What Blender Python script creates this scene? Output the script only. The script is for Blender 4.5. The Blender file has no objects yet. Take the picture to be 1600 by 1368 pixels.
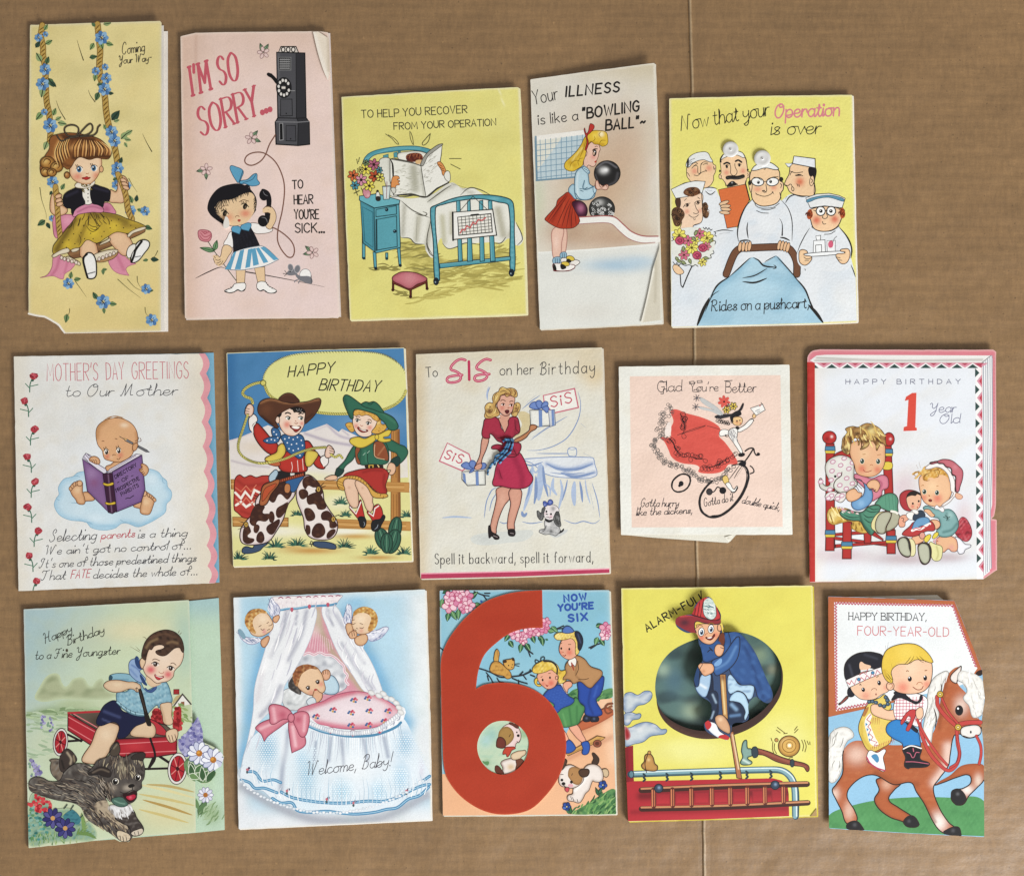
import bpy, math, random
import numpy as np
from mathutils import Vector
from mathutils.geometry import delaunay_2d_cdt
random.seed(7)
S = bpy.context.scene
COL = S.collection
# ---------------------------------------------------------------- camera, light, exposure
K, D = 0.0004, 0.85                       # metres on the board per photo pixel, camera height
cd = bpy.data.cameras.new('camera'); cam = bpy.data.objects.new('camera', cd); COL.objects.link(cam)
cam.location = (0, 0, D); cd.sensor_width = 36; cd.lens = 36 * D / (1600 * K)
cd.clip_start = 0.05; cd.clip_end = 20; S.camera = cam
W = bpy.data.worlds.new('World'); S.world = W; W.use_nodes = True
bg = W.node_tree.nodes['Background']; bg.inputs[0].default_value = (1, .945, .88, 1); bg.inputs[1].default_value = .4
def area(name, loc, target, sx, sy, power, col):
    l = bpy.data.lights.new(name, 'AREA'); l.shape = 'RECTANGLE'; l.size = sx; l.size_y = sy; l.energy = power; l.color = col
    o = bpy.data.objects.new(name, l); o.location = loc
    o.rotation_euler = (Vector(target) - Vector(loc)).to_track_quat('-Z', 'Y').to_euler(); COL.objects.link(o)
area('window_light', (1.25, -1.6, 1.12), (.05, 0, 0), .85, .75, 80, (.97, .985, 1))
vs = S.view_settings
vs.view_transform = 'Standard'; vs.look = 'None'; vs.exposure = 0; vs.gamma = 1
S.cycles.max_bounces = 5

# ---------------------------------------------------------------- materials
def lin(h):
    if not isinstance(h, str): return tuple(h)
    if len(h) == 3: h = ''.join(c * 2 for c in h)
    v = [int(h[i:i + 2], 16) / 255 for i in (0, 2, 4)]
    return tuple(c / 12.92 if c <= .04045 else ((c + .055) / 1.055) ** 2.4 for c in v)
def mat(name, rough=.7, spec=.25, fine=(900, .1), felt=None, grain=.06, lines=None, attr=True, col=None, metal=0, coat=0, alpha=0):
    m = bpy.data.materials.new(name); m.use_nodes = True; nt = m.node_tree; N = nt.nodes; Lk = nt.links
    b = N['Principled BSDF']; b.inputs['Roughness'].default_value = rough; b.inputs['Specular IOR Level'].default_value = spec
    b.inputs['Metallic'].default_value = metal; b.inputs['Coat Weight'].default_value = coat; b.inputs['Transmission Weight'].default_value = alpha
    g = N.new('ShaderNodeNewGeometry')
    def noise(scale, detail=3, rgh=.6, vec=None):
        n = N.new('ShaderNodeTexNoise'); n.inputs['Scale'].default_value = scale; n.inputs['Detail'].default_value = detail
        n.inputs['Roughness'].default_value = rgh; Lk.new(vec or g.outputs['Position'], n.inputs['Vector']); return n.outputs[0]
    def ramp(x, a, b_, lo, hi):
        r = N.new('ShaderNodeMapRange'); Lk.new(x, r.inputs[0])
        for i, v in enumerate((a, b_, lo, hi)): r.inputs[i + 1].default_value = v
        return r.outputs[0]
    def math_(op, a, c):
        k = N.new('ShaderNodeMath'); k.operation = op
        for i, v in enumerate((a, c)):
            if isinstance(v, (int, float)): k.inputs[i].default_value = v
            else: Lk.new(v, k.inputs[i])
        return k.outputs[0]
    def scaled(v):
        k = N.new('ShaderNodeVectorMath'); k.operation = 'MULTIPLY'; Lk.new(g.outputs['Position'], k.inputs[0]); k.inputs[1].default_value = v; return k.outputs[0]
    if attr:
        a = N.new('ShaderNodeAttribute'); a.attribute_name = 'Col'; c0 = a.outputs['Color']
    else:
        r = N.new('ShaderNodeRGB'); r.outputs[0].default_value = (*lin(col), 1); c0 = r.outputs[0]
    f = ramp(noise(2600, 3, .75), .3, .7, 1 - grain, 1 + grain)
    f = math_('MULTIPLY', f, ramp(noise(45, 3), .3, .7, 1 - grain * .5, 1 + grain * .5))
    f = math_('MULTIPLY', f, ramp(noise(1100, 3, .7), .3, .7, 1 - grain * .8, 1 + grain * .8)); f = math_('MULTIPLY', f, ramp(noise(700, 2, .5), .74, .8, 1, 1 + grain * 1.6))
    h = noise(fine[0], 4, .6); hs = fine[1]
    if lines:          # corrugated board: flute lines across, fibres, specks
        w = noise(1, 2, .5, scaled((14, 175, 1)))
        f = math_('MULTIPLY', f, ramp(w, .3, .7, .95, 1.05))
        f = math_('MULTIPLY', f, ramp(noise(1, 3, .6, scaled((420, 130, 1))), .3, .7, .88, 1.1))
        f = math_('MULTIPLY', f, ramp(noise(1, 3, .6, scaled((90, 700, 1))), .3, .7, .92, 1.07))
        f = math_('MULTIPLY', f, ramp(noise(6, 5, .65), .3, .7, .9, 1.08)); f = math_('MULTIPLY', f, ramp(noise(1, 2, .5, scaled((260, 40, 1))), .66, .78, 1, 1.1)); f = math_('MULTIPLY', f, ramp(noise(23, 2, .5), .24, .32, .8, 1))
        f = math_('MULTIPLY', f, ramp(noise(520, 1, .4), .22, .27, .55, 1))
        f = math_('MULTIPLY', f, ramp(noise(330, 1, .4), .76, .80, 1, 1.35))
        wv = N.new('ShaderNodeTexWave'); wv.bands_direction = 'Y'; wv.inputs['Scale'].default_value = 50; wv.inputs['Distortion'].default_value = 2
        wv.inputs['Detail'].default_value = 2; wv.inputs['Detail Scale'].default_value = .4; Lk.new(g.outputs['Position'], wv.inputs['Vector'])
        f = math_('MULTIPLY', f, ramp(wv.outputs['Fac'], 0, 1, .955, 1.03))
        h = math_('ADD', math_('MULTIPLY', h, .5), math_('MULTIPLY', wv.outputs['Fac'], .13))
    if felt:
        v = N.new('ShaderNodeTexVoronoi'); v.inputs['Scale'].default_value = felt; v.feature = 'SMOOTH_F1'; Lk.new(g.outputs['Position'], v.inputs['Vector'])
        h = math_('ADD', math_('MULTIPLY', h, .35), math_('MULTIPLY', v.outputs[0], 1.2)); hs *= .9
    mx = N.new('ShaderNodeVectorMath'); mx.operation = 'SCALE'; Lk.new(c0, mx.inputs[0]); Lk.new(f, mx.inputs['Scale'])
    Lk.new(mx.outputs[0], b.inputs['Base Color'])
    h = math_('ADD', h, math_('MULTIPLY', noise(28, 2), 9))           # slow waviness of old paper
    bp = N.new('ShaderNodeBump'); bp.inputs['Strength'].default_value = hs; bp.inputs['Distance'].default_value = .0006
    Lk.new(h, bp.inputs['Height']); Lk.new(bp.outputs[0], b.inputs['Normal'])
    return m
M = dict(paper=mat('printed_paper', grain=.075), felt=mat('felt_finish_paper', felt=620, fine=(900, .12), grain=.07), laid=mat('laid_paper', felt=900, fine=(1400, .08), rough=.8, grain=.07), gloss=mat('coated_paper', rough=.45, spec=.35, fine=(500, .05), grain=.06),
         hide=mat('embossed_paper', felt=420, fine=(700, .25)),
         board=mat('corrugated_board', rough=.42, spec=.85, fine=(500, .3), grain=.13, lines=1),
         disc=mat('pearly_plastic', rough=.28, spec=.6, attr=False, col='d8d8d6', grain=.02, fine=(60, .05), coat=.6),
         gem=mat('clear_plastic', rough=.15, spec=.7, attr=False, col='e6e2da', grain=.02, fine=(60, .05), coat=1),
         cord=mat('twisted_cord', rough=.8, spec=.2, fine=(1800, .4), grain=.2))

# ---------------------------------------------------------------- print engine: every shape is real geometry lying on its card
class B: pass                              # current state
B.fr = (0, 0, 1); B.out = None; B.tn = 0; B.txt = 0
def F(x0, y0, x1, y1):
    B.fr = (x0, y0, min(1600 / (x1 - x0), 1368 / (y1 - y0)))
def world(px, py, z):
    f = (D - z) / D * K
    return ((px - 800) * f, (684 - py) * f, z)
def pts(s, closed=True, sm=1):
    """'x y x y ...' in frame pixels, c after a point = sharp corner -> photo pixels, Catmull-Rom smoothed"""
    if isinstance(s, str):
        p, cn = [], []
        t = s.split()
        for i in range(0, len(t) - 1, 2):
            y = t[i + 1]; c = y[-1] == 'c'
            if c: y = y[:-1]
            p.append((float(t[i]), float(y))); cn.append(c)
    else: p = [tuple(q) for q in s]; cn = [False] * len(p)
    ox, oy, sc = B.fr
    p = [(ox + x / sc, oy + y / sc) for x, y in p]
    return spline(p, cn, closed) if sm and len(p) > 2 else p
def spline(p, cn, closed):
    n = len(p); out = []; p = [np.array(q) for q in p]
    def un(v):
        l = math.hypot(*v); return v / l if l > 1e-9 else v * 0
    tan = []
    for i in range(n):
        a = p[i - 1] if (closed or i > 0) else p[i]; b = p[(i + 1) % n] if (closed or i < n - 1) else p[i]
        tan.append(un(b - a))
    for i in range(n if closed else n - 1):
        a, b = p[i], p[(i + 1) % n]; d = b - a; L = math.hypot(*d)
        if L < 1e-6: continue
        ta = un(d) if cn[i] else tan[i]; tb = un(d) if cn[(i + 1) % n] else tan[(i + 1) % n]
        k = max(2, min(9, int(L / 1.6) + 1))
        if cn[i] and cn[(i + 1) % n]: k = 1
        for j in range(k):
            t = j / k; t2, t3 = t * t, t ** 3
            out.append(tuple((2*t3-3*t2+1)*a + (t3-2*t2+t)*L*ta + (-2*t3+3*t2)*b + (t3-t2)*L*tb))
    if not closed: out.append(tuple(p[-1]))
    return out
def inside(poly, q):
    x, y = q[:, 0], q[:, 1]; r = np.zeros(len(q), bool); P_ = np.array(poly); n = len(P_)
    for i in range(n):
        (x1, y1), (x2, y2) = P_[i], P_[i - 1]
        if y1 == y2: continue
        r ^= ((y1 > y) != (y2 > y)) & (x < (x2 - x1) * (y - y1) / (y2 - y1) + x1)
    return r
def segdist(q, pl):
    d = np.full(len(q), 1e9)
    for a, b in zip(pl[:-1], pl[1:]):
        a = np.array(a); b = np.array(b); ab = b - a; L = (ab ** 2).sum() or 1e-9
        t = np.clip(((q - a) @ ab) / L, 0, 1); d = np.minimum(d, np.hypot(*(q - a - t[:, None] * ab).T))
    return d
def tri(poly, step=0, clip=None, holes=()):
    faces = [list(range(len(poly)))]; v = list(poly)
    if clip: faces.append(list(range(len(v), len(v) + len(clip)))); v += clip
    for h in holes:
        faces.append(list(range(len(v), len(v) + len(h)))); v += list(h)
    if step:
        a = np.array(poly); x0, y0 = a.min(0); x1, y1 = a.max(0)
        if clip: ca = np.array(clip); x0, y0 = max(x0, ca[:, 0].min()), max(y0, ca[:, 1].min()); x1, y1 = min(x1, ca[:, 0].max()), min(y1, ca[:, 1].max())
        gx, gy = np.meshgrid(np.arange(x0 + step / 2, x1, step), np.arange(y0 + step / 2, y1, step))
        gx = gx + (np.arange(gx.shape[0]) % 2)[:, None] * step / 2
        q = np.c_[gx.ravel(), gy.ravel()]
        if len(q): q = q[inside(poly, q)]
        v += [tuple(t) for t in q]
    r = delaunay_2d_cdt([Vector(t) for t in v], [], faces, 1, 1e-5)
    fs = r[2]
    vv = np.array([tuple(t) for t in r[0]])
    if (clip or holes) and len(fs):
        c = np.array([vv[list(f)].mean(0) for f in fs]); k = inside(poly, c)
        if clip: k &= inside(clip, c)
        for h in holes: k &= ~inside(h, c)
        fs = [f for f, q in zip(fs, k) if q]
    return vv, fs
def shade(q, col, sh, poly=None):
    c = np.tile(np.array(lin(col)), (len(q), 1)); ox, oy, sc = B.fr
    for s in sh:
        if s[0] == 'l':                     # soft band along a line: ('l', pts, r, col, a)
            d = segdist(q, pts(s[1], False)) / (s[2] / sc); cc, a = s[3], s[4]
        elif s[0] == 'e':                   # soft rim along the shape's own edge: ('e', r, col, a)
            d = segdist(q, list(poly) + [poly[0]]) / (s[1] / sc); cc, a = s[2], s[3]
        elif s[0] == 'n':                   # mottling: ('n', size, col, a, seed)
            rs = np.random.RandomState(s[4]); v = 0
            for k in range(7):
                w = rs.uniform(-1, 1, 2) * 6.28 / (s[1] / sc); v = v + np.sin(q @ w + rs.uniform(0, 6.28))
            d = None; wt = np.clip(v / 3.5, 0, 1) * s[3]; cc = s[2]
        elif s[0] == 'g':                   # ramp from one point to another: ('g', x0,y0,x1,y1,col,a)
            a0 = np.array([ox + s[1] / sc, oy + s[2] / sc]); a1 = np.array([ox + s[3] / sc, oy + s[4] / sc]); v = a1 - a0
            t = np.clip((q - a0) @ v / (v @ v), 0, 1); wt = t * t * (3 - 2 * t) * s[6]; d = None; cc = s[5]
        else:
            x, y = s[0], s[1]; rx = s[2]; ry = s[3] if len(s) == 6 else rx; cc, a = s[-2], s[-1]
            d = np.hypot((q[:, 0] - ox - x / sc) / (rx / sc), (q[:, 1] - oy - y / sc) / (ry / sc))
        if d is not None: wt = a * np.exp(-(d * 1.35) ** 2.2)
        c += (np.array(lin(cc)) - c) * wt[:, None]
    return c
class Buf:
    def __init__(s): s.v, s.f, s.c, s.n = [], [], [], 0
    def add(s, v, f, c):
        o = s.n; s.v.append(np.asarray(v, float)); s.c.append(np.asarray(c, float)); s.f += [tuple(i + o for i in t) for t in f]; s.n += len(v)
def link(name, buf, m, parent=None, root=None):
    me = bpy.data.meshes.new(name); v = np.concatenate(buf.v)
    if root is not None: v = v - np.array(root.location)
    me.from_pydata([tuple(t) for t in v], [], buf.f); a = me.color_attributes.new('Col', 'FLOAT_COLOR', 'POINT')
    c = np.concatenate(buf.c); a.data.foreach_set('color', np.c_[np.clip(c, 0, 1), np.ones(len(c))].astype(np.float32).ravel())
    me.materials.append(m); me.update()
    o = bpy.data.objects.new(name, me); COL.objects.link(o); o.parent = parent
    return o
def zof(x, y): return B.z[0] + B.z[1] * x + B.z[2] * y
STEP = 1.5e-6
def layer(boxes):
    """stacking: one step above whatever ink already lies there"""
    H, (x0, y0) = B.occ; k = 0; sl = []
    for a, b, c, d in boxes:
        i0, i1 = int((a - x0) / 2), int((c - x0) / 2) + 1; j0, j1 = int((b - y0) / 2), int((d - y0) / 2) + 1
        s = H[max(j0, 0):max(j1, 1), max(i0, 0):max(i1, 1)]; sl.append(s)
        if s.size: k = max(k, int(s.max()))
    for s in sl: s[...] = k + 1
    return k + 1
def put(v2, fs, c, z=None, g=None, lay=None):
    b = B.groups.setdefault(g or B.g, Buf())
    v2 = np.asarray(v2)
    if z is None: z = 0
    zz = B.z[0] + B.z[1] * v2[:, 0] + B.z[2] * v2[:, 1] + lay * STEP + z
    f = (D - zz) / D * K
    v = np.c_[(v2[:, 0] - 800) * f, (684 - v2[:, 1]) * f, zz]
    out = []
    for t in fs:                            # faces look up
        a, b_, c_ = v2[t[0]], v2[t[1]], v2[t[2]]
        out.append(t if (b_[0]-a[0])*(c_[1]-a[1]) - (b_[1]-a[1])*(c_[0]-a[0]) < 0 else t[::-1])
    b.add(v, out, c)
def bbox(p):
    a = np.array(p); return (*a.min(0), *a.max(0))
def P(s, col, sh=(), o=None, clip=False, sm=1, step=0, holes=(), g=None):
    """filled shape; sh = airbrushed tones printed in it, o = (colour, width) outline"""
    p = pts(s, True, sm)
    if len(p) < 3: return
    if sh and not step:
        bb = bbox(p); step = max(1.3, min(4, math.sqrt(max(1, (bb[2]-bb[0])*(bb[3]-bb[1]))) / 30))
    if B.out and not inside(B.out, np.array(p)).all(): clip = True
    v, f = tri(p, step, B.out if clip else None, [pts(h, True, sm) for h in holes])
    if not len(f): return
    c = shade(v, col, sh, p) if sh else np.tile(lin(col), (len(v), 1))
    put(v, f, c, lay=layer([bbox(v)]), g=g)
    if o: stroke(p + [p[0]], o[0], o[1] / B.fr[2], g=g)
    return p
def E(x, y, rx, ry, col, sh=(), o=None, rot=0, g=None, clip=False):
    n = max(8, min(40, int(max(rx, ry) / B.fr[2] * 2.2) + 6)); cr, sr = math.cos(math.radians(rot)), math.sin(math.radians(rot)); q = []
    for i in range(n):
        a = i * 2 * math.pi / n; u, w = rx * math.cos(a), ry * math.sin(a); q.append((x + u * cr - w * sr, y + u * sr + w * cr))
    return P(q, col, sh, o, clip, False, g=g)
def stroke(p, col, w, taper=0, cal=None, g=None):
    p = [q for i, q in enumerate(p) if i == 0 or math.hypot(q[0]-p[i-1][0], q[1]-p[i-1][1]) > .05]
    if B.out and len(p) > 1:                # ink stops at the edge of the card
        ok = inside(B.out, np.array(p))
        if not ok.all():
            best, i = (0, 0), 0
            while i < len(p):
                j = i
                while j < len(p) and ok[j]: j += 1
                if j - i > best[1] - best[0]: best = (i, j)
                i = j + 1
            p = p[best[0]:best[1]]
    n = len(p)
    if n < 2: return
    w = max(w * 1.18, .95) if not B.txt else max(w * .96, .72)
    a = np.array(p); d = np.diff(a, axis=0); l = np.hypot(*d.T); d = d / l[:, None]
    clo = math.hypot(*(a[0] - a[-1])) < .3
    nr = np.zeros((n, 2)); nr[:-1] += np.c_[-d[:, 1], d[:, 0]]; nr[1:] += np.c_[-d[:, 1], d[:, 0]]
    if clo: nr[0] = nr[-1] = nr[0] + nr[-1]
    L = np.hypot(*nr.T); L[L < 1e-6] = 1; nr = nr / L[:, None]; mit = np.clip(2 / np.maximum(L, .9), 1, 1.5); mit[[0, -1]] = 1
    t = np.r_[0, np.cumsum(l)] / l.sum(); ww = np.full(n, w / 2)
    if taper == 1: ww *= 1 - .8 * t
    elif taper == 2: ww *= .2 + .8 * np.sin(np.pi * np.clip(t, 0, 1)) ** .6
    elif taper == 3: ww *= .2 + .8 * t
    if cal: tg = np.abs(np.c_[nr[:, 0]])[:, 0]; ww *= cal + (1 - cal) * tg ** 1.5
    hw = (ww * mit)[:, None]; A, Bq = a + nr * hw, a - nr * hw
    v = [*A, *Bq]; f = [(i, i + 1, n + i + 1, n + i) for i in range(n - 1)]
    z = list(np.arange(n) * min(.04e-6, 1e-6 / n)) * 2
    if not clo and not taper and w > .7:   # round ends
        for e, sg in ((0, -1), (n - 1, 1)):
            dd = (d[0] if e == 0 else d[-1]) * sg; k0 = len(v); c_ = a[e]
            for an in (-45, 0, 45):
                r = math.radians(an); v.append(c_ + ww[e] * np.array([dd[0]*math.cos(r) - dd[1]*math.sin(r), dd[0]*math.sin(r) + dd[1]*math.cos(r)])); z.append(z[e])
            q = (A[e] - a[e]) @ np.array([-dd[1], dd[0]])
            f.append((e, k0 + 2, k0 + 1, k0, n + e) if q > 0 else (n + e, k0 + 2, k0 + 1, k0, e))
    bx = [(min(p[i][0], p[i+1][0]) - w/2, min(p[i][1], p[i+1][1]) - w/2, max(p[i][0], p[i+1][0]) + w/2, max(p[i][1], p[i+1][1]) + w/2) for i in range(n - 1)]
    put(np.array(v), f, np.tile(lin(col), (len(v), 1)), z=np.array(z), lay=layer(bx), g=g)
def L(s, col, w, taper=0, sm=1, closed=False, cal=None, g=None):
    for q in (s.split('/') if isinstance(s, str) else [s]):
        p = pts(q, closed, sm)
        if closed: p = p + [p[0]]
        stroke(p, col, w / B.fr[2], taper, cal, g)
R = random.Random(3)
def inpoly(s, n, seed=1, sm=1):
    """n random frame points inside an outline"""
    p = pts(s, True, sm); a = np.array(p); rs = np.random.RandomState(seed); ox, oy, sc = B.fr; out = []
    while len(out) < n:
        q = rs.uniform(a.min(0), a.max(0), (n * 3, 2)); q = q[inside(p, q)]; out += [tuple(t) for t in q]
        if not len(q): break
    return [((x - ox) * sc, (y - oy) * sc) for x, y in out[:n]]
def hatch(s, n, ang, ln, cols, w, seed=1, curve=.15, jit=15, taper=2):
    """short brush strokes inside an outline (fur, hair, shading)"""
    r = random.Random(seed)
    for x, y in inpoly(s, n, seed):
        a = (ang(x, y) if callable(ang) else ang) + r.uniform(-jit, jit); l = ln * r.uniform(.6, 1.3); a = math.radians(a)
        dx, dy = math.cos(a) * l / 2, math.sin(a) * l / 2; k = r.uniform(-curve, curve) * 2
        L([(x - dx, y - dy), (x - dy * k, y + dx * k), (x + dx, y + dy)], r.choice(cols), w * r.uniform(.7, 1.3), taper)
def petal(x, y, a, l, w, col, sh=(), o=None):
    a = math.radians(a); c, s_ = math.cos(a), math.sin(a)
    q = [(0, 0), (.35, -.42), (.75, -.5), (1, 0), (.75, .5), (.35, .42)]
    P([(x + u * l * c - v * w * s_, y + u * l * s_ + v * w * c) for u, v in q], col, sh, o)
def leaf(x, y, a, l, w, col, o=None, vein=None):
    a_ = math.radians(a); c, s_ = math.cos(a_), math.sin(a_)
    T_ = lambda u, v: (x + u * l * c - v * w * s_, y + u * l * s_ + v * w * c)
    q = [T_(0, 0), T_(.3, -.45), T_(.65, -.35), T_(1, 0), T_(.65, .35), T_(.3, .45)]
    P(' '.join('%.1f %.1f%s' % (u, v, 'c' if i in (0, 3) else '') for i, (u, v) in enumerate(q)), col, (), o)
    if vein: L([T_(.05, 0), T_(.9, 0)], vein, w * .13)
def flower(x, y, r, cols, cc, n=5, rot=0, pw=.55, o=None, sq=1, dark=None, cr=.22):
    for i in range(n):
        a = rot + i * 360 / n; l = r * (1 if sq == 1 else math.hypot(math.cos(math.radians(a)), sq * math.sin(math.radians(a))))
        petal(x, y, a, l, r * pw, cols[i % len(cols)], (), o)
        if dark: L([(x + l * .15 * math.cos(math.radians(a)), y + l * .15 * math.sin(math.radians(a))), (x + l * .55 * math.cos(math.radians(a)), y + l * .55 * math.sin(math.radians(a)))], dark, r * .16, 1)
    E(x, y, r * cr, r * cr, cc)
def scribble(x, y, r, n, col, w, seed=0):
    q = random.Random(seed); L([(x + q.uniform(-r, r), y + q.uniform(-r, r)) for _ in range(n)], col, w)

# ---------------------------------------------------------------- hand lettering (strokes on a 14 unit cap height)
def G_(t): return {l[0]: l[1:].strip() for l in t.strip().split('\n')}
CAP = G_('''
A0,0 4,14 8,0|1.4,4.6 6.6,4.6
B0,0 0,14|s0,14 6,13 6,8.5 0,7.4|s0,7.4 7.5,6.2 7.2,.8 0,0
Cs7.5,11.5 4.5,14 1,11.5 0,7 1,2.5 4.5,0 7.7,2.5
D0,0 0,14|s0,14 6,12.5 8,7 6,1.5 0,0
E7,14 0,14 0,0 7,0|0,7.3 5.6,7.3
F7,14 0,14 0,0|0,7.3 5.5,7.3
Gs7.5,11.5 4.5,14 1,11.5 0,7 1,2.5 4.5,0 7.5,2.5 7.8,6.4c 4.6,6.4
H0,0 0,14|7,0 7,14|0,7 7,7
I0,0 0,14
Js5,14 5,3.5 3,0 0,2
K0,0 0,14|7,14 0,6|2.2,8.2 7.4,0
L0,14 0,0 6,0
M0,0 .8,14 5,4 9.2,14 10,0
N0,0 0,14 8,0 8,14
Os4.5,14 1,11.5 0,7 1,2.5 4.5,0 8,2.5 9,7 8,11.5 4.5,14
P0,0 0,14|s0,14 7,13 7,7.5 0,6.4
Qs4.5,14 1,11.5 0,7 1,2.5 4.5,0 8,2.5 9,7 8,11.5 4.5,14|5.5,4 9,-1
R0,0 0,14|s0,14 7,13 7,8 0,6.8|2.5,6.8 7.8,0
Ss6.6,12 3.6,14 .4,11.5 1.4,8.3 5.6,6 6.8,3 3.6,0 0,2.2
T0,14 8,14|4,14 4,0
Us0,14 0,3.5 3.8,0 7.6,3.5 7.6,14
V0,14 4,0 8,14
W0,14 2.8,0 5.6,11 8.4,0 11.2,14
X0,14 8,0|8,14 0,0
Y0,14 4,7 8,14|4,7 4,0
Z0,14 8,14 0,0 8,0
1.5,11 3,14 3,0
!1.5,14 .8,4|.3,.6 .4,.2
'1.2,14.4 .4,10.6
,1,1 0,-2.6
..5,0 .6,.5
-0,6.5 5,6.5
~s0,5 2,7 4,5 6,7
"0.8,15 .4,11.5|3,15 2.6,11.5
''')
LOW = G_('''
as6.6,6.4 4,8 1,6.5 0,4 1,1.2 3.5,0 6.6,3|6.9,8 6.6,3 7,0
b0,14 0,0|s0,5 3,8 6,7 6.8,4 6,1 3,0 0,2
cs6,6.8 4,8 1.3,7 0,4 1.3,1 4,0 6.3,1.4
ds6.6,6 4,8 1,6.5 0,4 1,1 4,0 6.6,2.8|7,14 6.6,3 7,0
es.4,3.8 5,4.4 6,6.4 4,8 1,6.8 0,4 1,1 3.8,0 6.5,1.6
fs5.2,12.6 3.8,14 2.2,12 2,5 2,0|0,8 4.6,8
gs6.6,6.4 4,8 1,6.5 0,4 1,1.2 4,.3 6.6,3|s7,8 6.8,0 6,-4 3.5,-5.6 1,-4
h0,14 0,0|s0,4.6 2.5,8 5,7.8 6,5 6,0
i0,8 0,0|.2,11 .3,11.6
js2,8 2,-2 1,-4.5 -1,-4.5|2,11 2,11.6
k0,14 0,0|5.5,8 0,3.2|2,4.8 6,0
l0,14 0,0
m0,8 0,0|s0,4.6 2,8 4,7.5 4.5,5 4.5,0|s4.5,4.6 6.5,8 8.5,7.5 9,5 9,0
n0,8 0,0|s0,4.6 2.5,8 5,7.8 6,5 6,0
os3.8,8 .8,6.5 0,4 1,1 3.5,0 6,1 7,4 6,6.8 3.4,8
p0,8 0,-5.5|s0,5 3,8 6,7 7,4 6,1 3,0 0,2
qs6.6,6.4 4,8 1,6.5 0,4 1,1.2 4,.3 6.6,3|7,8 6.6,-5
r0,8 0,0|s0,4.5 2,7.6 4.6,7.6
ss5.3,7 3,8 .6,6.6 1.5,4.7 4.5,3.4 5.4,1.5 3,0 0,1
ts2.2,12 2,2 3.5,0 5,.8|0,8.6 4.6,8.6
us0,8 0,3 1.5,0 4,.5 6,3.6|6,8 6,0
v0,8 3,0 6,8
w0,8 2.3,0 4.5,7 6.7,0 9,8
x0,8 6,0|6,8 0,0
ys0,8 0,4.4 2,2.4 4.5,3.4 6.2,5.4|s6.4,8 6,-1 4.5,-5 2,-5.4 .5,-3.6
z0,8 6,8 0,0 6,0
''')
SCR = dict(CAP); SCR.update(G_('''
Cs9,11 8,13.5 5,14 1.5,10 .5,4 2.5,.5 6,0 9,3
Ys0,12 1.5,14 3,12 3,8 5,6 8,9 9.5,14|s9.5,14 8,2 6,-4 3,-5 2,-3 6,1 9,3
Ws0,12.5 2,14 2.8,9 3.4,0c 7.4,12c 8,5 8.6,0c 11,8 13,14 14.4,13
Os5,14 1.5,11 0,5 2,.5 5,0 8,4 9,9 7,13.5 4.5,13 5,10.5 9,11.5
Ms0,1 1,0 2.5,6 3.5,14c 4,7 4.5,0c 7,8 9,14c 9.2,6 10,1 12,1
Ss0,2.5 2,0 6,1 7,4 5.5,6.5 3.3,8.6 3,11.5 5.5,14 7.6,12 6,9.6
Is3,9 1,11 3,14 7,13.6|s6.5,14 5,6 3.5,1.5 1,0 0,2
Ts0,11 1,13.5 5,13 10,14|s6,13.3 5,5 3.5,.5 1,0 0,2
Fs0,11 1,13.5 5,13 10,14|s6,13.3 5,5 3.5,.5 1,0 0,2|2.5,7 7.5,7.5
Bs2,0 3,7 4,13.8|s1,11 4,14 8,13.5 8,9.5 4,7.5c 8,6.5 8.5,2.5 5,0 1,1
Hs0,12 1.5,14 3,13 2.5,7 1,0|s10,14 8,7 8,1 10,.5|1.5,7 8.5,7.5
Ns0,0 1,7 2,14c 7,0c 8,8 9,14 11,13.5
Rs1,0 2,14|s0,12 4,14.5 8,13 7.5,8.5 3,7c 6,4 8,0 10,1
Gs8,12 6,14 2,12 0,6 2,.5 6,1 8,5|s5,6 8.5,6.5 8,0 7,-2
'''))
def glyph(ch, font):
    s = font.get(ch) or LOW.get(ch) or CAP.get(ch)
    if not s: return []
    out = []
    for k in s.split('|'):
        sm = k[0] == 's'; k = k[1:] if sm else k; p, cn = [], []
        for t in k.split():
            c = t[-1] == 'c'; a, b = t.rstrip('c').split(','); p.append((float(a), float(b))); cn.append(c)
        out.append((p, cn, sm))
    return out
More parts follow.
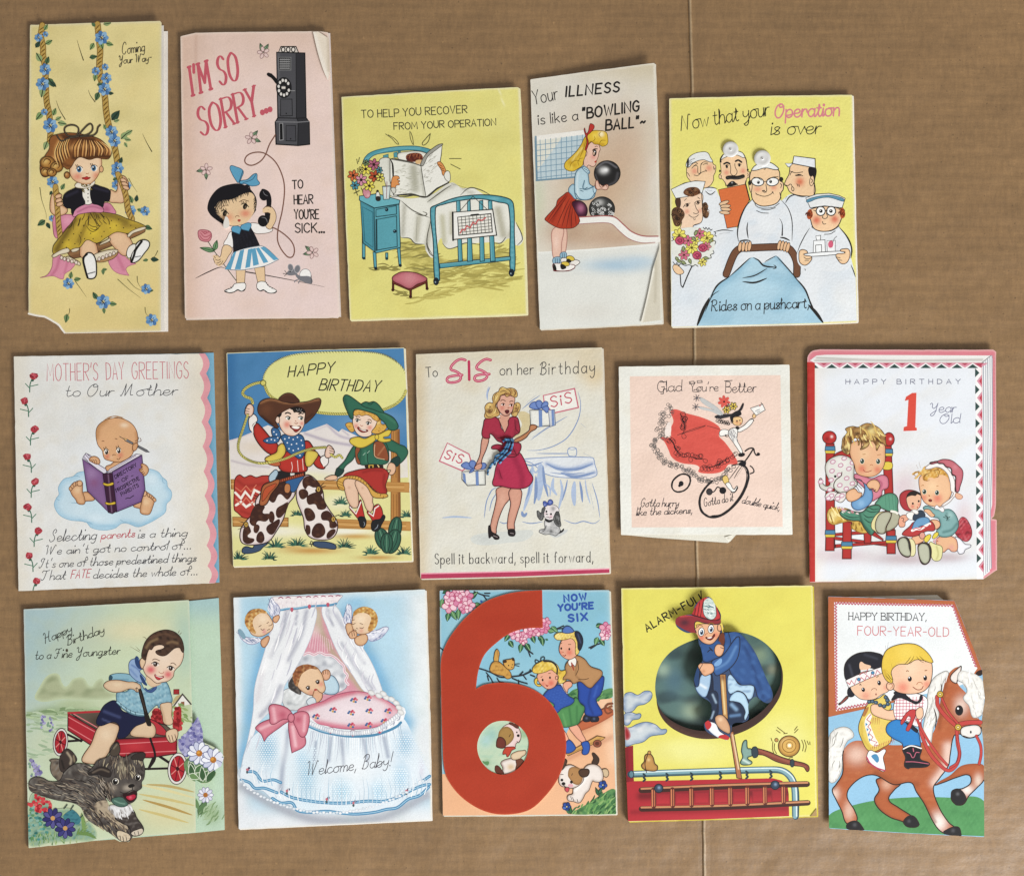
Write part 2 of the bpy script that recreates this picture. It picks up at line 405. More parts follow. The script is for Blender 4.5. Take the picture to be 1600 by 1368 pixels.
def T(txt, x0, y0, x1, y1, h, col, w, font=CAP, slant=0, join=False, gap=2.6, space=5, cal=None, arc=0, g='lettering', serif=0, xh=1, wob=0):
    """one line of lettering whose baseline runs from (x0,y0) to (x1,y1)"""
    B.tn += 1; g = '%s#%d' % (g, B.tn)
    cur = 0; parts = []; prev = None; q = random.Random(len(txt) * 7 + int(x0))
    for ch in txt:
        if ch == ' ': cur += space; prev = None; continue
        gl = glyph(ch, font)
        if not gl: continue
        xs = [p[0] for s in gl for p in s[0]]; mn, wd = min(xs), max(xs)
        mn = min(mn, 0); jy = q.uniform(-wob, wob); low = ch.islower()
        sc = lambda p: (cur - mn + p[0], (p[1] * (xh if low and p[1] <= 8.6 else 1)) + jy)
        if join and prev and low:
            e, s0 = prev, sc(gl[0][0][0] if ch not in 'acdgqo' else (.2, 3.4))
            if s0[1] > 10: c = [e, (e[0] + 1.2, e[1] + .3), (s0[0] + .9, s0[1] - 3), s0]
            else: c = [e, (e[0] + (s0[0] - e[0]) * .45, min(e[1], s0[1]) + abs(e[1] - s0[1]) * .25), s0]
            parts.append((c, [0] * len(c), True))
        if cal and serif: gl = [g2 for p, cn, sm in gl for g2 in ([(p, cn, sm)] if sm else [([a, b], [0, 0], False) for a, b in zip(p[:-1], p[1:])])]
        for p, cn, sm in gl:
            P2 = [sc(t) for t in p]; parts.append((P2, cn, sm))
            if serif and not sm:
                for e in (P2[0], P2[-1]):
                    if e[1] in (0., 14.): parts.append(([(e[0] - serif, e[1]), (e[0] + serif, e[1])], [0, 0], False))
        prev = None
        if join and low:
            k = 0 if ch in 'itfjx' else -1; prev = sc(gl[k][0][-1])
            if prev[1] < -1: prev = (prev[0] + 1, prev[1])
        cur += wd - mn + gap * (.75 if join and low else 1)
    tot = cur - gap; ln = math.hypot(x1 - x0, y1 - y0); ux, uy = (x1 - x0) / ln, (y1 - y0) / ln; kx, ky = ln / tot, h / 14
    def tf(p):
        u = p[0] * kx + slant * p[1] * ky; t = u / ln; v = p[1] * ky + arc * 4 * t * (1 - t)
        return (x0 + u * ux + v * uy, y0 + u * uy - v * ux)
    ox, oy, sc_ = B.fr
    for p, cn, sm in parts:
        r = [tf(t) for t in p]; r = [(ox + x / sc_, oy + y / sc_) for x, y in r]
        if sm: r = spline(r, cn, False)
        B.txt = 1; stroke(r, col, w / sc_ * (1.7 if len(r) == 2 and math.hypot(r[0][0] - r[1][0], r[0][1] - r[1][1]) < .1 * h / sc_ else 1), cal=cal, g=g); B.txt = 0

# ---------------------------------------------------------------- folded cards
def tag(o, label, cat, group=None):
    o['label'] = label; o['category'] = cat
    if group: o['group'] = group
def slab(name, outline, zf, th, col, m, parent, holes=(), sh=(), step=0, edge=None):
    """a sheet of card stock: printed face, cut edges and back"""
    b = Buf(); v, f = tri(outline, step, None, holes); c = shade(v, col, sh, outline) if sh else np.tile(lin(col), (len(v), 1))
    def lift(v2, dz):
        z = zf[0] + zf[1] * v2[:, 0] + zf[2] * v2[:, 1] + dz; fk = (D - z) / D * K
        return np.c_[(v2[:, 0] - 800) * fk, (684 - v2[:, 1]) * fk, z]
    up, dn = [], []
    for t in f:
        a, b_, c_ = v[t[0]], v[t[1]], v[t[2]]; ok = (b_[0]-a[0])*(c_[1]-a[1]) - (b_[1]-a[1])*(c_[0]-a[0]) < 0
        up.append(t if ok else t[::-1]); dn.append(t[::-1] if ok else t)
    b.add(lift(v, 0), up, c); e = lin(edge or 'd9d3c4'); b.add(lift(v, -th), dn, np.tile(e, (len(v), 1)))
    for r in [outline, *holes]:
        a = np.array(r); n = len(a); ar = sum(a[i-1][0]*a[i][1] - a[i][0]*a[i-1][1] for i in range(n))
        fs = [(i, (i+1) % n, n + (i+1) % n, n + i) for i in range(n)]
        if (ar > 0) != (r is not outline): fs = [t[::-1] for t in fs]
        b.add(np.r_[lift(a, 0), lift(a, -th)], fs, np.tile(e, (2 * n, 1)))
    return link(name, b, m, parent, B.root)
def plane(zl, zr, zt=0):
    """height over the board: zl at the left edge, zr at the right, zt extra at the top (mm)"""
    x0, y0, x1, y1 = bbox(B.out); k = (zr - zl) / (x1 - x0); ky = -zt / (y1 - y0)
    zl += .55; return ((zl - k * x0 - ky * y1) * 1e-3, k * 1e-3, ky * 1e-3)
def lowkey(c):
    c = lin(c); return tuple(v * k for v, k in zip(c, (.9, .82, .66)))
def worn(p):
    """cut edges of old card: softened corners, slightly uneven sides"""
    q = []; n = len(p); r = random.Random(int(p[0][0] * 7 + p[0][1]))
    for i in range(n):
        a, b, c = np.array(p[i - 1]), np.array(p[i]), np.array(p[(i + 1) % n]); u, v = a - b, c - b; lu, lv = math.hypot(*u), math.hypot(*v)
        if lu > 4 and lv > 4 and u @ v / lu / lv > -.6: k = r.uniform(.8, 2); q += [tuple(b + u / lu * k), tuple(b + (u / lu + v / lv) * k * .25), tuple(b + v / lv * k)]
        else: q.append(tuple(b))
        d = np.array(q[-1]); e = c - d; l = math.hypot(*e)
        if l > 16:
            m = int(l / 9)
            for j in range(1, m): q.append(tuple(d + e * j / m + np.array([-e[1], e[0]]) / l * (r.uniform(-.22, .22) + (.5 * r.random() if r.random() < .05 else 0))))
    return q
def card(label, outline, zl=2, zr=3, zt=0, col='fff', sh=(), m='paper', sm=0, th=.35, holes=(), back=None, bcol='e9e4d8', cat='greeting card', fold='l', step=0, bsh=()):
    """starts a card: root Empty, front cover, folded back leaf; later P/L/E/T calls print on the front"""
    B.out = worn(pts(outline, True, sm)); a = np.array(B.out); x0, y0 = a.min(0); x1, y1 = a.max(0)
    r = bpy.data.objects.new('greeting_card', None); COL.objects.link(r); r.empty_display_size = .02
    r.location = world((x0 + x1) / 2, (y0 + y1) / 2, 0); B.root = r; tag(r, label, cat, 'old greeting cards laid out on the cardboard')
    B.m = M[m]; B.z = plane(zl, zr, zt); B.groups = {}; B.occ = (np.zeros((int((y1 - y0) / 2) + 60, int((x1 - x0) / 2) + 60), np.int16), (x0 - 50, y0 - 50)); B.g = 'picture'
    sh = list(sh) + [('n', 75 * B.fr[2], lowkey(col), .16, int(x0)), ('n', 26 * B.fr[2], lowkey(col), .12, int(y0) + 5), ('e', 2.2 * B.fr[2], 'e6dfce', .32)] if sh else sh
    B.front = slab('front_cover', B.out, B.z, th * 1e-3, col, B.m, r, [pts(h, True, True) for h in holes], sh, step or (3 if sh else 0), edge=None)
    bo = pts(back, True, False) if back else [(x + 1.3 + (x > (x0 + x1) / 2) * .9, y + 1.5) for x, y in B.out]
    B.back = slab('back_cover', bo, (.0006, 0, 0), .0005, bcol, M['paper'], r, (), bsh, 3 if bsh else 0)
    if fold:                                # the spine where front and back leaf join
        e = sorted(B.out, key=lambda q: q[0])[:2] if fold == 'l' else sorted(B.out, key=lambda q: q[1])[:2]
        if fold == 'l': e = [min([q for q in B.out if q[0] < x0 + 25], key=lambda q: q[1]), max([q for q in B.out if q[0] < x0 + 25], key=lambda q: q[1])]
        b = Buf(); vs_, fs = [], []
        for i, q in enumerate(e):
            zt_ = zof(*q) - .00002; zb = .0003
            for j in range(7):
                an = -math.pi / 2 + j * math.pi / 6; z = (zt_ + zb) / 2 - (zt_ - zb) / 2 * math.sin(an); off = math.cos(an) * 1.6
                vs_.append(world(q[0] - (off if fold == 'l' else 0) + 1.6 * 0, q[1] - (off if fold != 'l' else 0), z))
        fs = [(j, j + 1, 8 + j, 7 + j) for j in range(6)]
        b.add(np.array(vs_), fs, np.tile(lin(B.spine if getattr(B, 'spine', None) else col), (14, 1))); link('spine', b, B.m, r, r); B.spine = None
def leafsheet(name, outline, z, col, sh=(), m='paper', sm=0, th=.25, tilt=None):
    return slab(name, pts(outline, True, sm), tilt or (z * 1e-3, 0, 0), th * 1e-3, col, M[m], B.root, (), sh, 3 if sh else 0)
def end(parent=None):
    for n, b in B.groups.items(): link(n.split('#')[0], b, B.m, parent or B.front, B.root)
    B.groups = {}
def raised(name, outline, h, col, sh=(), th=.5, m=None, sm=1, tilt=0):
    """a die-cut piece standing h mm above the cover; following prints go on it until land()"""
    end(); p = pts(outline, True, sm); z = (B.z[0] + h * 1e-3, B.z[1], B.z[2])
    o = slab(name, p, z, th * 1e-3, col, m or B.m, B.root, (), sh, 1.6 if sh else 0)
    B.keep = (B.z, B.front, B.out, B.occ); B.z = z; B.front = o; B.out = p
    B.occ = (np.zeros_like(B.occ[0]), B.occ[1]); return o
def land(): end(); B.z, B.front, B.out, B.occ = B.keep

# ---------------------------------------------------------------- the cardboard the cards lie on
def board():
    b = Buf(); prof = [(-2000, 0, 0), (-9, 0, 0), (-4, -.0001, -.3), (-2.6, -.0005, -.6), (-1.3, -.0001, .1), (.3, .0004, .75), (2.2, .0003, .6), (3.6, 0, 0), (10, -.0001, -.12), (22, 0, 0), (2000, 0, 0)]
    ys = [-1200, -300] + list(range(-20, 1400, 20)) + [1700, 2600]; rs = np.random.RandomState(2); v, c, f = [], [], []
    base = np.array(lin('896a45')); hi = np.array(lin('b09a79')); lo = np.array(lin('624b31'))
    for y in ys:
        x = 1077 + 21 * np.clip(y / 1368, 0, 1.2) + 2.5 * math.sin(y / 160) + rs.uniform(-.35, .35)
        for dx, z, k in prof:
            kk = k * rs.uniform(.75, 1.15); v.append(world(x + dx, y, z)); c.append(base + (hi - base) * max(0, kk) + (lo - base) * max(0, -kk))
    n = len(prof)
    for j in range(len(ys) - 1):
        for i in range(n - 1): a = j * n + i; f.append((a, a + n, a + n + 1, a + 1))
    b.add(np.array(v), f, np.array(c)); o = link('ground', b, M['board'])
    o['kind'] = 'structure'
board()

# ================================================================ 1 girl on a flower swing
def rope(s, w, base='b8964c',dk='654818',lt='dccb80',g=None):
    L(s,dk,w*1.12,g=g);L(s,base,w*.92,g=g);p=pts(s,False);sc=B.fr[2];ox,oy=B.fr[:2];acc=0
    for (x0,y0),(x1,y1) in zip(p[:-1],p[1:]):
        l=math.hypot(x1 - x0,y1 - y0);acc += l
        if acc > w / sc*.75:
            acc=0;x,y=(x1 - ox)*sc,(y1 - oy)*sc;dx,dy=(x1 - x0) / l*w / 2,(y1 - y0) / l*w / 2
            L([(x - dx*.9+dy,y - dy*.9 - dx),(x - dx*.1,y - dy*.1),(x+dx*.9 - dy,y+dy*.9+dx)],dk,w*.16,2,g=g)
            L([(x+dx*.2+dy*.7,y+dy*.2 - dx*.7),(x+dx*1.1 - dy*.5,y+dy*1.1+dx*.5)],lt,w*.2,2,g=g)
def card1():
    F(0,0,1600,1368)
    card('tall yellow card with a girl on a flower swing, bottom left corner torn off',
         '47 39 250 33 252.5 36 252 200 251.5 517 100.5 520 95 514 92 509 84 504 77 500 69 496 61 495 53 493 44.5 491.5 44.8 300 45.5 170',1.5,3.2,
         col='e8d99a',sh=[('g',190,300,260,520,'d0b06c',.4),(150,150,120,'e4d69c',.5),(60,40,60,40,'c8b878',.5),('n',60,'c8bc7e',.35,3),('e',5,'d9d0a4',.6)],
         back='98 516 100 521 262.8 518 262.3 49 150 52 60 60 60 480',bcol='e6dfd6')
    leafsheet('inner_page','105 518.5 257 516.5 256 40 150 45 150 500',1.0,'ddd8d0')
    L('44.8 490 53 492 61 493.6 69 494.6 77 498.4 84 502.6 92 507.6 96 513.4 101 519.5','ece6da',2.4,g='torn_edge');F(30,20,280,270);B.g = 'flower_rope_picture'
    def fl(x,y,r,rot=0):
        B.tn += 1;B.g = 'blue_flower_picture#%d' % B.tn
        r *= R.uniform(.8,.95);flower(x,y,r,['6f9cc6','4a76a8','8fb6d4','5a88b6'],'c9bd84',7,rot,.62,dark='22386a',cr=.22)
        L([(x - r*.15,y - r*.1),(x+r*.1,y+r*.2)],'2b2f3a',r*.14);B.g = 'flower_rope_picture'
    def lf(x,y,a,l,c='4d6b4a'): leaf(x,y,a,l,l*.62,c,None,'1e3024')
    rope('197 106 186 200 203 290 205 372 222 470 228 620 235 760 255 860 268 1000 262 1100',40)
    rope('668 84 680 200 692 330 686 430 690 540 720 640 735 740 742 830 760 940 800 1080 826 1200 850 1330',42)
    for x,y,a,l in [(215,150,-60,60),(225,270,-30,70),(140,300,-55,70),(190,420,-120,90),(230,440,-70,70),(250,560,60,90),(205,640,100,90),(265,590,40,70),(200,850,130,90),(290,880,-70,70),(310,920,-30,60),
                       (330,940,10,80),(240,1100,110,80),(690,240,70,80),(640,260,120,70),(740,260,15,70),(720,100,-10,70),(650,120,-130,50),(600,385,-10,70),(655,520,100,70),(665,620,-10,60),(760,690,0,50),
                       (680,680,110,80),(790,920,-50,110),(810,930,-15,50),(870,1080,-45,90),(900,1080,10,60),(910,1040,-30,70),(900,1110,60,50),(740,1000,-110,50),(860,1290,-70,60)]:
        lf(x,y,a,l,R.choice(['4d6b4a','7f9a62','2f4a3c','93a872']))
    for x,y,r,t in [(165,215,45,10),(225,185,32,0),(222,485,62,5),(200,610,62,20),(215,850,36,0),(265,965,72,8),(705,215,72,0),(655,500,42,0),(735,465,36,9),(745,560,56,20),(730,655,64,3),(790,1020,64,0),(815,1095,58,20),(840,1330,62,0)]: fl(x,y,r,t)
    F(30,270,280,530)
    for x,y,a,l in [(215,390,145,80),(225,410,60,60),(345,140,-60,60),(420,870,-80,60),(450,880,-10,60),(1030,440,20,70),(970,300,20,50),(1080,710,5,70),(1060,715,170,45),(680,800,-10,45),(690,790,90,50),(640,1040,-120,70),(740,1075,5,65),(695,1110,85,50),(1060,970,-5,45),(395,1160,100,75),(930,250,-110,70),(960,240,-80,60),(270,150,120,40),(770,60,-20,50)]:
        lf(x,y,a,l,R.choice(['4d6b4a','2f4a3c','6f8a5a']))
    for x,y,r,t in [(275,75,62,0),(800,100,45,0),(890,105,36,0),(915,310,58,0),(1035,315,45,10),(270,375,32,0),(405,910,58,0),(690,1060,72,10),(1045,955,48,0),(1090,1210,56,0),(795,0,50,10)]: fl(x,y,r,t)
    for q in ['170 120 185 220 220 330 225 380','900 45 930 100 970 160','460 890 510 960 555 1025','810 875 900 955 1000 1030','890 875 950 940 1005 970','970 850 975 900 1010 960','1035 1105 1040 1150 1070 1190','415 1115 412 1150 395 1180','1140 640 1120 680 1100 705']: L(q,'5d5a34',5,1)
    F(30,20,280,270)
    for q in ['495 235 520 320 550 410','590 660 610 710 650 765','315 750 345 830 395 915','1055 1035 1090 1110 1135 1190']: L(q,'4a4426',7,3); 
    T('Coming',880,358,1070,330,100,'3a362e',5.5,SCR,.15,True,xh=.75,gap=3.4)
    T('Your Way-',850,440,1130,415,70,'3a362e', 5.5, SCR, .15, True, space=4, xh=.75, gap=3.4)
    # --- the girl
    F(60, 185, 245, 445); B.g = 'swing_girl_picture';sk = 'e6c09a';sk2 = 'b97c4e';ln = '4a2f20'
    P('130 800 200 790 300 815 230 900 180 960 150 985 125 940','d68aa2',[(160,900,40,60,'a85070',.7),(240,840,50,'e6a6b8',.6)],('8a4058',4))
    P('540 700 585 700 620 740 635 780 560 790 520 760','d68aa2',[(560,745,40,'b05c7c',.8)],('8a4058',4))
    P('140 1110 210 1150 300 1180 270 1240 215 1280 200 1320 120 1295 15 1310c 70 1290 110 1230','d98fa4',[('l','170 1150 150 1230 110 1290',18,'b8607e',.6),('l','240 1180 215 1270',14,'bd6884',.6)],('b06a80',3))
    P('580 1160 660 1100 740 1160 800 1195c 740 1215 720 1240 745 1292c 660 1275 605 1235','d98fa4',[('l','650 1130 700 1240',22,'b8607e',.5)],('b06a80', 3))
    # seat
    P('245 1090 480 1030 740 950 870 900 872 935 650 1030 300 1150','7c5638',[('l','250 1120 640 1010 870 920',14,'a67c50',.7)],('2c1c12',4))
    P('430 1120 640 1090 655 1110 600 1160 480 1180','b58c5c',(),('4a3220', 4))
    # arms
    P('185 700 240 750 215 790 150 800 110 780 95 740 105 640 130 610 170 610 190 650',sk,[('e',16,sk2,.7)],(ln,4))
    P('590 590 640 600 655 500 690 470 735 510 738 580 710 640 700 690 640 695 580 680',sk,[('e',16,sk2,.6)],(ln,4))
    rope('140 560 148 640 158 760 165 860 182 990',36);rope('655 460 690 540 720 640 740 760 770 830',38)
    for a,b in [(140,640),(142,675),(150,705)]: E(a+25,b,30,18,sk,[('e',12,sk2,.7)],(ln,3),-20)
    for a,b in [(680,510),(690,540),(700,570)]: E(a+20,b,30,17,sk,[('e', 12, sk2, .7)], (ln, 3), 25)
    # legs
    P('350 1020 400 985 460 1010 488 1080 480 1150 420 1150 350 1140 340 1080',sk,[('e',20,sk2,.7),(410,1050,50,'ecc8a0',.6)],(ln,4))
    P('580 970 620 935 700 935 745 975 775 1040 740 1110 700 1130 640 1080 590 1020',sk,[('e',20,sk2,.6),(670,990,50,'ecc8a0', .6)], (ln, 4))
    # skirt
    P('330 790 420 765 520 770 640 790 740 830 850 870 885 900 850 910 740 945 640 935 560 980 480 1025 400 1000 340 1060 220 1090 130 1115 120 1060 150 1010 200 950 270 860','bfa33c',
      [('l','300 830 220 960 150 1080',40,'5e4a1c',.85),('l','420 780 600 800 720 850',42,'6b5722',.75),('l','390 880 330 1010',26,'7a6224',.7),(450,930,70,'e2c63e',.8),(620,890,60,'e0c440',.6),('l','700 880 860 890',26,'8a7030',.6),(240,1040,50,'d8bb3c',.8)],('3c3016',4))
    hatch('320 800 600 785 560 860 300 880 240 960',26,lambda x,y: 110 if x < 420 else 60,70,['3c3016','6b5722'],7,4)
    for q in ['390 880 440 930 500 905','400 860 450 890 510 880','420 900 470 915 520 870','330 950 350 1000 330 1050']: L(q,'4e3e18',5,2)
    for x,y in [(360,830),(410,810),(470,830),(540,810),(600,840),(660,830),(370,880),(350,940),(430,945),(480,900),(540,930),(590,900),(640,880),(700,900),(290,950),(250,1000),(300,1030),(200,1020),(230,1060),(380,990),(450,990),(760,880),(800,900),(520,970)]: E(x,y,5,5,'2c2412')
    # petticoat lace
    for q in ['115 1140 150 1100 240 1065 255 1095 180 1120','500 1040 560 1000 590 985 590 1005 540 1030','735 975 760 930 870 890 885 905 780 945','270 1080 335 1065 330 1085 280 1100','430 1140 540 1090 650 1080 640 1110 540 1150 460 1170','230 1140 300 1160 345 1190 340 1210 280 1180']: P(q,'e6dcc4',[('e',10,'b09a70',.6)],('5a4630',3))
    for x,y in [(190,1145),(215,1155),(245,1165),(275,1175),(310,1185),(560,1130),(590,1120),(620,1108),(500,1155),(530,1145)]: E(x,y,12,16,'e8d8cc',(),('6a5644', 3))
    # bodice
    P('285 770 360 715 440 700 530 735 530 770 440 772 330 790 290 810','d68ca6',[('l','320 770 430 725 530 745',10,'a85a7a',.7)],('5e2c40',4))
    P('355 560 440 550 445 690 380 700','f0ece0',(),('3a3026',3))
    P('200 660 215 620 270 585 350 565 365 640 385 700 330 730 300 760 285 800c 270 780 265 745 230 740 205 710','14121a',[('l','230 640 320 600',16,'2c2a3a',.8)])
    P('438 550 520 560 590 590 595 625 580 685 545 688 530 730 500 715 440 695','14121a',[('l','460 570 570 600',14,'2c2a3a',.8)])
    for y in (590,620,650,680): E(408,y,5,6,'3a342c')
    hatch('360 560 440 555 430 600 370 610',16,40,26,['6b5a1c','8c7a2c','3e3a1c'],6,2)
    P('300 555 345 525 360 560 425 550 440 515 465 520 455 545 410 570 350 575','eee6d4',(),('7a6a50', 3))
    # face & hair
    P('260 390 280 330 330 300 500 310 520 390 500 450 470 500 420 540 350 535 290 505 262 460','efd0ac',[(322,478,55,40,'d9765e',.75),(475,470,42,40,'d9765e',.7),('e',22,'c98f62',.6),(400,420,60,'f2d8b4',.5)],('7a4a2c',3))
    E(517,418,17,26,'d9aa7c',(),(ln,3))
    hr=[('l','200 150 330 165 450 175',34,'3a2012',.85),('l','130 330 200 270 330 230 460 235 590 260',30,'d9a060',.85),('l','290 325 400 325 500 310 590 320',24,'2e180c',.85),('l','280 180 260 260 280 320',16,'4a2a14',.6),('l','180 170 140 260 160 330',20,'d49a58',.7),('l','210 200 180 300 200 380',16,'3a2010',.7),('l','220 380 270 400',14,'4a2814',.7)]
    P('100 160 170 130 260 120 400 140 500 170 560 220 600 280 580 330 540 335 480 325 420 340 340 320 300 350 270 400 240 420 200 400 160 440 100 470 40 480 15 430 20 370 60 300 90 250','8f5a2e',hr,('3a2010',3))
    for x,y,r in [(75,365,62),(150,400,52),(60,440,44),(110,445,40)]: E(x,y,r,r*.85,'b8833f',[(x - r*.3,y - r*.3,r*.6,'e0bd72',.9),('e',r*.4,'55300f',.8)],('3a2010',4));L([(x - r*.6,y),(x - r*.2,y - r*.5),(x+r*.4,y - r*.2),(x+r*.1,y+r*.3)],'5a3414',8,2)
    E(236,468,24,28,'a86f3a',[(230,460,12,'e0b878',.9),('e',9,'4a2814',.8)],('3a2010',4))
    for i in range(24):
        x=285+i*13;t=i / 23;L([(330+i*8,170+20*t),(x+6,235+20*t),(x+4*math.sin(i*2),322 - 18*t)],['4a2a14','d8a25e','6a4020','e8bc7c','35190a'][i % 5],7,2)
    for i in range(12): L([(270 - i*9,150+i*3),(245 - i*10,220+i*6),(265 - i*9,310+i*8)],['5a3418','dca860','3a2010','e6c07c'][i % 4],7,2)
    for q in ['320 140 250 145 215 105 225 70 280 55 325 75 330 110 315 140','325 145 380 80 425 45 445 65 440 105 400 135 340 145','330 150 240 165 190 185 150 140','345 150 450 140 480 115 490 75 508 55']: L(q,'221c16',12);L(q,'5a5040',3)
    for x,y in [(338,420),(458,410)]:
        E(x,y,27,26,'f2ece0');E(x - 3,y,19,25,'4c7898',[(x+2,y - 6,14,'26425c',.8)]);E(x - 4,y+2,9,14,'16202c');E(x - 9,y - 9,5,6,'fff')
        L([(x - 28,y - 4),(x - 14,y - 24),(x+10,y - 26),(x+26,y - 14)],'4a3020',4)
        for k in (-22,-8): L([(x+k,y - 20),(x+k - 9,y - 38)],'2a1c14',5)
    P('358 492 385 484 398 478 412 486 428 486 410 500 392 506 375 500','b8322e',(),('7a1c1c',3));L('392 452 404 458 412 450','b5764e', 4)
    # shoes
    P('395 1110 440 1110 470 1160 478 1250 470 1300 440 1318 405 1310 385 1240 372 1170','f0efea',[('e',10,'bdb8ac',.6)],('15130f',9));L('400 1115 370 1150 385 1240 405 1310','15130f',14);L('405 1278 465 1262','777',8)
    P('800 1040 850 1000 905 1010 912 1050 870 1110 820 1170 770 1185 760 1150','f0efea',[('e',10,'bdb8ac',.6)],('15130f',7));L('850 1010 800 1080 785 1130 765 1180','15130f',16)
    P('725 1110 750 1050 800 1040 770 1110 745 1150','eeeae0',(),('2a241c',5));L('790 1140 840 1132','888',7)
    end()
card1()

# ================================================================ 2 get-well card with a pay telephone
def card2():
    F(0, 0, 1600, 1368)
    card('tall pink card with a crying girl on a pay telephone, top right corner folded over','282 57 306 51.5 400 50 498 49 513 51 514 60 531 494 528 497 410 498 293 499 289 497 285 250',1.6,2.6,
         col='e8d1c8',sh=[('g',340,300,280,300,'cfa98c',.6),('g',400,150,400,40,'d8bba8',.6),(480,420,120,'e3cfcd',.7),('l','306 52 306 140',3,'c8a896',.6),('e',4,'ead6ca',.6)],
         back='284 59 516 52 533 495 291 500',bcol='ded2cc')
    F(270, 40, 540, 510)
    # lettering
    R1 = 'c25a66'
    T("I'M SO",92,318,302,245,128,R1,14,CAP,.2,gap=3.4,space=6,cal=.4,serif=1.3)
    T('SORRY...',130,505,443,384,128,R1,14,CAP,.2,gap=2.8,cal=.4,serif=1.3)
    for t,x,y,x1,h in [('TO',545,742,592,38),('HEAR',552,812,637,40),("YOU'RE",553,880,664,42),('SICK...',557,942,688,42)]: T(t,x,y,x1,y - 2,h,'26221f', 6, wob=.4)
    # telephone
    B.g = 'pay_telephone_picture'
    P('480 124 492 96 560 96 572 124','cfc6bc',(),('1c1a1a',4),sm=0)
    for x in (502,525,548): E(x,110,8,11,'e6ded4',(),('1c1a1a',4))
    P('472 122 600 126 606 420 620 440 622 540 570 546 470 540 466 440 478 420','4c4c50',[('l','590 130 596 420 606 540',14,'222226',.9),('l','480 130 482 400',6,'6a6a6e',.7)],('141416',5),sm=0)
    P('560 126 600 126 606 422 620 440 622 540 568 546 570 436 562 420','2e2e32',(),('141416',3),sm=0)
    L('470 438 570 440 620 436','77777a',4,sm=0);L('478 420 562 422 606 420','1a1a1c',4,sm=0)
    P('482 145 537 145 537 203 482 203','1a1a1c',(),('777',3),sm=0)
    for y in range(155,200,10): L([(487,y),(532,y)],'a8a8a8',2)
    for x in range(492,535,9): L([(x,150),(x,198)],'8a8a8a',2)
    L('435 222 455 235 475 260','101012',14);E(443,226,12,9,'101012')
    E(505,283,36,48,'18181a')
    for i in range(10):
        a=math.radians(20+i*34);E(505+24*math.cos(a),283+34*math.sin(a),5.5,7.5,'dcd8d2')
    E(503,283,10,12,'3a3a3e');P('495 278 512 278 512 288 495 288','d8d2c8',sm=0);L('535 297 555 297','888',3)
    P('490 335 542 335 544 410 490 412','4a4a4e',(),('1a1a1c',3),sm=0);P('515 455 558 455 560 526 515 524','45454a',(),('1a1a1c',3),sm=0)
    P('485 445 500 445 502 520 486 522','101012',(),('99999a',2),sm=0);E(516,400,3,4,'111');E(536,515,3,4,'111')
    # cord
    B.g = 'telephone_cord_picture'
    L('466 498 440 540 420 590 395 620 355 636 328 620 340 590 385 576 425 585 470 625 500 690 508 750 498 840 478 930 480 990 520 1050 545 1050 552 1010 530 970 470 925 425 912','7a5446', 5)
    # blossoms
    B.g = 'blossom_picture'
    def bl(x,y,r=24,rot=0):
        for k in range(5):
            a=math.radians(rot+72*k);E(x+r*.6*math.cos(a),y+r*.6*math.sin(a),r*.42,r*.27,'e2c8c2',(),('9a7a78',2.2),rot+72*k)
    for x,y,a1,a2 in [(412,124,-60,-110),(357,513,-50,20),(152,655,170,90),(637,1032,-140,170)]:
        B.g = 'blossom_picture#%d' % x
        for a in (a1,a2): leaf(x,y,a,46,20,'7f9a78',('3a4a3a',2.5),'3a4a3a')
        bl(x, y, 28, a1+30)
    F(290, 225, 520, 470)
    # floor line
    B.g = 'floor_line_picture';L('85 1172 200 1115 300 1075 345 1082','3a2a26',8,2);L('525 1115 700 1145 940 1190 1210 1246','2a2220', 9, 1)
    # rose
    B.g = 'rose_picture';L('195 850 240 920 330 1045 440 1190','3a4a34',6)
    leaf(255,935,193,135,42,'6d9468',('2e4a30',4),'2e4a30');leaf(250,930,-75,95,45,'6d9468',('2e4a30',4),'2e4a30')
    P('108 790 115 755 165 748 215 765 228 800 210 845 170 852 125 835','d08a90',[('e',14,'b0606c',.6)],('8a4450',3))
    for q in ['125 800 150 830 190 835 222 800','130 775 165 810 205 800 222 785','140 762 170 780 205 765','150 770 175 765 185 775 165 785']: L(q,'a4505c', 5); 
    # mouse
    B.g = 'mouse_picture';gr = '77777c'
    E(1045,1145,50,55,'f0eeea',(),('8a8a8c',3));P('960 1135 1000 1150 1090 1160 1100 1215 1020 1200 985 1180',gr);L('1095 1150 1098 1215','55555a',7)
    P('880 1130 915 1095 960 1095 975 1130 940 1145 900 1145',gr);E(916,1078,22,32,gr,(),('aaaaac',3),-15);E(975,1090,24,34,gr,(),('aaaaac',3),15)
    L('865 1105 885 1130','444',4);L('850 1130 885 1132','444',4);L('862 1150 885 1134','444',4);E(912,1112,8,5,'111');L('990 1180 960 1190 950 1205',gr,7);L('1010 1185 990 1200 985 1215', gr, 7)
    # the girl
    B.g = 'crying_girl_picture';sk = 'e6c79e';ln = '5a4030';bl_ = '5e9fbf'
    P('440 1100 522 1095 515 1210 445 1215',sk,(),(ln,4),sm=0);P('600 1080 690 1070 695 1200 630 1210',sk,(),(ln,4),sm=0)
    P('425 1222 470 1212 520 1216 518 1270 490 1285 455 1270 420 1290 370 1296 340 1280 400 1255','f4f1ec',(),('1c1816',4));L('345 1282 380 1298 420 1292 455 1275 490 1285 518 1265','1c1816',6)
    P('630 1208 695 1202 720 1235 770 1262 795 1285 760 1302 700 1290 680 1270 650 1280 624 1262','f4f1ec',(),('1c1816',4));L('626 1262 650 1282 685 1275 720 1298 765 1300 793 1286','1c1816',6)
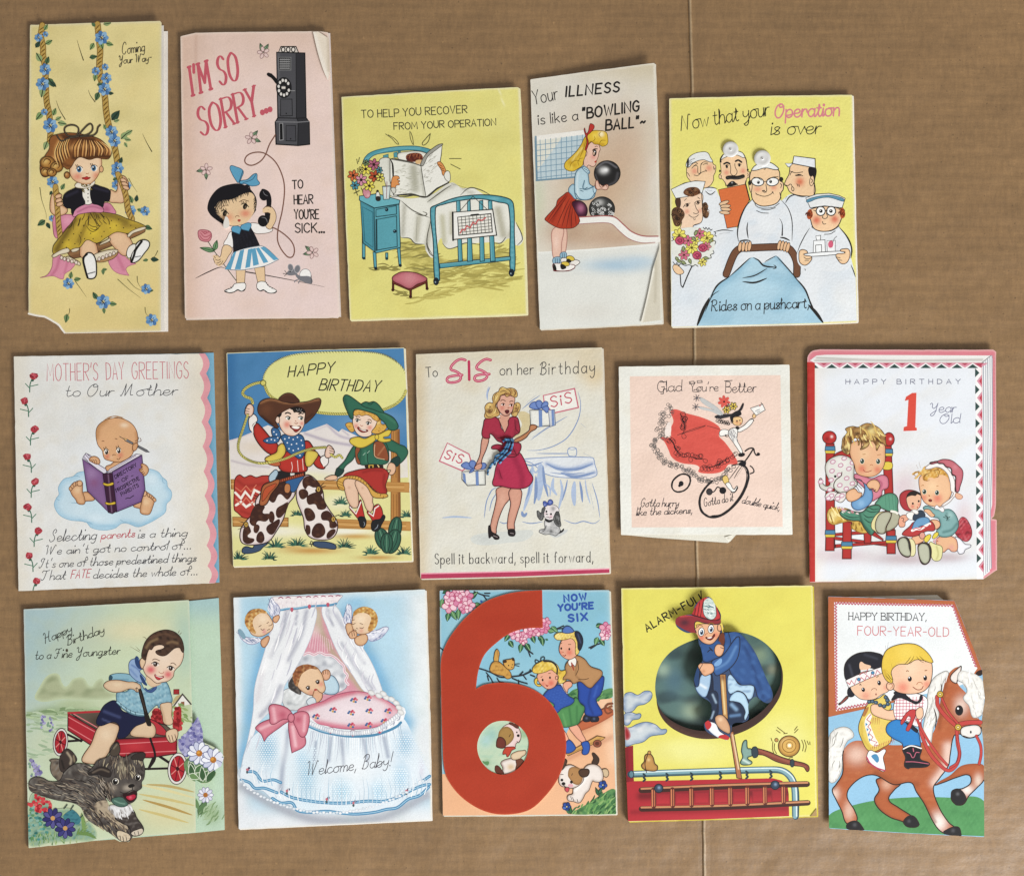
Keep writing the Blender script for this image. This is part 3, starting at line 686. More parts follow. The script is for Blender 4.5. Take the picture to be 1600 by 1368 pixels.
    for x,y in [(360,1272),(378,1262),(396,1250),(414,1240),(705,1212),(718,1228),(735,1245),(755,1258)]: E(x,y,5,6,'1c1816')
    P('560 700 640 695 720 715 760 745 735 770 660 782 600 775','f2eeea',(),(ln,4));P('400 765 360 820 335 880 405 908 415 830','f2eeea',(),(ln,4))
    P('335 885 405 910 370 985 335 1040 300 1060 262 1045 245 985 275 970 300 985',sk,(),(ln,4))
    for q in ['250 980 265 1000 290 1005','262 1010 285 1015 305 1005','270 1040 290 1035 310 1020','290 1055 310 1045 325 1020']: L(q,sk,22);L(q,ln,4)
    P('420 945 640 890 700 905 812 1008c 700 1060 600 1082 480 1100 345 1092c 390 1010','f0eeea',(),('5a7080',4))
    for a,b,c,d in [(345,395,425,445),(428,480,475,512),(520,562,545,582),(590,640,575,610),(680,722,612,640),(770,812,650,690)]:
        yb=lambda x: 1094 - max(0,x - 480)*.27
        P([(a,yb(a)),(b,yb(b)),(d,930 - (d - 425)*.13),(c,938 - (c - 425)*.15)],bl_,sm=0)
    P('405 760 460 740 560 720 580 745 610 800 648 885c 560 900 470 925 415 948c 412 850','15141c',[('n',20,'24232e',.8,2)])
    P('400 735 425 715 480 730 470 786c 405 762c',bl_,(),('2e5a72',3));P('480 728 540 688 573 702 550 760c',bl_,(),('2e5a72',3))
    P('190 560 215 470 290 385 400 350 490 350 570 400 618 480 612 570 570 640 500 700 420 715 340 705 250 650 210 610','121016')
    P('250 560 300 500 410 480 520 430 580 430 612 500 610 560 570 640 520 690 440 712 380 705 310 650 270 620',sk,[(375,640,60,52,'d88a68',.7),(522,606,62,45,'d97c62',.8)])
    r=random.Random(4)
    for i in range(34):
        t=i / 33;x=250+320*t;y=540 - 130*t if t > .3 else 590 - 300*t;L([(x - 25,y - 60),(x - 5,y - 10),(x+r.uniform(-8,14),y+r.uniform(5,45))],'121016',13,1)
    for i in range(14): y=560+i*9;L([(225+i*5,y - 10),(265+i*6,y+r.uniform(-8,8))],'121016',10,1)
    for i in range(8): y=470+i*16;L([(612,y - 10),(600 - r.uniform(0,10),y+20)],'121016',9,1)
    for q in ['300 570 330 540 375 535','470 505 505 488 550 500']: L(q,ln,4)
    for x,y,rt in [(342,605,15),(518,545,15)]:
        E(x,y,34,24,'e8cda6',(),None,rt);E(x,y,18,26,'17140f',(),None,rt);E(x+4,y+4,6,12,'6a5a48',(),None,rt);L([(x - 32,y - 18),(x,y - 28),(x+32,y+4)],'17140f',6)
        for k in (-24,-10,12): L([(x+k,y - 24),(x+k - 3,y - 44)],'17140f',4)
    L('436 640 440 628 455 625 468 634','8a6040',4);P('452 664 466 656 482 664 466 680','b04a3c')
    # bow
    P('390 195 440 200 502 235 490 290 465 338 450 335c 405 260',bl_,(),('2a5068',4));P('470 335 540 310 615 258 625 310 645 348 580 368 530 350',bl_,(),('2a5068',4));L('465 335 485 280 500 235','2a5068',4);L('500 340 580 310 615 265','2a5068', 3)
    # receiver arm
    P('700 545 750 550 785 600 788 660 760 720 735 745 700 715 735 640',sk,(),(ln,4))
    E(684,445,42,50,'121014');P('660 400 720 410 748 470 745 560 735 640 715 690 690 600 705 545 700 470','121014');E(676,672,46,50,'121014')
    L('675 410 690 440 720 455','77767a',5,2);L('660 640 700 650 715 690','77767a',5,2)
    for q in ['680 570 720 560 745 570','682 590 715 585 740 592']: L(q,sk,20); 
    L('680 565 700 545 740 545',ln,4);L('690 600 720 598 735 605', ln, 4)
    end()
    # real things glued or creased
    F(0, 0, 1600, 1368)
    p=spline([(353, 338), (357, 342), (358.5, 352), (355.5, 356), (350, 356), (349, 350), (351, 342)], [0]*7, True)
    slab('tear_bead',p,(B.z[0]+.0016,B.z[1],B.z[2]),.0016,'e8e4dc',M['gem'],B.root)
    slab('folded_corner',spline([(489,50),(497,49.5),(513.5,60),(515,110),(512.5,126),(506,112),(497,84)],[1,1,1,0,1,0,0],True),(B.z[0]+.0011,B.z[1],B.z[2]),.0003,'e6dac8',M['paper'],B.root,(),[('l','490 50 500 85 512 125',5,'f0e8dc',.9),('l','513 60 514 110',4,'b9a890',.5)],1.5)
card2()

# ================================================================ 3 hospital bed
def card3():
    F(525, 125, 835, 510)
    card('yellow card with a patient reading a newspaper in a teal hospital bed','30 95c 400 72c 1004 41 1016 46 1040 650c 1060 1290 1056 1302 560 1320c 78 1335c 50 700c',1.2,2.8,m='laid',sm=1,
         col='e0d984',sh=[(300,700,300,500,'d9cf7c',.4),(950,250,250,250,'e4dd8e',.5),('n',200,'d3ca76',.35,3),('e',7,'ebe6b4',.7),('l','905 55 935 150',5,'eee9b6',.8)],bcol='e8e2b8')
    ik = '38362a'
    T('TO HELP YOU RECOVER',142,212,728,184,42,ik,5.5,wob=.6)
    T('FROM YOUR OPERATION',322,277,888,253,38,ik,5.5,wob=.6)
    B.g = 'shadow_picture'
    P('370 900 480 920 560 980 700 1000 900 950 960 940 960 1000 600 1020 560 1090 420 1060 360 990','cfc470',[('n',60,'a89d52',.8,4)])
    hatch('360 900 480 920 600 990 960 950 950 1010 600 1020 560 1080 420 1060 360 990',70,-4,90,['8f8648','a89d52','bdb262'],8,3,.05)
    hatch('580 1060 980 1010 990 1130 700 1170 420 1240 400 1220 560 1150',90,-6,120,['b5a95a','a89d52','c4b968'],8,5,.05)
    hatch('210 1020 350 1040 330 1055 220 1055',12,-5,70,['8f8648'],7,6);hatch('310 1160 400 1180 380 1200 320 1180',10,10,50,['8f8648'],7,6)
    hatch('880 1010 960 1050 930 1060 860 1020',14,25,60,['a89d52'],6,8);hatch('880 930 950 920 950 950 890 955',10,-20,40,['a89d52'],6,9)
    B.g = 'bed_picture';tl = '4f96a2';tk = '1f3c42'
    # head end, pillow
    P('150 470 165 425 210 395 300 375 400 367 470 372 540 395 540 415 470 395 400 390 300 400 220 415 185 440 175 475',tl,[('l','165 440 300 385 470 380',6,'7fbcc4',.6)],('2c5e68',4))
    for q in ['262 420 290 412 292 470 265 470','320 405 340 400 342 430 322 430','345 398 358 396 358 412 346 412']: P(q,tl,(),('2c5e68',3),sm=0)
    P('340 420 400 398 480 400 520 430 480 480 400 470','e9e7da',[('e',12,'b8b6a8',.5)],('4a483e',3))
    P('240 450 300 440 330 520 340 640 520 640 640 570 700 600 760 600 830 640 960 680 1000 800 1040 880 1010 920 960 880 940 890 920 905 880 900 800 905 700 910 640 935 600 920 580 880 540 985 500 950 490 915 440 905 410 880 360 870 340 700 300 640 270 560','e4e3d8',
      [('l','380 700 370 860',16,'9c9a88',.7),('l','460 760 445 890',22,'a9a690',.75),('l','530 780 500 930',20,'a3a18e',.7),('l','590 760 600 900',22,'b5b292',.8),('l','640 740 640 850',18,'aaa68a',.7),('l','900 720 930 860',30,'a39f86',.75),('l','980 800 960 870',14,'a8a48c',.6),('l','520 670 600 610 660 580',18,'a9a797',.6),('l','700 600 760 630',12,'a9a797',.6),(690,780,50,'c2c0a0',.4)])
    for q in ['360 875 410 880 440 908 490 912','360 670 420 720 470 745 520 765','440 740 480 752 505 745 480 730','450 760 445 890','525 780 505 905 540 980','590 905 620 935 660 930 720 905 800 915','870 905 915 905 945 870','1000 790 1035 880 1005 920','690 640 740 600 800 610 860 640','640 575 740 605','505 680 600 610 640 585','330 640 360 650 440 640','500 905 520 960 545 985']: L(q,'57554a', 5, 2)
    # newspaper and reader
    B.g = 'reader_picture'
    P('240 450 300 438 318 520 322 610 350 640 300 640 270 560','dcdcd0',[('l','300 450 310 600',16,'a2a194',.7)],('5a584e',3))
    P('388 432 395 415 430 405 470 410 482 430 478 448 440 455 400 452','52201a',[('n',20,'8c4a30',.8,2)]); 
    for x,y in [(400,425),(420,415),(440,418),(458,415),(472,428)]: L([(x - 8,y+8),(x - 4,y - 6),(x+8,y - 4),(x+6,y+8)],'9a5a3a',3)
    P('440 455 480 445 478 465','d8b27e');P('300 440 320 436 392 450 478 478 484 520 500 648 420 640 320 640 300 560','e6e5da',[('l','430 490 440 600',36,'8e8d74',.7),('l','470 500 490 640',12,'a5a494',.6)],('3a382f',4),sm=0)
    L('302 440 314 470 318 560','2a2822',9,2);L('300 440 360 448 430 462 476 480','55534a',7,2)
    P('470 465 490 430 530 390 590 355 584 420 575 470 625 570 560 600 500 650 484 560','e8e7de',(),('4a483e',4),sm=0);P('470 470 490 425 530 385 590 355 560 385 510 425 482 478','9c9b92',(),('4a483e',3))
    hatch('505 450 570 390 565 450 520 520',22,-35,22,['b4b2a6','bdbbb0'],3,3);hatch('485 500 510 500 530 560 500 560',16,-30,20,['b4b2a6'],3,4)
    hatch('350 480 460 500 460 620 340 620',60,-4,22,['c4c3b6','b3b2a2'],3,5);L('340 640 420 634 500 650 560 605 625 570','3a382f',7)
    P('308 560 318 536 345 534 352 548 340 552 355 562 345 568 353 580 335 586 325 606 308 600','d68f52',(),('6a3c1c',3));P('562 460 580 455 605 490 610 520 595 530 585 500','d68f52',(),('6a3c1c',3))
    for q in ['570 470 590 480','575 485 598 495','582 498 604 508']: L(q,'6a3c1c',3)
    P('600 530 622 505 635 540 625 565','e4e3d8',(),('5a584e',3));P('308 600 330 602 326 630 310 620','cfcfc4',(),('5a584e', 3))
    # foot end
    B.g = 'bed_picture'
    P('525 715 555 695 660 655 760 640 860 640 960 660 985 690 990 850 992 1060 968 1062 958 700 900 678 800 660 700 668 600 690 552 715 575 1110 550 1112 540 900',tl,[('l','540 720 560 1100',6,'86c0c8',.6),('l','976 690 980 1060',6,'86c0c8',.5),('l','560 690 760 650 960 670',6,'86c0c8',.6)],(tk,5))
    P('575 1020 968 980 968 1000 578 1045',tl,[('l','578 1025 968 985',5,'86c0c8',.5)],(tk,4),sm=0)
    for x0,x1,x2,x3 in [(668,688,680,702),(730,745,730,758),(795,815,800,824),(845,865,858,884)]: P([(x0,672),(x1,668),(x3,1005),(x2,1008)],tl,[('l',[(x0+5,680),(x2+5,1000)],5,'86c0c8',.5)],(tk,4),sm=0)
    for x,y in [(556,1118),(975,1070)]: E(x,y,16,22,'14202a');E(x - 4,y+4,4,5,'8a9aa4')
    B.g = 'fever_chart_picture'
    L('690 725 760 645 840 720','3a3a30',3,sm=0)
    P('645 735 870 718 892 862 652 886','ecebe4',[('e',8,'c8c6ba',.5)],('2a2a26',5),sm=0);P('675 762 860 742 868 845 682 862','e6e4da',(),('2a2a26',5),sm=0);L('648 735 650 890','1a1a18',8)
    for i in range(1,6): L([(675+i*2,762+i*17),(860+i,742+i*17)],'55534c',3)
    for i in range(1,9): L([(675+i*21,760 - i*2.2),(682+i*21,860 - i*2)],'55534c',3)
    L('690 850 700 830 715 835 725 810 745 820 760 790 775 800 790 775 810 780 830 765','c25a5a',6,sm=0);L('750 750 790 746','222', 7)
    # bedside cabinet
    B.g = 'cabinet_picture';cb = '5a9fab'
    P('145 700 162 700 162 995 146 990',cb,(),(tk,4),sm=0);P('275 960 288 960 288 995 276 995',cb,(),(tk,4),sm=0);E(155,990,8,8,tk);E(282,992,8,8,tk)
    P('130 645 230 632 355 668 350 690 212 712 130 668','6aafba',(),(tk,4),sm=0);P('135 670 212 710 215 955 150 905','4a8f9d',[('e',12,'3a7a88',.6)],(tk,4),sm=0)
    P('212 710 350 688 358 930 218 962',cb,[(290,850,70,'74b4be',.5)],(tk,4),sm=0);P('148 705 205 735 205 930 160 895','4a8f9d',(),('2c6470',4),sm=0)
    P('222 720 335 698 336 745 222 760',cb,(),(tk,4),sm=0);P('224 775 336 755 340 925 226 945',cb,(),(tk,4),sm=0);L('224 775 226 945',tk,8)
    P('205 955 222 958 226 1045 212 1040',cb,(),(tk,4),sm=0);P('340 935 356 932 362 1030 350 1028',cb,(),(tk,4),sm=0);E(221,1046,9,9,'14202a');E(357,1030,9,9,'14202a')
    for x,y in [(281,720),(326,840)]: E(x,y,10,10,'14262c');E(x - 3,y - 3,3,3,'8ab'); 
    L('130 668 212 712 352 690', tk, 4, sm=0)
    # bottle, glass, vase
    B.g = 'flower_vase_picture'
    P('150 610 185 600 190 640 178 656 160 650','c88a94',[(180,640,14,'e0b4b8',.8)],('7a3c48',3))
    P('258 590 302 588 296 662 264 664','d4dcd8',[('e',6,'9ab0b0',.7)],('3a4a4c',3),sm=0);L('258 592 302 590','3a4a4c',3);L('283 565 280 655','8a5a60',3)
    P('222 640 226 620 236 620 244 642 245 668 224 668','e4e2da',(),('2a2a2a',3));P('223 648 244 648 245 668 224 668','2a2420');P('226 612 236 612 237 622 225 622','1a1a1a')
    for x,y,r,c in [(95,530,32,'cf6a3a'),(165,495,34,'e4d65a'),(210,470,34,'b0627a'),(140,555,34,'d490a4'),(215,535,34,'b9502e'),(185,588,32,'e4d65a'),(245,540,26,'e0d868'),(105,585,26,'4a98a8'),(240,500,20,'4f96a2'),(135,500,18,'d8d070'),(165,460,18,'7a9a68')]:
        flower(x,y,r,[c],'2a1a14',6,10+x,.5,('3c2a20',2.4),cr=.24)
    for q in ['130 430 125 455','115 440 120 465','100 630 130 615','105 600 120 640','140 600 150 620']: L(q,'4a4a2a',4)
    B.g = 'sparkle_lines_picture'
    for q in ['275 300 310 325 345 358 330 330 290 305','410 285 412 320 425 355 432 360','415 290 425 320 430 355','525 297 500 325 480 360 510 345 525 297','630 437 695 437','637 468 690 495']: L(q,'57532f',3.5)
    B.g = 'footstool_picture'
    for q in ['312 1110 322 1112 322 1162 312 1162','408 1150 420 1150 420 1200 410 1200','496 1110 506 1106 510 1155 500 1155']: P(q,'5a2418',(),('2a100a',3),sm=0)
    for x,y in [(316,1165),(414,1203),(506,1158)]: E(x,y,9,9,'3c1810')
    P('312 1105 400 1150 505 1105 506 1125 410 1170 312 1128','6a2c1e',(),('2a100a',3),sm=0)
    P('312 1105 345 1072 385 1064 440 1070 480 1085 505 1108 450 1135 410 1158 360 1138','c07078',[('e',18,'9a4a54',.7),(410,1100,50,'d08c90',.7)],('4a1c18',4))
    end()
card3()

# ================================================================ 4 bowling ball
def card4():
    F(820, 90, 1045, 525)
    card('narrow off-white card with a girl holding a black bowling ball, bottom right corner creased','27 108c 300 70c 638 27c 650 400c 660 905 676 1306c 380 1322c 74 1336c 45 600c',1.4,4.4,sm=1,
         col='ddd9cd',sh=[('g',300,160,330,-10,'c9bc9e',.8),(380,620,330,420,'c4a688',.95),(520,420,200,260,'c2a488',.6),(220,860,200,110,'b5967a',.8),(470,880,260,90,'bb9b80',.8),(60,700,60,200,'c6cbb0',.8),(640,650,40,260,'d9d2c6',.8),(620,400,60,200,'d4c8b4',.6),(60,200,60,80,'d8d6ca',.8),('e',8,'e4e0d4',.7)],bcol='dcd6c8')
    B.g = 'floor_picture'
    P('66 955 130 952 350 938 662 912 676 1304 380 1320 76 1334','dedfd8',sm=0,step=2,sh=[(450,1020,220,50,'a9c2d2',.95),(560,1000,120,40,'b4cad8',.7),(300,1250,200,60,'d8d4ca',.5),('l','66 955 350 940 660 915',8,'f0f0ea',.7)])
    T('Your',45,232,165,205,68,'2a2624',5,LOW,.06)
    T('ILLNESS',202,192,462,168,48,'1f1c1a',9.5,CAP,.18,gap=4)
    T('is like a',68,330,262,308,52,'2a2624',5,LOW,.03)
    T('"BOWLING',283,302,560,262,50,'1f1c1a',9.5,CAP,.15,gap=3.4);T('BALL"~',398,358,590,338,50,'1f1c1a',9.5,CAP,.15,gap=3.4)
    B.g = 'window_picture'
    P('48 388 300 356 305 585 56 606','bccdd2',[('g',250,500,60,400,'dfe0d6',0),(90,430,60,70,'e0e0d4',.8)],('7f98a4',3),sm=0)
    P('55 400 190 384 60 560','dcdccf',sm=0);P('48 386 300 355 300 378 50 410','ebe8e0',sm=0);P('50 385 58 385 64 606 54 608','6f8c9c',sm=0);L('56 604 305 583','6f8c9c',7)
    for i in range(9): L([(75+i*26,404 - i*3),(80+i*25,602 - i*2)],'6f93a8',2.5)
    for i in range(7): L([(58,430+i*27),(304,402+i*27)],'6f93a8',2.5)
    B.g = 'ball_rack_picture'
    B.g = 'maroon_ball_picture';E(258,752,50,50,'3c1028',[(275,740,24,30,'b06a88',.9),('e',8,'1c0614',.7)],('1a0610',3))
    B.g = 'marbled_ball_picture';E(379,744,63,60,'3a3a38',[(365,712,30,22,'c8c8c4',.8),('e',12,'161614',.7)],('1a1918',3));r=random.Random(3);B.txt=1
    for i in range(70):
        a,d=r.uniform(0,6.28),56*math.sqrt(r.random());x,y=379+d*math.cos(a),748+d*.8*math.sin(a)
        if y > 712: t=r.uniform(0,6.28);L([(x,y),(x+6*math.cos(t),y+6*math.sin(t)),(x+10*math.cos(t+.9),y+10*math.sin(t+.9)),(x+8*math.cos(t+1.9),y+8*math.sin(t+1.9))],r.choice(['e4e4e0','c8c8c4','121211']),2.6)
    B.txt=0;E(360,712,4,5,'111');E(350,718,3,4,'111');B.g = 'ball_rack_picture'
    L('265 800 340 796 405 794 440 803 478 838 520 872 575 893 650 894','ebe9e2',30);L('265 784 340 780 405 778 445 786 485 820 525 855 580 876 655 878','a4605c',5);L('265 818 340 813 400 812 430 820 470 858 515 892 575 910 640 908','a4706c',3)
    F(830,185,980,435)
    B.g = 'bowling_girl_picture';sk = 'e2bca8';ln = '6a3f32'
    P('250 940 300 930 292 1150 255 1160',sk,[('e',8,'c08f80',.6)],('a06a60',3));P('185 950 270 930 262 1060 245 1190 195 1200 178 1080',sk,[('e',10,'c08f80',.5),(215,1060,30,90,'ecd0c0',.6)],('a06a60',4))
    P('250 1155 295 1145 297 1190 255 1196','8fb2c4',(),('3a5a70',3));P('190 1195 255 1190 258 1238 195 1245','8fb2c4',(),('3a5a70',3))
    for x in (205,222,240): L([(x,1198),(x+3,1240)],'3a5a70',4)
    for x in (265,282): L([(x,1155),(x+3,1190)],'3a5a70',4)
    P('255 1200 300 1190 340 1175 372 1205 410 1218 415 1235 370 1262 300 1250 262 1235','e8e4dc',(),('2a1a18',4));P('300 1190 340 1175 370 1208 330 1215','d8be4a',(),('4a3c14',3));P('310 1200 345 1222 320 1238 300 1235','1a1816')
    P('188 1245 258 1238 300 1225 330 1245 370 1255 372 1275 330 1298 200 1305 187 1280','f0ece6',(),('6a1f22',5));P('258 1238 300 1225 328 1250 290 1262','d8be4a',(),('4a3c14',3));P('188 1248 205 1250 216 1300 195 1303','1a1816');P('255 1245 300 1272 270 1292 252 1280','1a1816');L('190 1300 260 1306 330 1300 372 1278','6a1f22',7)
    P('318 632 385 690 350 720 370 780 415 870 400 905 360 935 300 942 240 938 180 912 120 870 118 855 210 750 225 700 270 660','ad3a22',[('l','300 650 240 760 180 880',16,'8a2614',.7),('l','350 720 330 820 340 920',14,'8a2614',.6),('l','280 720 250 900',10,'c44e30',.6)],('3c0f0a',4))
    for q in ['310 660 250 750 150 890','330 680 280 780 215 930','345 700 300 800 260 935','345 720 322 820 300 940','355 760 345 850 345 938','370 790 380 860 385 915','300 655 230 740 135 880']: L(q,'5a1810',5,2)
    P('320 625 325 590 365 565 375 640 385 690 340 650','a9c6d2',[('e',10,'6a94aa',.6)],('2f5468',4))
    P('480 345 560 330 575 300 570 250 560 210 500 200 460 260 450 310 470 345 470 400 500 420',sk,(),None)
    P('500 215 555 200 590 260 580 290 572 330 560 360 545 405 520 412 490 400 470 420 450 400 455 310',sk,[(530,330,30,'d98a80',.7)],(ln,3))
    E(462,300,15,28,sk,(),(ln,3),10)
    P('410 430 440 420 480 450 490 500 500 560 540 590 550 630 530 680 470 698 400 690 375 650 370 560 380 470','b5d0da',[('l','400 460 390 560 400 660',14,'d6e6ea',.8),('e',16,'7fa6b8',.6),('l','455 540 450 600 530 590',8,'5a8298',.7)],('2f5468',5))
    for q in ['455 530 450 605 540 580','415 600 440 605','418 615 445 625','450 610 480 590','380 640 420 690 500 690 545 640']: L(q,'2f5468',5)
    P('435 420 460 410 500 455 490 475','b5d0da',(),('3a6078',3))
    for i in range(5): L([(440+i*12,420+i*11),(455+i*11,412+i*12)],'3a6078',4)
    P('530 590 550 580 556 620 540 640','b5d0da',(),('3a6078',4))
    P('555 540 580 530 590 560 620 580 655 570 655 600 640 612 600 600 560 605 545 590',sk,[('e',10,'c08a70',.6)],(ln,3))
    P('640 120 655 170 650 220 610 240 580 225 540 220 510 200 480 250 460 330 445 370 440 400 400 430 360 452 310 445 285 420 290 380 340 330 390 280 430 220 460 160 520 110 580 105','dcb93a',
      [('l','470 180 420 290 330 380',22,'b48a1c',.7),('l','500 200 560 215 620 225',14,'ae8218',.7),(600,135,30,'f4eccc',.9),('l','440 250 350 360',10,'f0dc84',.8),(370,400,26,'b48a1c',.6),(545,150,26,'efd660',.8),(340,420,20,'efd660',.7)],('6a5010',4))
    for q in ['520 200 545 180 540 150','580 225 600 190 640 190','600 110 580 140 600 170','450 340 420 345 400 370 410 410','430 370 380 360 340 390 330 430','440 300 470 230','410 350 440 280 470 190']: L(q,'8a6a14',4,2)
    P('455 85 475 130 500 60 510 45 540 70 510 120 480 150 490 210 470 275 460 270 475 200 465 150','b5342c',[('l','480 130 475 260',8,'7c1a18',.6)],('5a1210',3))
    E(542,295,17,30,'241c16',(),None,10);E(536,300,8,14,'c8a890',(),None,10);E(544,285,4,6,'fff');L('525 275 540 262 565 262','241c16',6);L('545 245 560 238 568 242','8a5a3a',4);P('540 372 558 362 552 380','b5402e')
    E(650,470,112,108,'1f1e1e',[(620,445,50,40,'d8d8d6',.95),(640,440,24,20,'f4f4f2',.8),('l','560 420 640 375 730 420',10,'77767a',.7),('l','740 470 720 540 660 575',16,'4c4b4e',.7),('l','550 480 570 540',8,'5a595c',.6)],('0e0d0d',4))
    P('550 545 565 530 580 560 600 590 640 565 660 575 655 600 640 612 600 605 560 605',sk,[('e',9,'c08a70',.6)],(ln,3));L('615 580 640 570 650 590',ln,4)
    end();F(820,90,1045,525)
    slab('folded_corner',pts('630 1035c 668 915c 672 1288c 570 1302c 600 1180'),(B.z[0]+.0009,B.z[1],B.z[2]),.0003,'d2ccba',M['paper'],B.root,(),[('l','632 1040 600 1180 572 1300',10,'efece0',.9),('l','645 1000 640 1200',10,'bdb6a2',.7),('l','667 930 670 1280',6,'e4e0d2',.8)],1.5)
card4()

# ================================================================ 5 hospital staff
def card5():
    F(1035, 140, 1350, 520)
    card('yellow and white card with doctors and nurses behind a blue pushcart','38 50c 550 36c 1068 30c 1080 600c 1096 1295 1090 1308 540 1325c 50 1336c 44 700c',2.0,2.4,m='felt',sm=1,
         col='e5de7e',sh=[(300,200,400,200,'dfd672',.4),(950,700,200,300,'e9e48a',.5),('e',8,'e8e0a0',.8),('l','44 50 52 1330',10,'ded4a4',.7)],bcol='ebe6da')
    ik = '23211e';wh = 'dfe3e6';sk = 'ecc9a0';ck = 'cf6a50'
    T('Now that your',105,232,600,146,84,ik,5.5,SCR,.12,True,space=3.4)
    T('Operation',632,160,990,148,78,'d4808a',9,SCR,.1,True)
    T('is over',610,255,885,250,78,ik,5.5,SCR,.14,True,space=5)
    B.g = 'white_coats_picture'
    P('49 800c 100 780 200 640 235 560 290 550 320 600 430 780 640 650 700 600 720 590 860 590 900 640 1000 780 1060 880 1062 950c 1087 1052c 1094 1300c 540 1322c 52 1334c',wh,[(120,1150,120,'d2dce4',.5),(1000,1200,120,'e4e6e4',.5),('n',150,'ccd8e2',.4,5)])
    for q in ['235 555 270 550 310 558','240 570 270 590 300 570','250 565 280 570','700 600 690 615','740 592 790 602 840 590','1060 985 1075 1020 1086 1055','770 985 800 1005 805 1020','290 800 340 790 400 795','320 810 380 805']: L(q,ik,5,2)
    L('690 640 720 600 780 585',ik,6,2);L('1000 780 1045 840 1065 900 1060 950',ik,9,2)
    F(1040,210,1200,370);B.g = 'bandaged_doctor_picture';s2 = 'c98c5c'
    # man looking up
    P('285 440 350 370 500 340 610 350 640 400 670 420 665 500 640 560 640 610 600 680 530 715 400 690 310 600 285 560 280 500',sk,[(385,490,55,'dc8a72',.8),(580,450,60,'dc8a72',.8)],(ik,7))
    P('285 440 300 330 370 265 480 235 560 245 600 310 625 370 500 340 380 375','e2e4e2',(),(ik,7));P('290 330 310 320 305 440 288 450',ik)
    for q in ['310 370 340 340 390 325','300 400 350 360','310 410 360 380']: L(q,'777',5)
    for q in ['350 455 380 420 415 400','365 435 400 415 430 430','470 400 510 370 560 375','500 405 540 390 565 400','430 440 430 490 435 520 460 520 470 490 470 420 490 380','380 545 430 550 480 510 540 488','535 475 550 495','640 430 650 470 660 450','285 510 305 530 320 560','350 400 395 375 430 395']: L(q,ik,7)
    B.g = 'moustached_doctor_picture'
    P('730 340 800 280 950 250 1060 300 1090 420 1100 500 1120 500 1115 570 1085 590 1075 640 1050 680 950 700 850 720 790 640 760 600 720 590 715 540 740 520 735 420',sk,[(815,510,50,'dc8a72',.8),(1035,490,50,'dc8a72',.8)],(ik,7))
    P('730 345 740 310 780 265 860 230 970 225 1030 250 1055 310 960 280 850 290 780 315','e6e6e2',(),(ik,6));P('725 330 760 270 775 265 745 330 740 380',ik);L('975 225 1030 250 1070 330 1090 430 1095 480',ik,8)
    for q in ['780 395 820 378 855 392','935 360 970 345 1015 372']: L(q,ik,20)
    for q in ['860 400 870 450 870 520 900 550 940 540 955 490 930 440 925 390','800 420 820 405 840 415','965 400 985 390 1010 405','1095 520 1105 540 1095 560','725 540 745 555 740 590','795 640 805 690','1070 620 1060 670']: L(q,ik,6)
    E(818,432,16,22,ik);E(985,412,16,22,ik);L('825 580 870 575 930 580 985 575 1035 560','1d1a18',44);L('825 580 870 590 930 592 1040 572','55504a',7)
    E(725,490,12,18,ik);E(1098,475,14,16,ik)
    B.g = 'clipboard_picture'
    P('705 740 1070 665 1120 870 960 1230 820 1255','d4703e',(),(ik,7),sm=0);L('1070 665 1125 880',ik,14)
    P('820 700 850 645 880 625 910 625 940 650 970 670 960 675',ik);E(888,645,12,12,'999')
    for a,b,w in [(780,915,-20),(800,960,-5),(805,1000,5),(790,1045,5)]: E(a,b,70,24,'e2bd96',(),(ik,5),w)
    B.g = 'curly_nurse_picture'
    P('190 850 470 780 490 960 495 1120 470 1180 370 1220 370 1280 200 1270 215 1180 180 1000','eccdb0',[(285,1030,50,'d98a70',.7),(460,1020,40,'d98a70',.6)],(ik,6));P('138 860 190 845 180 990 135 930','4a3222',(),(ik,5))
    P('75 735 250 650 400 620 530 630 490 780 300 830 135 855','e4e6e4',[(300,740,80,'d0d6da',.4)],(ik,7),sm=0);L('75 735 240 660 380 625 530 630',ik,7)
    P('78 1050 100 990 160 970 230 1010 255 1080 220 1150 190 1220 130 1225 95 1150','5a3d28');P('490 950 530 905 570 960 560 1020 580 1070 550 1120 500 1095','5a3d28');P('240 790 260 735 340 705 430 715 465 770 420 810 330 830','6a4228')
    for s_,nn in [('90 1050 120 990 230 1020 235 1080 190 1200 120 1190',26),('500 940 550 930 560 1090 510 1090',12),('250 780 290 730 430 725 450 780 330 820',18)]:
        for x,y in inpoly(s_,nn,4): L([(x - 14,y),(x,y - 16),(x+16,y),(x+4,y+16),(x - 10,y+6)],R.choice(['2a1a10','8a6444','2a1a10']),6)
    for q in ['235 975 270 930 330 920','250 950 290 965 310 940','385 920 420 890 465 890','400 920 430 935 460 905','390 930 410 990 440 1040 410 1060 370 1050','310 1075 350 1105 400 1105 440 1075','370 1130 390 1138 400 1130','250 885 278 860','430 840 455 860','480 790 490 960 495 1120 470 1180 370 1220']: L(q,ik,7)
    E(290,942,17,20,'3a2c24');E(432,908,16,18,'3a2c24')
    F(1150,215,1345,425)
    B.g = 'capped_doctor_picture'
    P('570 260 760 300 770 400 800 470 795 580 700 595 600 580 545 550 520 500 495 480 505 440 540 370 550 300',sk,[(650,450,60,'d0603e',.85)],(ik,7));P('745 300 815 310 805 430 785 475 775 410 745 385','17151a')
    P('590 188 805 215 808 310 575 265','e2e6e8',(),(ik,8),sm=0);P('498 262 580 265 545 300 530 300','e2e6e8',(),(ik,6),sm=0)
    E(772,440,22,52,sk,(),(ik,5),8)
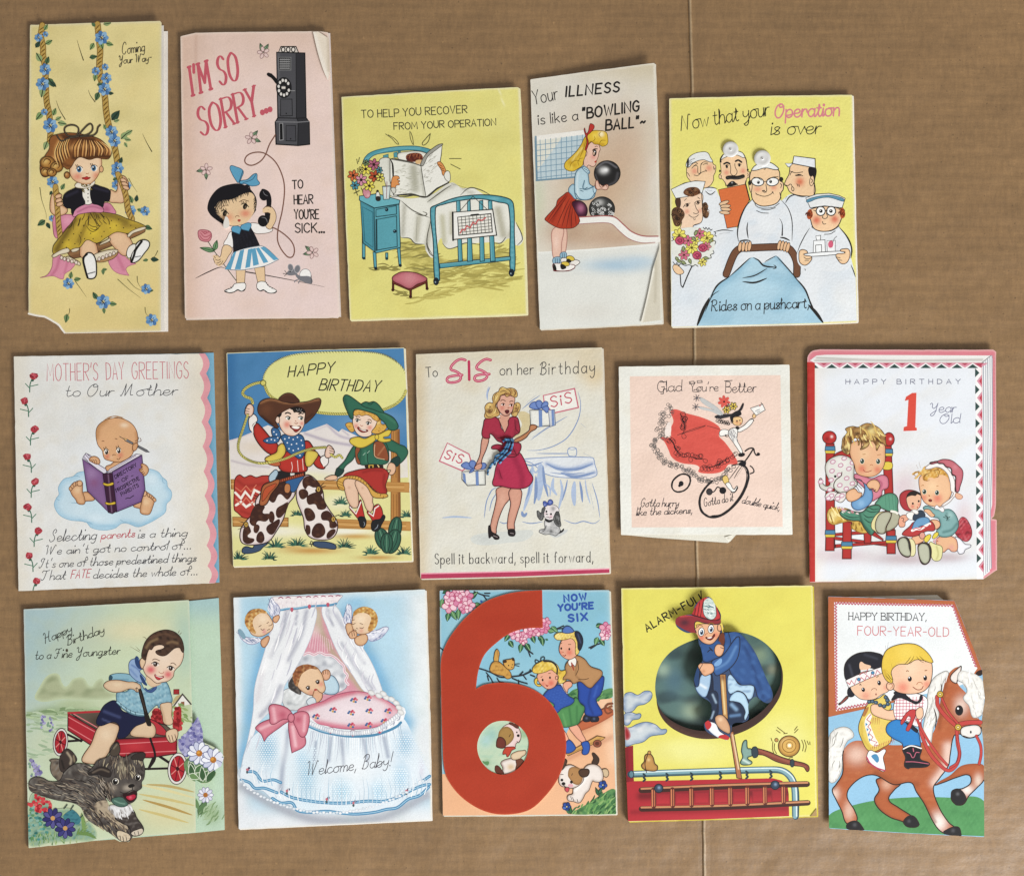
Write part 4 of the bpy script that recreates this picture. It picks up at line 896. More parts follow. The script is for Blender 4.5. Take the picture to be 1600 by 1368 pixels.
    for q in ['545 340 610 360 680 350','575 345 555 365 550 385','605 388 640 375 680 390','540 480 560 475 570 500 565 520 580 545 590 520 575 500','495 480 530 490 545 475','620 470 630 495','640 475 645 500','765 420 780 440 765 460','800 350 795 580']: L(q,ik,6)
    L('610 385 660 382',ik,12)
    B.g = 'front_doctor_picture'
    P('190 640 165 630 100 700 40 830 12 990 30 1050 20 1080 60 1120 200 1180 560 1180 575 1060 575 880 530 720 470 640',wh,[('n',120,'ccd8e2',.5,3),(300,900,100,'e6eaec',.6)])
    L('165 630 100 700 45 820 15 960 25 1060',ik,13,2);L('455 630 530 720 570 850 570 1060',ik,8,2);L('30 1055 90 1045 145 1048',ik,14,2);L('445 1015 500 1025 550 1050',ik,14,2);L('120 860 112 930 125 1030',ik,11,2);L('443 820 470 880 470 1000',ik,13,3)
    P('155 340 160 600 190 660 250 695 330 695 410 670 450 620 460 560 480 530 480 460 450 440 430 330 300 310',sk,[(220,525,55,35,'dc8a72',.75),(385,510,45,35,'dc8a72',.75)],(ik,8));P('130 450 160 440 155 560 140 530',sk,(),(ik,6))
    P('165 335 190 290 250 260 330 250 395 280 430 325 300 310','e4e6e4',(),(ik,7));E(140,462,18,24,ik);E(460,425,22,24,ik,(),None,20)
    for x,rot in ((220,8),(372,-8)): E(x,450,62,42,'f2f2ee',(),(ik,8),rot)
    E(228,456,15,17,'151310');E(352,448,15,17,'151310');E(223,450,4,4,'fff');E(347,442,4,4,'fff')
    for q in ['130 465 165 455','280 450 320 445','430 440 450 425','205 575 280 598 340 585 378 555','368 550 382 570','200 565 215 582','305 480 308 550 270 540 290 560','305 560 285 535','180 405 220 410 260 435','330 430 370 405 430 400','190 660 200 690 240 715 300 720 380 710 440 670','210 745 260 765 330 770','260 730 330 735 400 715','450 470 465 480 455 510','285 325 300 320','445 560 460 620']: L(q, ik, 6)
    # pushcart
    B.g = 'pushcart_picture';br = '6f4a34'
    L('620 1390 615 1260 560 1150 500 1115 420 1112 100 1125 40 1130 -20 1190 -100 1390','2e1d14',66);L('620 1390 615 1260 560 1150 500 1115 420 1112 100 1125 40 1130 -20 1190 -100 1390',br,52)
    for x0,y0 in [(40,1110),(75,1110),(110,1112),(138,1105),(440,1095),(470,1100),(500,1108),(528,1118)]: E(x0,y0,19,52,'e3b98f',[('e',8,'c48c60', .6)], (ik, 5), 14 if x0 > 300 else 8)
    # small nurse with tray
    B.g = 'tray_nurse_picture'
    P('750 920 700 1000 640 1110 620 1200 640 1290 720 1340 1130 1340 1170 1150 1150 1050 1060 930',wh);L('750 920 700 1000 650 1100 625 1170',ik,8,2);L('1050 910 1130 1010 1175 1120 1168 1230',ik,13,2)
    P('760 730 1070 730 1060 860 1000 930 900 955 800 930 765 860','efcaa2',[(820,840,60,'d05a44',.85),(1005,830,55,'d05a44',.85)],(ik,8))
    for s_ in ('725 760 760 730 780 800 735 830','1060 720 1095 720 1110 800 1070 820'):
        P(s_,'b5562e'); 
        for x,y in inpoly(s_,8,3): L([(x - 14,y),(x,y - 12),(x+14,y),(x,y+12)],'5a2410',6)
    P('710 615 820 575 950 568 1050 590 1112 620 1080 715 900 695 755 715','e6e8e6',(),(ik,6),sm=0);P('720 635 830 600 950 588 1050 605 1100 630 1095 650 950 610 830 622 725 660','5a8fa8',[('e',5,'8ab',.5)],('2a4a5c',3))
    for x in (862,968): E(x,748,46,46,'f4f4f0',(),(ik,9));E(x+(2 if x < 900 else -2),748,18,18,'151310');E(x - 4,743,5,5,'fff')
    for q in ['905 745 930 742','815 750 790 740','885 800 880 815 905 825 930 810 920 770','880 855 890 880 915 878','770 910 830 945 900 955 980 945 1050 900','900 985 960 980 1010 950']: L(q,ik,6)
    P('790 1050 905 1040 910 1165 785 1175','eef0f0',(),(ik,5),sm=0);P('812 1000 862 995 860 1045 820 1045','eef0f0',(),(ik,5),sm=0);L('812 1170 810 1095 870 1090 872 1170',ik,5,sm=0);P('925 1050 1010 1045 1010 1160 930 1165','eef0f0',(),('666',5),sm=0);P('945 1060 985 1055 980 1115 945 1115','d0607a');L('985 1075 1000 1030 1025 1005','666',5)
    P('690 1185 1090 1155 1105 1175 1080 1185 720 1210','f0f2f2',(),(ik,6))
    for q in ['640 1200 650 1150 690 1140 730 1170 690 1190 770 1215 750 1270 700 1300 650 1270','1160 1200 1150 1140 1110 1130 1060 1150 1110 1170 1020 1190 1040 1250 1080 1285 1130 1270']: P(q,sk,[('e',12,'c48c60',.5)],(ik,6))
    for q in ['690 1215 720 1235 770 1225','700 1250 740 1250','1020 1215 1060 1225','1040 1245 1080 1250']: L(q,ik,5)
    F(1035,140,1350,520);B.g = 'pushcart_picture'
    P('195 1328c 235 1250 270 1160 300 1110 380 1050 440 1000 490 950 520 945 560 975 600 960 640 935 690 985 740 1050 800 1120 830 1190 860 1250 905 1312c','a9cbdb',[('n',160,'86b2c8',.7,3),(520,1080,120,'bcd8e4',.6),('l','640 940 720 1020 800 1130',20,'7ea9c0',.6),('l','480 970 400 1040 300 1120',20,'84b0c6',.6),('l','560 970 600 1000 480 1060',16,'7ea9c0',.5)])
    for q,w in [('380 1050 430 1005 490 950 500 948',6),('510 945 540 960 570 990 640 1000',8),('625 985 640 1000 620 1008',5),('640 935 600 955 575 970',4),('640 935 700 1000 760 1070',6),('450 1060 520 1045 590 1005',6),('450 1080 520 1085 590 1060',9),('380 1050 310 1100 270 1170',8),('265 1170 230 1240 195 1328',16),('320 1130 280 1160 240 1250',5),('740 1050 800 1120 830 1190 850 1230',8),('820 1210 860 1250 905 1312',16),('815 1150 840 1220 880 1270',5)]: L(q,ik,w,2)
    T('Rides on a pushcart,', 272, 1246, 822, 1228, 60, ik, 5.5, SCR, .08, True, space=4, gap=3)
    # bouquet
    B.g = 'bouquet_picture'
    P('60 990 80 985 110 1010 120 1030 90 1040 65 1020',sk,(),(ik,3));L('100 1040 105 1100 112 1110',ik,5);L('170 985 140 1050 115 1112',ik,6); 
    P('60 810 110 780 230 780 290 820 290 900 240 980 140 985 70 950 50 880','dfe1d8')
    for q in ['230 775 240 785 245 775 255 788 262 778 272 792 280 785','290 800 300 805 295 820 305 825','288 850 300 855 295 870','285 905 290 920 270 930 275 945 255 950','60 970 75 985 80 975 95 990 100 980 130 990 150 985 170 995 185 985 200 995','55 830 62 845 52 850']: L(q,ik,3.5)
    for x,y,r_,c,n in [(95,820,40,'e8de6a',8),(250,835,40,'e8de6a',8),(165,890,38,'e8de6a',8),(225,970,26,'e6dc70',6),(210,810,30,'d0688a',6),(145,850,32,'d0688a',6),(122,930,32,'d0688a',6),(250,880,26,'d67a94',6),(185,850,24,'e8de6a',6)]: flower(x,y,r_,[c],'5a4a1c' if c[0] == 'e' else '4a1828',n,x,.5,('7a6a3a',2),cr=.18)
    for x,y in [(97,850),(228,890),(195,932)]:
        E(x,y,25,23,'c0526c',[('n',14,'8a2c48',.8,x)],('6a1c34',3));L([(x - 14,y),(x,y - 10),(x+12,y),(x,y+10),(x - 6,y+2)],'7a2440',4)
    for x,y,a in [(165,830,40),(120,880,100),(75,940,60),(80,960,20),(230,945,10),(180,820,-60),(105,965,30),(150,950,70),(260,860,-40)]: leaf(x,y,a,34,18,'8f9a6a',('3a4020',2.5))
    end();F(1040,210,1200,370)
    def disc(x,y,r):
        b=Buf();ox,oy,sc=B.fr;cx,cy,rr=ox+x / sc,oy+y / sc,r / sc;n=40;pr=[(1,0),(1,.0007),(.93,.0011),(.6,.0009),(.3,.0006),(.14,.0007),(.09,.0011),(.06,.0004),(.001,.0004)];v=[]
        for q,h in pr:
            for i in range(n): a=i*2*math.pi / n;px,py=cx+rr*q*math.cos(a),cy+rr*q*math.sin(a);v.append(world(px,py,zof(px,py)+.00035+h))
        b.add(np.array(v),[(j*n+i,(j+1)*n+i,(j+1)*n+(i+1) % n,j*n+(i+1) % n) for j in range(len(pr) - 1) for i in range(n)],np.tile(lin('d8d8d6'),(len(v),1)))
        o=link('plastic_disc',b,M['disc'],B.root,B.root);o.data.polygons.foreach_set('use_smooth',[True]*len(o.data.polygons))
    disc(868,200,106);disc(1292,322,112)
card5()

# ================================================================ 6 mother's day
def card6():
    F(10, 540, 355, 935)
    ys = [42, 150, 282, 412, 545, 680, 812, 950, 1080, 1190, 1283]
    def scal(dx):
        q = []
        for i in range(10):
            a, b = ys[i], ys[i + 1]
            for t in range(6): y = a + (b - a) * t / 6; q.append((1056 + dx + y * .041 + 22 * math.sin(math.pi * t / 6), y))
        return q + [(1056 + dx + 1283 * .041 + 4, 1283)]
    fr = [(40, 58)] + scal(18) + [(66, 1326), (52, 700)]
    card("white mother's day card with a baby reading a purple book on a cloud", fr, 1.6, 2.6,
         col='e2e2de', sh=[('n', 200, 'dad9d2', .3, 4)], back='60 60 1122 38 1153 1280 110 1300', bcol='7fb0c8', bsh=[('l', '1075 50 1115 1270', 30, '5a8ca6', .5)])
    P([(41, 58)] + scal(-17) + [(66, 1326), (53, 700)], 'e2e2de', [('g', 850, 600, 1090, 600, 'e0d6c2', .9), ('g', 180, 600, 40, 600, 'e0dacb', .8), (560, 700, 380, 420, 'dfe4e8', .8), ('n', 200, 'd6d4ca', .35, 4), ('n', 90, 'ddd6c6', .3, 9)], sm=0, step=3)
    P(scal(-17) + scal(18)[::-1], 'dc9ba2', [('n', 60, 'd08d96', .5, 3)], sm=0, g='scalloped_edge')
    ik = '3c3c42'; pk = 'c4747c'
    T("MOTHER'S", 220, 190, 495, 186, 92, pk, 4.5, gap=3); T('DAY', 541, 184, 636, 181, 92, pk, 4.5, gap=3.4); T('GREETINGS', 680, 180, 985, 176, 90, pk, 4.5, gap=3)
    T('to Our Mother', 315, 275, 918, 268, 66, ik, 3.8, SCR, .25, True, space=4, xh=.78, gap=3.4)
    T('Selecting', 230, 1060, 480, 1048, 66, ik, 3.8, SCR, .3, True, xh=.74, gap=3.6); T('parents', 512, 1046, 690, 1034, 52, 'b8505c', 3.8, SCR, .3, True, xh=.74, gap=3.6); T('is a thing', 712, 1040, 972, 1030, 50, ik, 3.8, SCR, .3, True, space=4, xh=.74, gap=3.6)
    T("We ain't got no control of...", 205, 1130, 995, 1098, 50, ik, 3.8, SCR, .3, True, space=4.4, xh=.74, gap=3.6)
    T("It's one of those predestined things", 175, 1202, 1022, 1166, 50, ik, 3.8, SCR, .3, True, space=4, xh=.74, gap=3.6)
    T('That', 185, 1268, 315, 1262, 52, ik, 3.8, SCR, .3, True, xh=.74, gap=3.6); T('FATE', 348, 1258, 450, 1252, 44, 'b8505c', 4.5, CAP, .3); T('decides the whole of...', 468, 1258, 1030, 1238, 50, ik, 3.8, SCR, .3, True, space=4.4, xh=.74, gap=3.6)
    B.g = 'carnation_border_picture'
    for i, (x, y, d) in enumerate([(148, 165, -1), (98, 298, 1), (152, 452, -1), (113, 600, 1), (156, 735, -1), (115, 870, 1), (172, 1000, -1), (122, 1135, 1), (165, 1272, -1)]):
        B.g = 'carnation_picture#%d' % i
        L([(x - 8 * -d * 1.2, y + 14), (x + d * 20, y + 45), (x + d * 22, y + 85)], '3e6e58', 5)
        L([(x + d * 22, y + 65), (x + d * 45, y + 40)], '4a7c62', 4); L([(x + d * 20, y + 55), (x + d * 2 - d * 25, y + 45)], '4a7c62', 4); E(x + d * 6, y + 20, 8, 9, '2f5a48')
        r = random.Random(i)
        P([(x + 24 * r.uniform(.75, 1.1) * math.cos(a * .7), y + 21 * r.uniform(.75, 1.1) * math.sin(a * .7)) for a in range(9)], 'b03a44', [('n', 16, '6a1626', .9, i), (x + 4, y - 6, 12, 'd0606c', .8)], sm=0)
        for k in range(4): L([(x, y), (x + r.uniform(-18, 18), y + r.uniform(-16, 16))], r.choice(['7a1a28', 'd06a74']), 3)
    F(80, 640, 275, 835); B.g = 'cloud_picture'
    P('240 730 290 690 360 675 700 640 1080 650 1170 680 1220 740 1265 780 1275 840 1318 900 1310 980 1265 1030 1250 1120 1160 1190 1060 1245 950 1282 840 1245 770 1245 700 1295 580 1318 440 1290 380 1230 200 1205 90 1150 35 1050 55 970 85 930 80 850 140 760', 'c4dbe6',
      [('e', 60, '9cc4da', .75), (500, 1180, 200, 70, 'd4e4ec', .7), (300, 1080, 120, 'd2e4ec', .6), (1100, 760, 90, 'd4e4ec', .7), ('l', '300 1215 500 1260 700 1270', 24, '8ab8d2', .6), ('l', '860 1240 1000 1262 1150 1180', 24, '8ab8d2', .6)], ('86aec4', 5))
    for q in ['215 1020 260 1018 330 1035', '240 730 280 725 320 740', '55 970 75 985 95 990', '750 1200 790 1225 840 1230', '1215 740 1225 790 1250 810', '360 1230 420 1235 460 1260']: L(q, '86aec4', 6, 2)
    B.g = 'baby_picture'; sk = 'd8a87c'; d_ = '9a6238'; ln = '6a4026'
    P('330 920 400 900 470 960 470 990 400 1000 330 1000', sk, [('e', 20, d_, .6)], (ln, 5))
    P('205 860 230 810 270 790 310 775 340 790 345 840 345 900 365 960 370 1020 345 1038 290 1025 265 980 225 930', 'd8aa80', [(290, 880, 45, 'e8c8a0', .8), ('e', 22, d_, .6)], (ln, 5))
    for x, y in [(215, 860), (235, 835), (258, 815), (285, 805)]: E(x, y, 20, 26, 'd8aa80', [('e', 8, d_, .5)], (ln, 4), 20)
    E(312, 805, 30, 32, 'e0b48a', [('e', 10, d_, .5)], (ln, 4))
    P('900 1050 970 1000 1010 1020 1010 1090 960 1080', sk, [('e', 20, d_, .6)], (ln, 5))
    P('1000 900 1020 880 1050 900 1130 960 1135 990 1115 1060 1080 1140 1030 1150 980 1130 975 1080 990 1010', 'd8aa80', [(1040, 1010, 50, 'e8c8a0', .8), (1020, 1110, 30, 'e0b890', .7), ('e', 22, d_, .6)], (ln, 5))
    for x, y in [(1070, 935), (1095, 950), (1115, 968), (1132, 985)]: E(x, y, 17, 24, 'd8aa80', [('e', 8, d_, .5)], (ln, 4), -30)
    E(1020, 915, 26, 32, 'e0b48a', [('e', 10, d_, .5)], (ln, 4))
    P('600 620 650 600 700 565 790 570 760 620 640 670 600 660', sk, [('e', 20, d_, .6)], (ln, 4))
    P('490 260 510 180 580 120 680 92 780 98 880 150 935 230 950 320 940 380 910 440 880 500 810 550 730 575 650 560 590 540 570 500 560 450 510 380', sk,
      [(800, 170, 60, 34, 'f0dcc0', .9), (700, 250, 150, 120, 'd8aa7c', .7), ('l', '500 300 520 190 600 115', 40, 'b07c4c', .7), ('l', '935 250 945 350 900 450', 26, 'a87244', .6), (615, 510, 42, 'cf7a64', .85), (760, 495, 40, 'cf7a64', .8), (660, 520, 30, 'e4c09c', .6), ('l', '590 545 650 565 740 578', 14, 'a87244', .5)], (ln, 6))
    P('890 400 910 370 945 365 950 400 930 440 900 450', 'd2a074', [('e', 12, d_, .8)], (ln, 4)); 
    for q in ['560 130 640 80 730 70', '600 110 690 70 790 85', '650 100 740 80 820 110']: L(q, 'a87a4a', 7, 2)
    for q in ['555 345 568 340 580 345', '700 318 712 315 722 324', '920 340 950 330 960 300', '950 350 985 340 975 310', '670 500 685 490 705 495', '720 535 740 545 758 520']: L(q, ln, 5)
    for x, y in [(603, 458), (738, 445)]: E(x, y, 26, 34, 'f0e8da'); E(x + 4, y + 6, 18, 26, '332820'); E(x - 2, y - 4, 6, 9, 'fff'); L([(x - 26, y - 8), (x - 4, y - 34), (x + 24, y - 16)], '2a1c14', 7); L([(x - 20, y - 26), (x - 28, y - 46)], '2a1c14', 4); L([(x - 2, y - 34), (x - 4, y - 56)], '2a1c14', 4)
    B.g = 'pencil_picture'; L('750 292 800 322', '3a3230', 6); P('795 310 830 322 900 362 890 378 810 340', '7c7c80', (), ('2a2a2c', 4), sm=0); P('960 392 1050 440 1078 465 1040 462 945 410', '6c6c70', (), ('2a2a2c', 4), sm=0); P('795 312 830 322 820 340', 'd8b070', sm=0)
    B.g = 'book_picture'; pu = '84618f'
    P('345 525 380 475 430 500 520 600 600 650 610 690 570 700', 'dcd8e2', (), ('3a2c48', 4), sm=0)
    for q in ['355 510 400 560', '375 490 440 560', '400 490 470 560']: L(q, '5a4a68', 4)
    P('610 690 640 650 800 560 930 485 985 490 900 560 660 700', 'e2dce4', (), ('3a2c48', 4), sm=0); L('620 685 930 500', '5a4a68', 4); L('640 690 960 510', '5a4a68', 4)
    P('340 535 570 695 630 1125 395 890', pu, [(440, 700, 90, 'a083aa', .6), (470, 800, 60, '8a5478', .6), ('e', 26, '5a3c68', .6)], ('2a1a34', 7), sm=0)
    P('665 685 995 495 1030 870 985 1010 715 1120', '7e5f92', [(880, 820, 120, '8e709e', .6), ('e', 26, '553a68', .6)], ('2a1a34', 7), sm=0)
    P('565 705 600 695 670 692 720 1110 670 1138 625 1125', '3a1a34', [('l', '625 710 665 1120', 8, '8a6a86', .8)], ('1a0a18', 6), sm=0)
    for q in ['570 800 620 810 678 795 682 818 625 835 575 822', '595 1012 640 1020 700 1008 704 1030 645 1042 600 1034']: P(q, 'd8b83a', (), ('4a3810', 4))
    for t, x0, y0, x1, y1 in [('DIRECTORY', 705, 755, 940, 618), ('- OF -', 730, 815, 905, 735), ('PROSPECTIVE', 718, 905, 970, 765), ('PARENTS', 772, 945, 962, 840)]: T(t, x0, y0, x1, y1, 38, '1c1024', 7.5, CAP, .1)
    L('815 975 840 965 860 968 880 955 905 938', '1c1024', 7)
    P('415 550 440 515 490 512 530 545 530 590 495 595 460 580', 'd8aa80', [('e', 18, d_, .6)], (ln, 5))
    for q in ['430 545 450 560 455 580', '455 545 475 562 480 590', '480 545 498 562 500 592']: L(q, ln, 4)
    P('985 595 1030 600 1065 640 1060 690 1020 725 1000 700 970 670 965 650 990 640', 'd8aa80', [('e', 18, d_, .6)], (ln, 5))
    for q in ['965 655 990 660 1005 650', '975 680 1000 685 1012 672', '1000 708 1015 700 1025 688', '985 610 1000 620 990 640']: L(q,ln,4)
    end()
card6()

# ================================================================ 7 cowboy and cowgirl
def tuft(x, y, s, cols=('2f5a4a','3e6e58','1f3f38'),n=15,w=9,seed=0):
    r=random.Random(seed+int(x))
    for i in range(n):
        a=-90+(i - n / 2+.5)*13+r.uniform(-8,8);l=s*r.uniform(.6,1);dx,dy=math.cos(math.radians(a)),math.sin(math.radians(a))
        L([(x+(i - n / 2)*s*.06,y),(x+dx*l*.6,y+dy*l*.6),(x+dx*l*1.1,y+dy*l*.95)],r.choice(cols),w,1)
def card7():
    F(345,535,655,895)
    card('cowboy birthday card with a boy in spotted chaps and a girl on a fence','34 62c 500 45c 1090 30c 1112 600c 1136 1296c 600 1312c 74 1330c 50 700c',1.6,2.6,m='gloss',sm=1,
         col='d9d48e',sh=[('e',6,'e6dfba',.7),(700,1150,400,60,'e4dfb0',.7),(300,820,300,60,'e4dfae',.5)],bcol='e8e2cc')
    B.g = 'mountain_picture'
    P('38 66 500 48 1086 34 1098 300 1105 560 1108 640 780 620 500 600 50 640','4a80ae',[('l','50 80 60 560',60,'30689a',.8),(900,480,260,90,'7ea6c6',.7),('n',120,'3c739f',.4,3)],sm=0,step=3)
    P('50 580 120 560 280 490 400 540 500 530 630 482 700 530 720 512 790 545 900 600 1106 640 1112 800 700 830 60 830','e0d9d4',[('l','500 540 640 585 780 610',12,'9a8fa6',.7),('l','630 485 700 550 780 575',10,'a49ab0',.7),('l','560 520 640 490',8,'cbbfc4',.7),(200,620,140,60,'d8cbb8',.8),('l','60 700 160 725 290 740',8,'a89aa8',.6),('l','55 580 200 530',10,'c4b4b8',.6),('l','715 515 760 550',6,'8e84a0',.6),(500,800,300,50,'e4dfae',.8),(1000,760,100,60,'dcd69a',.8)],sm=0,step=2)
    P('62 815 66 830 1120 830 1136 1294 600 1308 76 1326 60 900','dcd794',[(300,1120,300,50,'ece8dc',.8),(700,950,160,70,'e8e4c6',.7),(720,1120,250,30,'efece0',.9),(150,960,50,40,'d8d690',.6),(540,1235,220,28,'c08f4a',.95),(800,1150,160,20,'c4954e',.9),(930,1275,150,18,'bd8a46',.9),(1000,1130,120,30,'e8e4d0',.6),(420,1215,100,16,'c99d58',.7)],sm=0,step=2)
    B.g = 'fence_picture';wd = 'c08e4e';wl = '7a4f22'
    def plank(s):
        P(s,wd,[('e',7,'96642e',.6)],(wl,4),sm=0)
        (x0,y0),(x1,y1),(x2,y2),(x3,y3)=[tuple(map(float,s.split()[i:i+2])) for i in (0,2,4,6)]
        for k in (.25,.5,.75): L([(x0+(x3 - x0)*k,y0+(y3 - y0)*k),((x0+x1) / 2,(y0+y1) / 2+(y3 - y0)*k+4),(x1+(x2 - x1)*k,y1+(y2 - y1)*k)],'9c6a30' if k != .5 else 'dab070',3)
    P('1012 520 1060 515 1068 1080 1010 1060','b57f42',[('l','1055 530 1062 1060',14,'6f3f20',.8)],(wl,4),sm=0)
    for q in ['1025 530 1024 700 1022 800','1040 525 1040 800','1025 900 1026 1040','1042 900 1044 1050']: L(q,'8a5a28',3)
    plank('60 812 300 812 300 866 62 868');plank('500 815 1122 830 1124 890 500 868');plank('70 1035 400 1040 400 1092 72 1090');plank('560 1042 1130 1062 1132 1118 560 1098')
    B.g = 'grass_tuft_picture'
    for x,y,s in [(105,1285,58),(290,1285,62),(328,1215,70),(455,1205,64),(735,1215,66),(890,1255,62),(1090,1255,66),(452,1025,46),(712,958,56),(742,1030,46),(1110,1035,56)]: B.g = 'grass_tuft_picture#%d' % x;tuft(x,y,s)
    B.g = 'cactus_picture'
    for x,y,rx,ry,a in [(1035,1105,38,72,12),(960,1165,42,68,-20),(1022,1180,44,74,18),(985,1190,36,60,0)]:
        E(x,y,rx,ry,'33604c',[('e',12,'1c3c30',.7)],('142820',4),a)
        for k in (-.5,0,.5): L([(x+rx*k*.6+ry*.7*math.sin(math.radians(a)),y - ry*.75),(x+rx*k,y),(x+rx*k*.5 - ry*.7*math.sin(math.radians(a)),y+ry*.75)],'16302a' if k else '5f8a70',4)
    B.g = 'blanket_picture'
    P('80 880 85 810 110 785 140 800 175 788 210 800 250 790 300 800 300 880 230 960 200 1030 140 1040 100 1010 80 990','b03a30',[('l','100 820 150 850 290 830',14,'8a241e',.6),('l','120 1000 180 1020',12,'8a241e',.6)],('5a1410',5))
    for q in ['86 890 120 925 145 885 180 925 200 875 240 895','90 965 120 945 150 975 190 950 210 970']: L(q,'eee6da',12,sm=0)
    L('90 930 120 960 150 920 185 960 215 915','d0745a',6,sm=0);L('88 860 120 885 150 850 180 885 210 845','d0745a', 5, sm=0)
    # lasso loop
    B.g = 'lasso_picture'
    P('250 225 270 165 320 115 410 75 540 58 700 52 850 55 960 70 1045 115 1092 170 1104 235 1090 310 1040 365 950 400 820 418 700 424 580 415 420 370 320 330 275 290','dcda90',[(680,240,340,140,'e3e19a',.6)])
    for q in ['262 240 252 220 270 165 320 115 410 78 540 62 700 55 850 55 960 70 1045 115 1092 170 1104 235 1090 310 1040 365 950 402 820 418 700 424 580 415 420 370 320 335 280 300 258 250 245 240','250 235 200 245 150 270 130 300 145 320 180 335 190 360']: rope(q,13,'cfc66a','57582a','f0eca8')
    E(252,240,16,16,'cfc66a',(),('57582a',4))
    T('HAPPY',398,205,668,178,62,'1e1c1a',7.5,CAP,.3,gap=3.4);T('BIRTHDAY',582,282,935,292,66,'1e1c1a', 7.5, CAP, .3, gap=3)
    # boy legs
    B.g = 'cowboy_picture';br = '3c2018';ln = '2a1410'
    P('128 1225 150 1210 190 1218 200 1200 250 1190 280 1185 250 1215 230 1235 180 1250 130 1248','3a4c66',(),('141820',4));P('545 1190 600 1180 660 1190 684 1205 680 1225 620 1220 575 1215','3a4c66',(),('141820',4))
    for q in ['270 1195 290 1185','525 1195 550 1195 535 1180 540 1210']: L(q,'222',4)
    P('350 800 420 840 440 900 400 960 370 1050 330 1120 290 1175 240 1195 160 1200 120 1180 118 1110 150 1060 200 1000 210 930 270 860','e6dcd6',[('e',14,'b89aa0',.7)],(ln,5));P('455 850 490 800 520 785 570 820 605 880 615 940 650 1000 690 1060 690 1120 660 1160 600 1172 530 1155 500 1110 490 1040 450 930','e6dcd6',[('e',14,'b89aa0',.7)],(ln,5))
    for q in ['345 820 420 850 400 930 350 900 310 950 280 900','370 960 400 950 380 1010 340 1040 330 990','210 960 260 970 250 1010 290 1020 270 1060 220 1060 200 1090 170 1060','320 1060 350 1050 335 1100 300 1140 270 1100','150 1080 180 1120 160 1150 200 1170 160 1195 130 1170','235 1120 260 1160 240 1190 210 1170','300 1000 320 1040 300 1070 285 1040','205 1080 230 1090 215 1130 195 1120',
              '485 820 520 790 560 815 590 850 550 860 520 850 500 870','465 880 500 870 520 900 490 930 470 920','530 900 580 890 610 930 625 980 580 990 560 960 520 960 510 920','560 880 590 860 600 900','500 985 540 990 560 1040 520 1060 500 1030','600 1010 640 1000 680 1060 690 1090 650 1100 640 1060 600 1050','560 1080 600 1075 620 1130 580 1160 540 1140','505 1085 530 1090 520 1140','640 1120 680 1110 660 1150 630 1160']: P(q,br,[('n',30,'5a3826',.6,2)])
    for x,y in [(150,1080),(668,1048),(580,870)]: E(x,y,13,17,'c09a4a',(),('2a1a0c',4));L([(x,y - 5),(x,y+5)],'2a1a0c',4)
    for q in ['140 1070 105 1060','145 1090 100 1110','680 1030 705 1020','600 860 625 850','595 850 615 830','215 915 190 900','210 925 185 925']: L(q,ln,5,1)
    P('385 820 490 790 470 830 430 888 400 850','2f5c8c',(),('16283c',4));P('385 840 410 845 405 890 380 885','b87a4c',(),(ln,3))
    P('335 770 380 762 500 770 498 790 440 800 350 830','1c1a1c');P('410 770 440 768 440 790 412 792','d8d4cc',(),('222',4),sm=0);P('345 832 350 812 495 770 498 790','a04a2c',(),(ln,4),sm=0)
    for i in range(12): L([(360+i*12,814 - i*3.6),(362+i*12,826 - i*3.6)],'3a140c',3)
    P('285 800 310 765 330 755 340 775 325 810 322 840 300 840','a9c0cc',(),('2c3e4a',4));P('250 850 300 825 348 812 345 840 300 900 270 960 232 965 235 920','a8623a',[('e',9,'6a3418',.7)],(ln,5));P('260 870 300 845 330 840 290 890 262 930 245 940','b5502e',(),('5a2410', 3))
    # boy torso
    P('195 540 210 480 240 500 300 570 340 610 330 650 300 665 240 620','b23228',[('e',14,'7a1a16',.6)],(ln,5));P('170 445 195 425 218 460 190 490 185 530 165 480','e8e2dc',(),(ln,4));L('205 478 190 500 190 535','f0e8e0',5)
    P('345 700 380 650 500 640 500 720 515 745 505 765 450 772 370 765 342 735','b23228',[('e',16,'7a1a16',.6)],(ln,5));P('495 590 520 585 545 615 560 640 600 690 620 735 610 750 570 740 530 690 500 680','b23228',[('e',12,'7a1a16',.6)],(ln,5))
    P('340 615 370 600 385 650 350 700 330 715 275 710 262 690 290 670 330 650','d8c256',[('e',12,'a87a34',.6)],(ln,4));P('505 650 540 640 578 660 560 700 530 735 505 730','d8c256',[('e',12,'a87a34',.6)],(ln,4));P('265 705 300 712 345 705 350 730 300 728','b5603a',(),(ln,3))
    for q in ['420 710 425 740 420 765','455 700 460 765','485 690 490 755']: L(q,'ecd8d0',3)
    P('590 690 625 670 640 700 632 725 612 735','e8e2dc',(),(ln,4));L('598 700 612 735','f4ece4',5)
    P('618 660 625 630 640 610 660 620 675 650 660 672 640 685 622 680','e4c4b0',[('e',8,'b8846a',.6)],(ln,4))
    for q in ['645 625 670 635','645 640 676 650','645 655 672 662']: L(q,ln,3)
    P('147 430 145 400 160 370 178 365 195 385 192 420 175 440','e4c4b0',[('e',8,'b8846a',.6)],(ln,4))
    for q in ['150 390 170 395','146 405 168 410','150 420 168 424']: L(q,ln,3)
    bn = '33608e'
    P('305 510 345 520 355 560 340 580 310 560',bn,(),('14263c',4));P('252 580 300 560 345 565 340 590 290 600 262 592',bn,(),('14263c',4))
    P('360 555 420 545 480 550 500 600 495 660 470 690 440 675 400 650 375 600',bn,[('e',14,'224a74',.6)],('14263c',4))
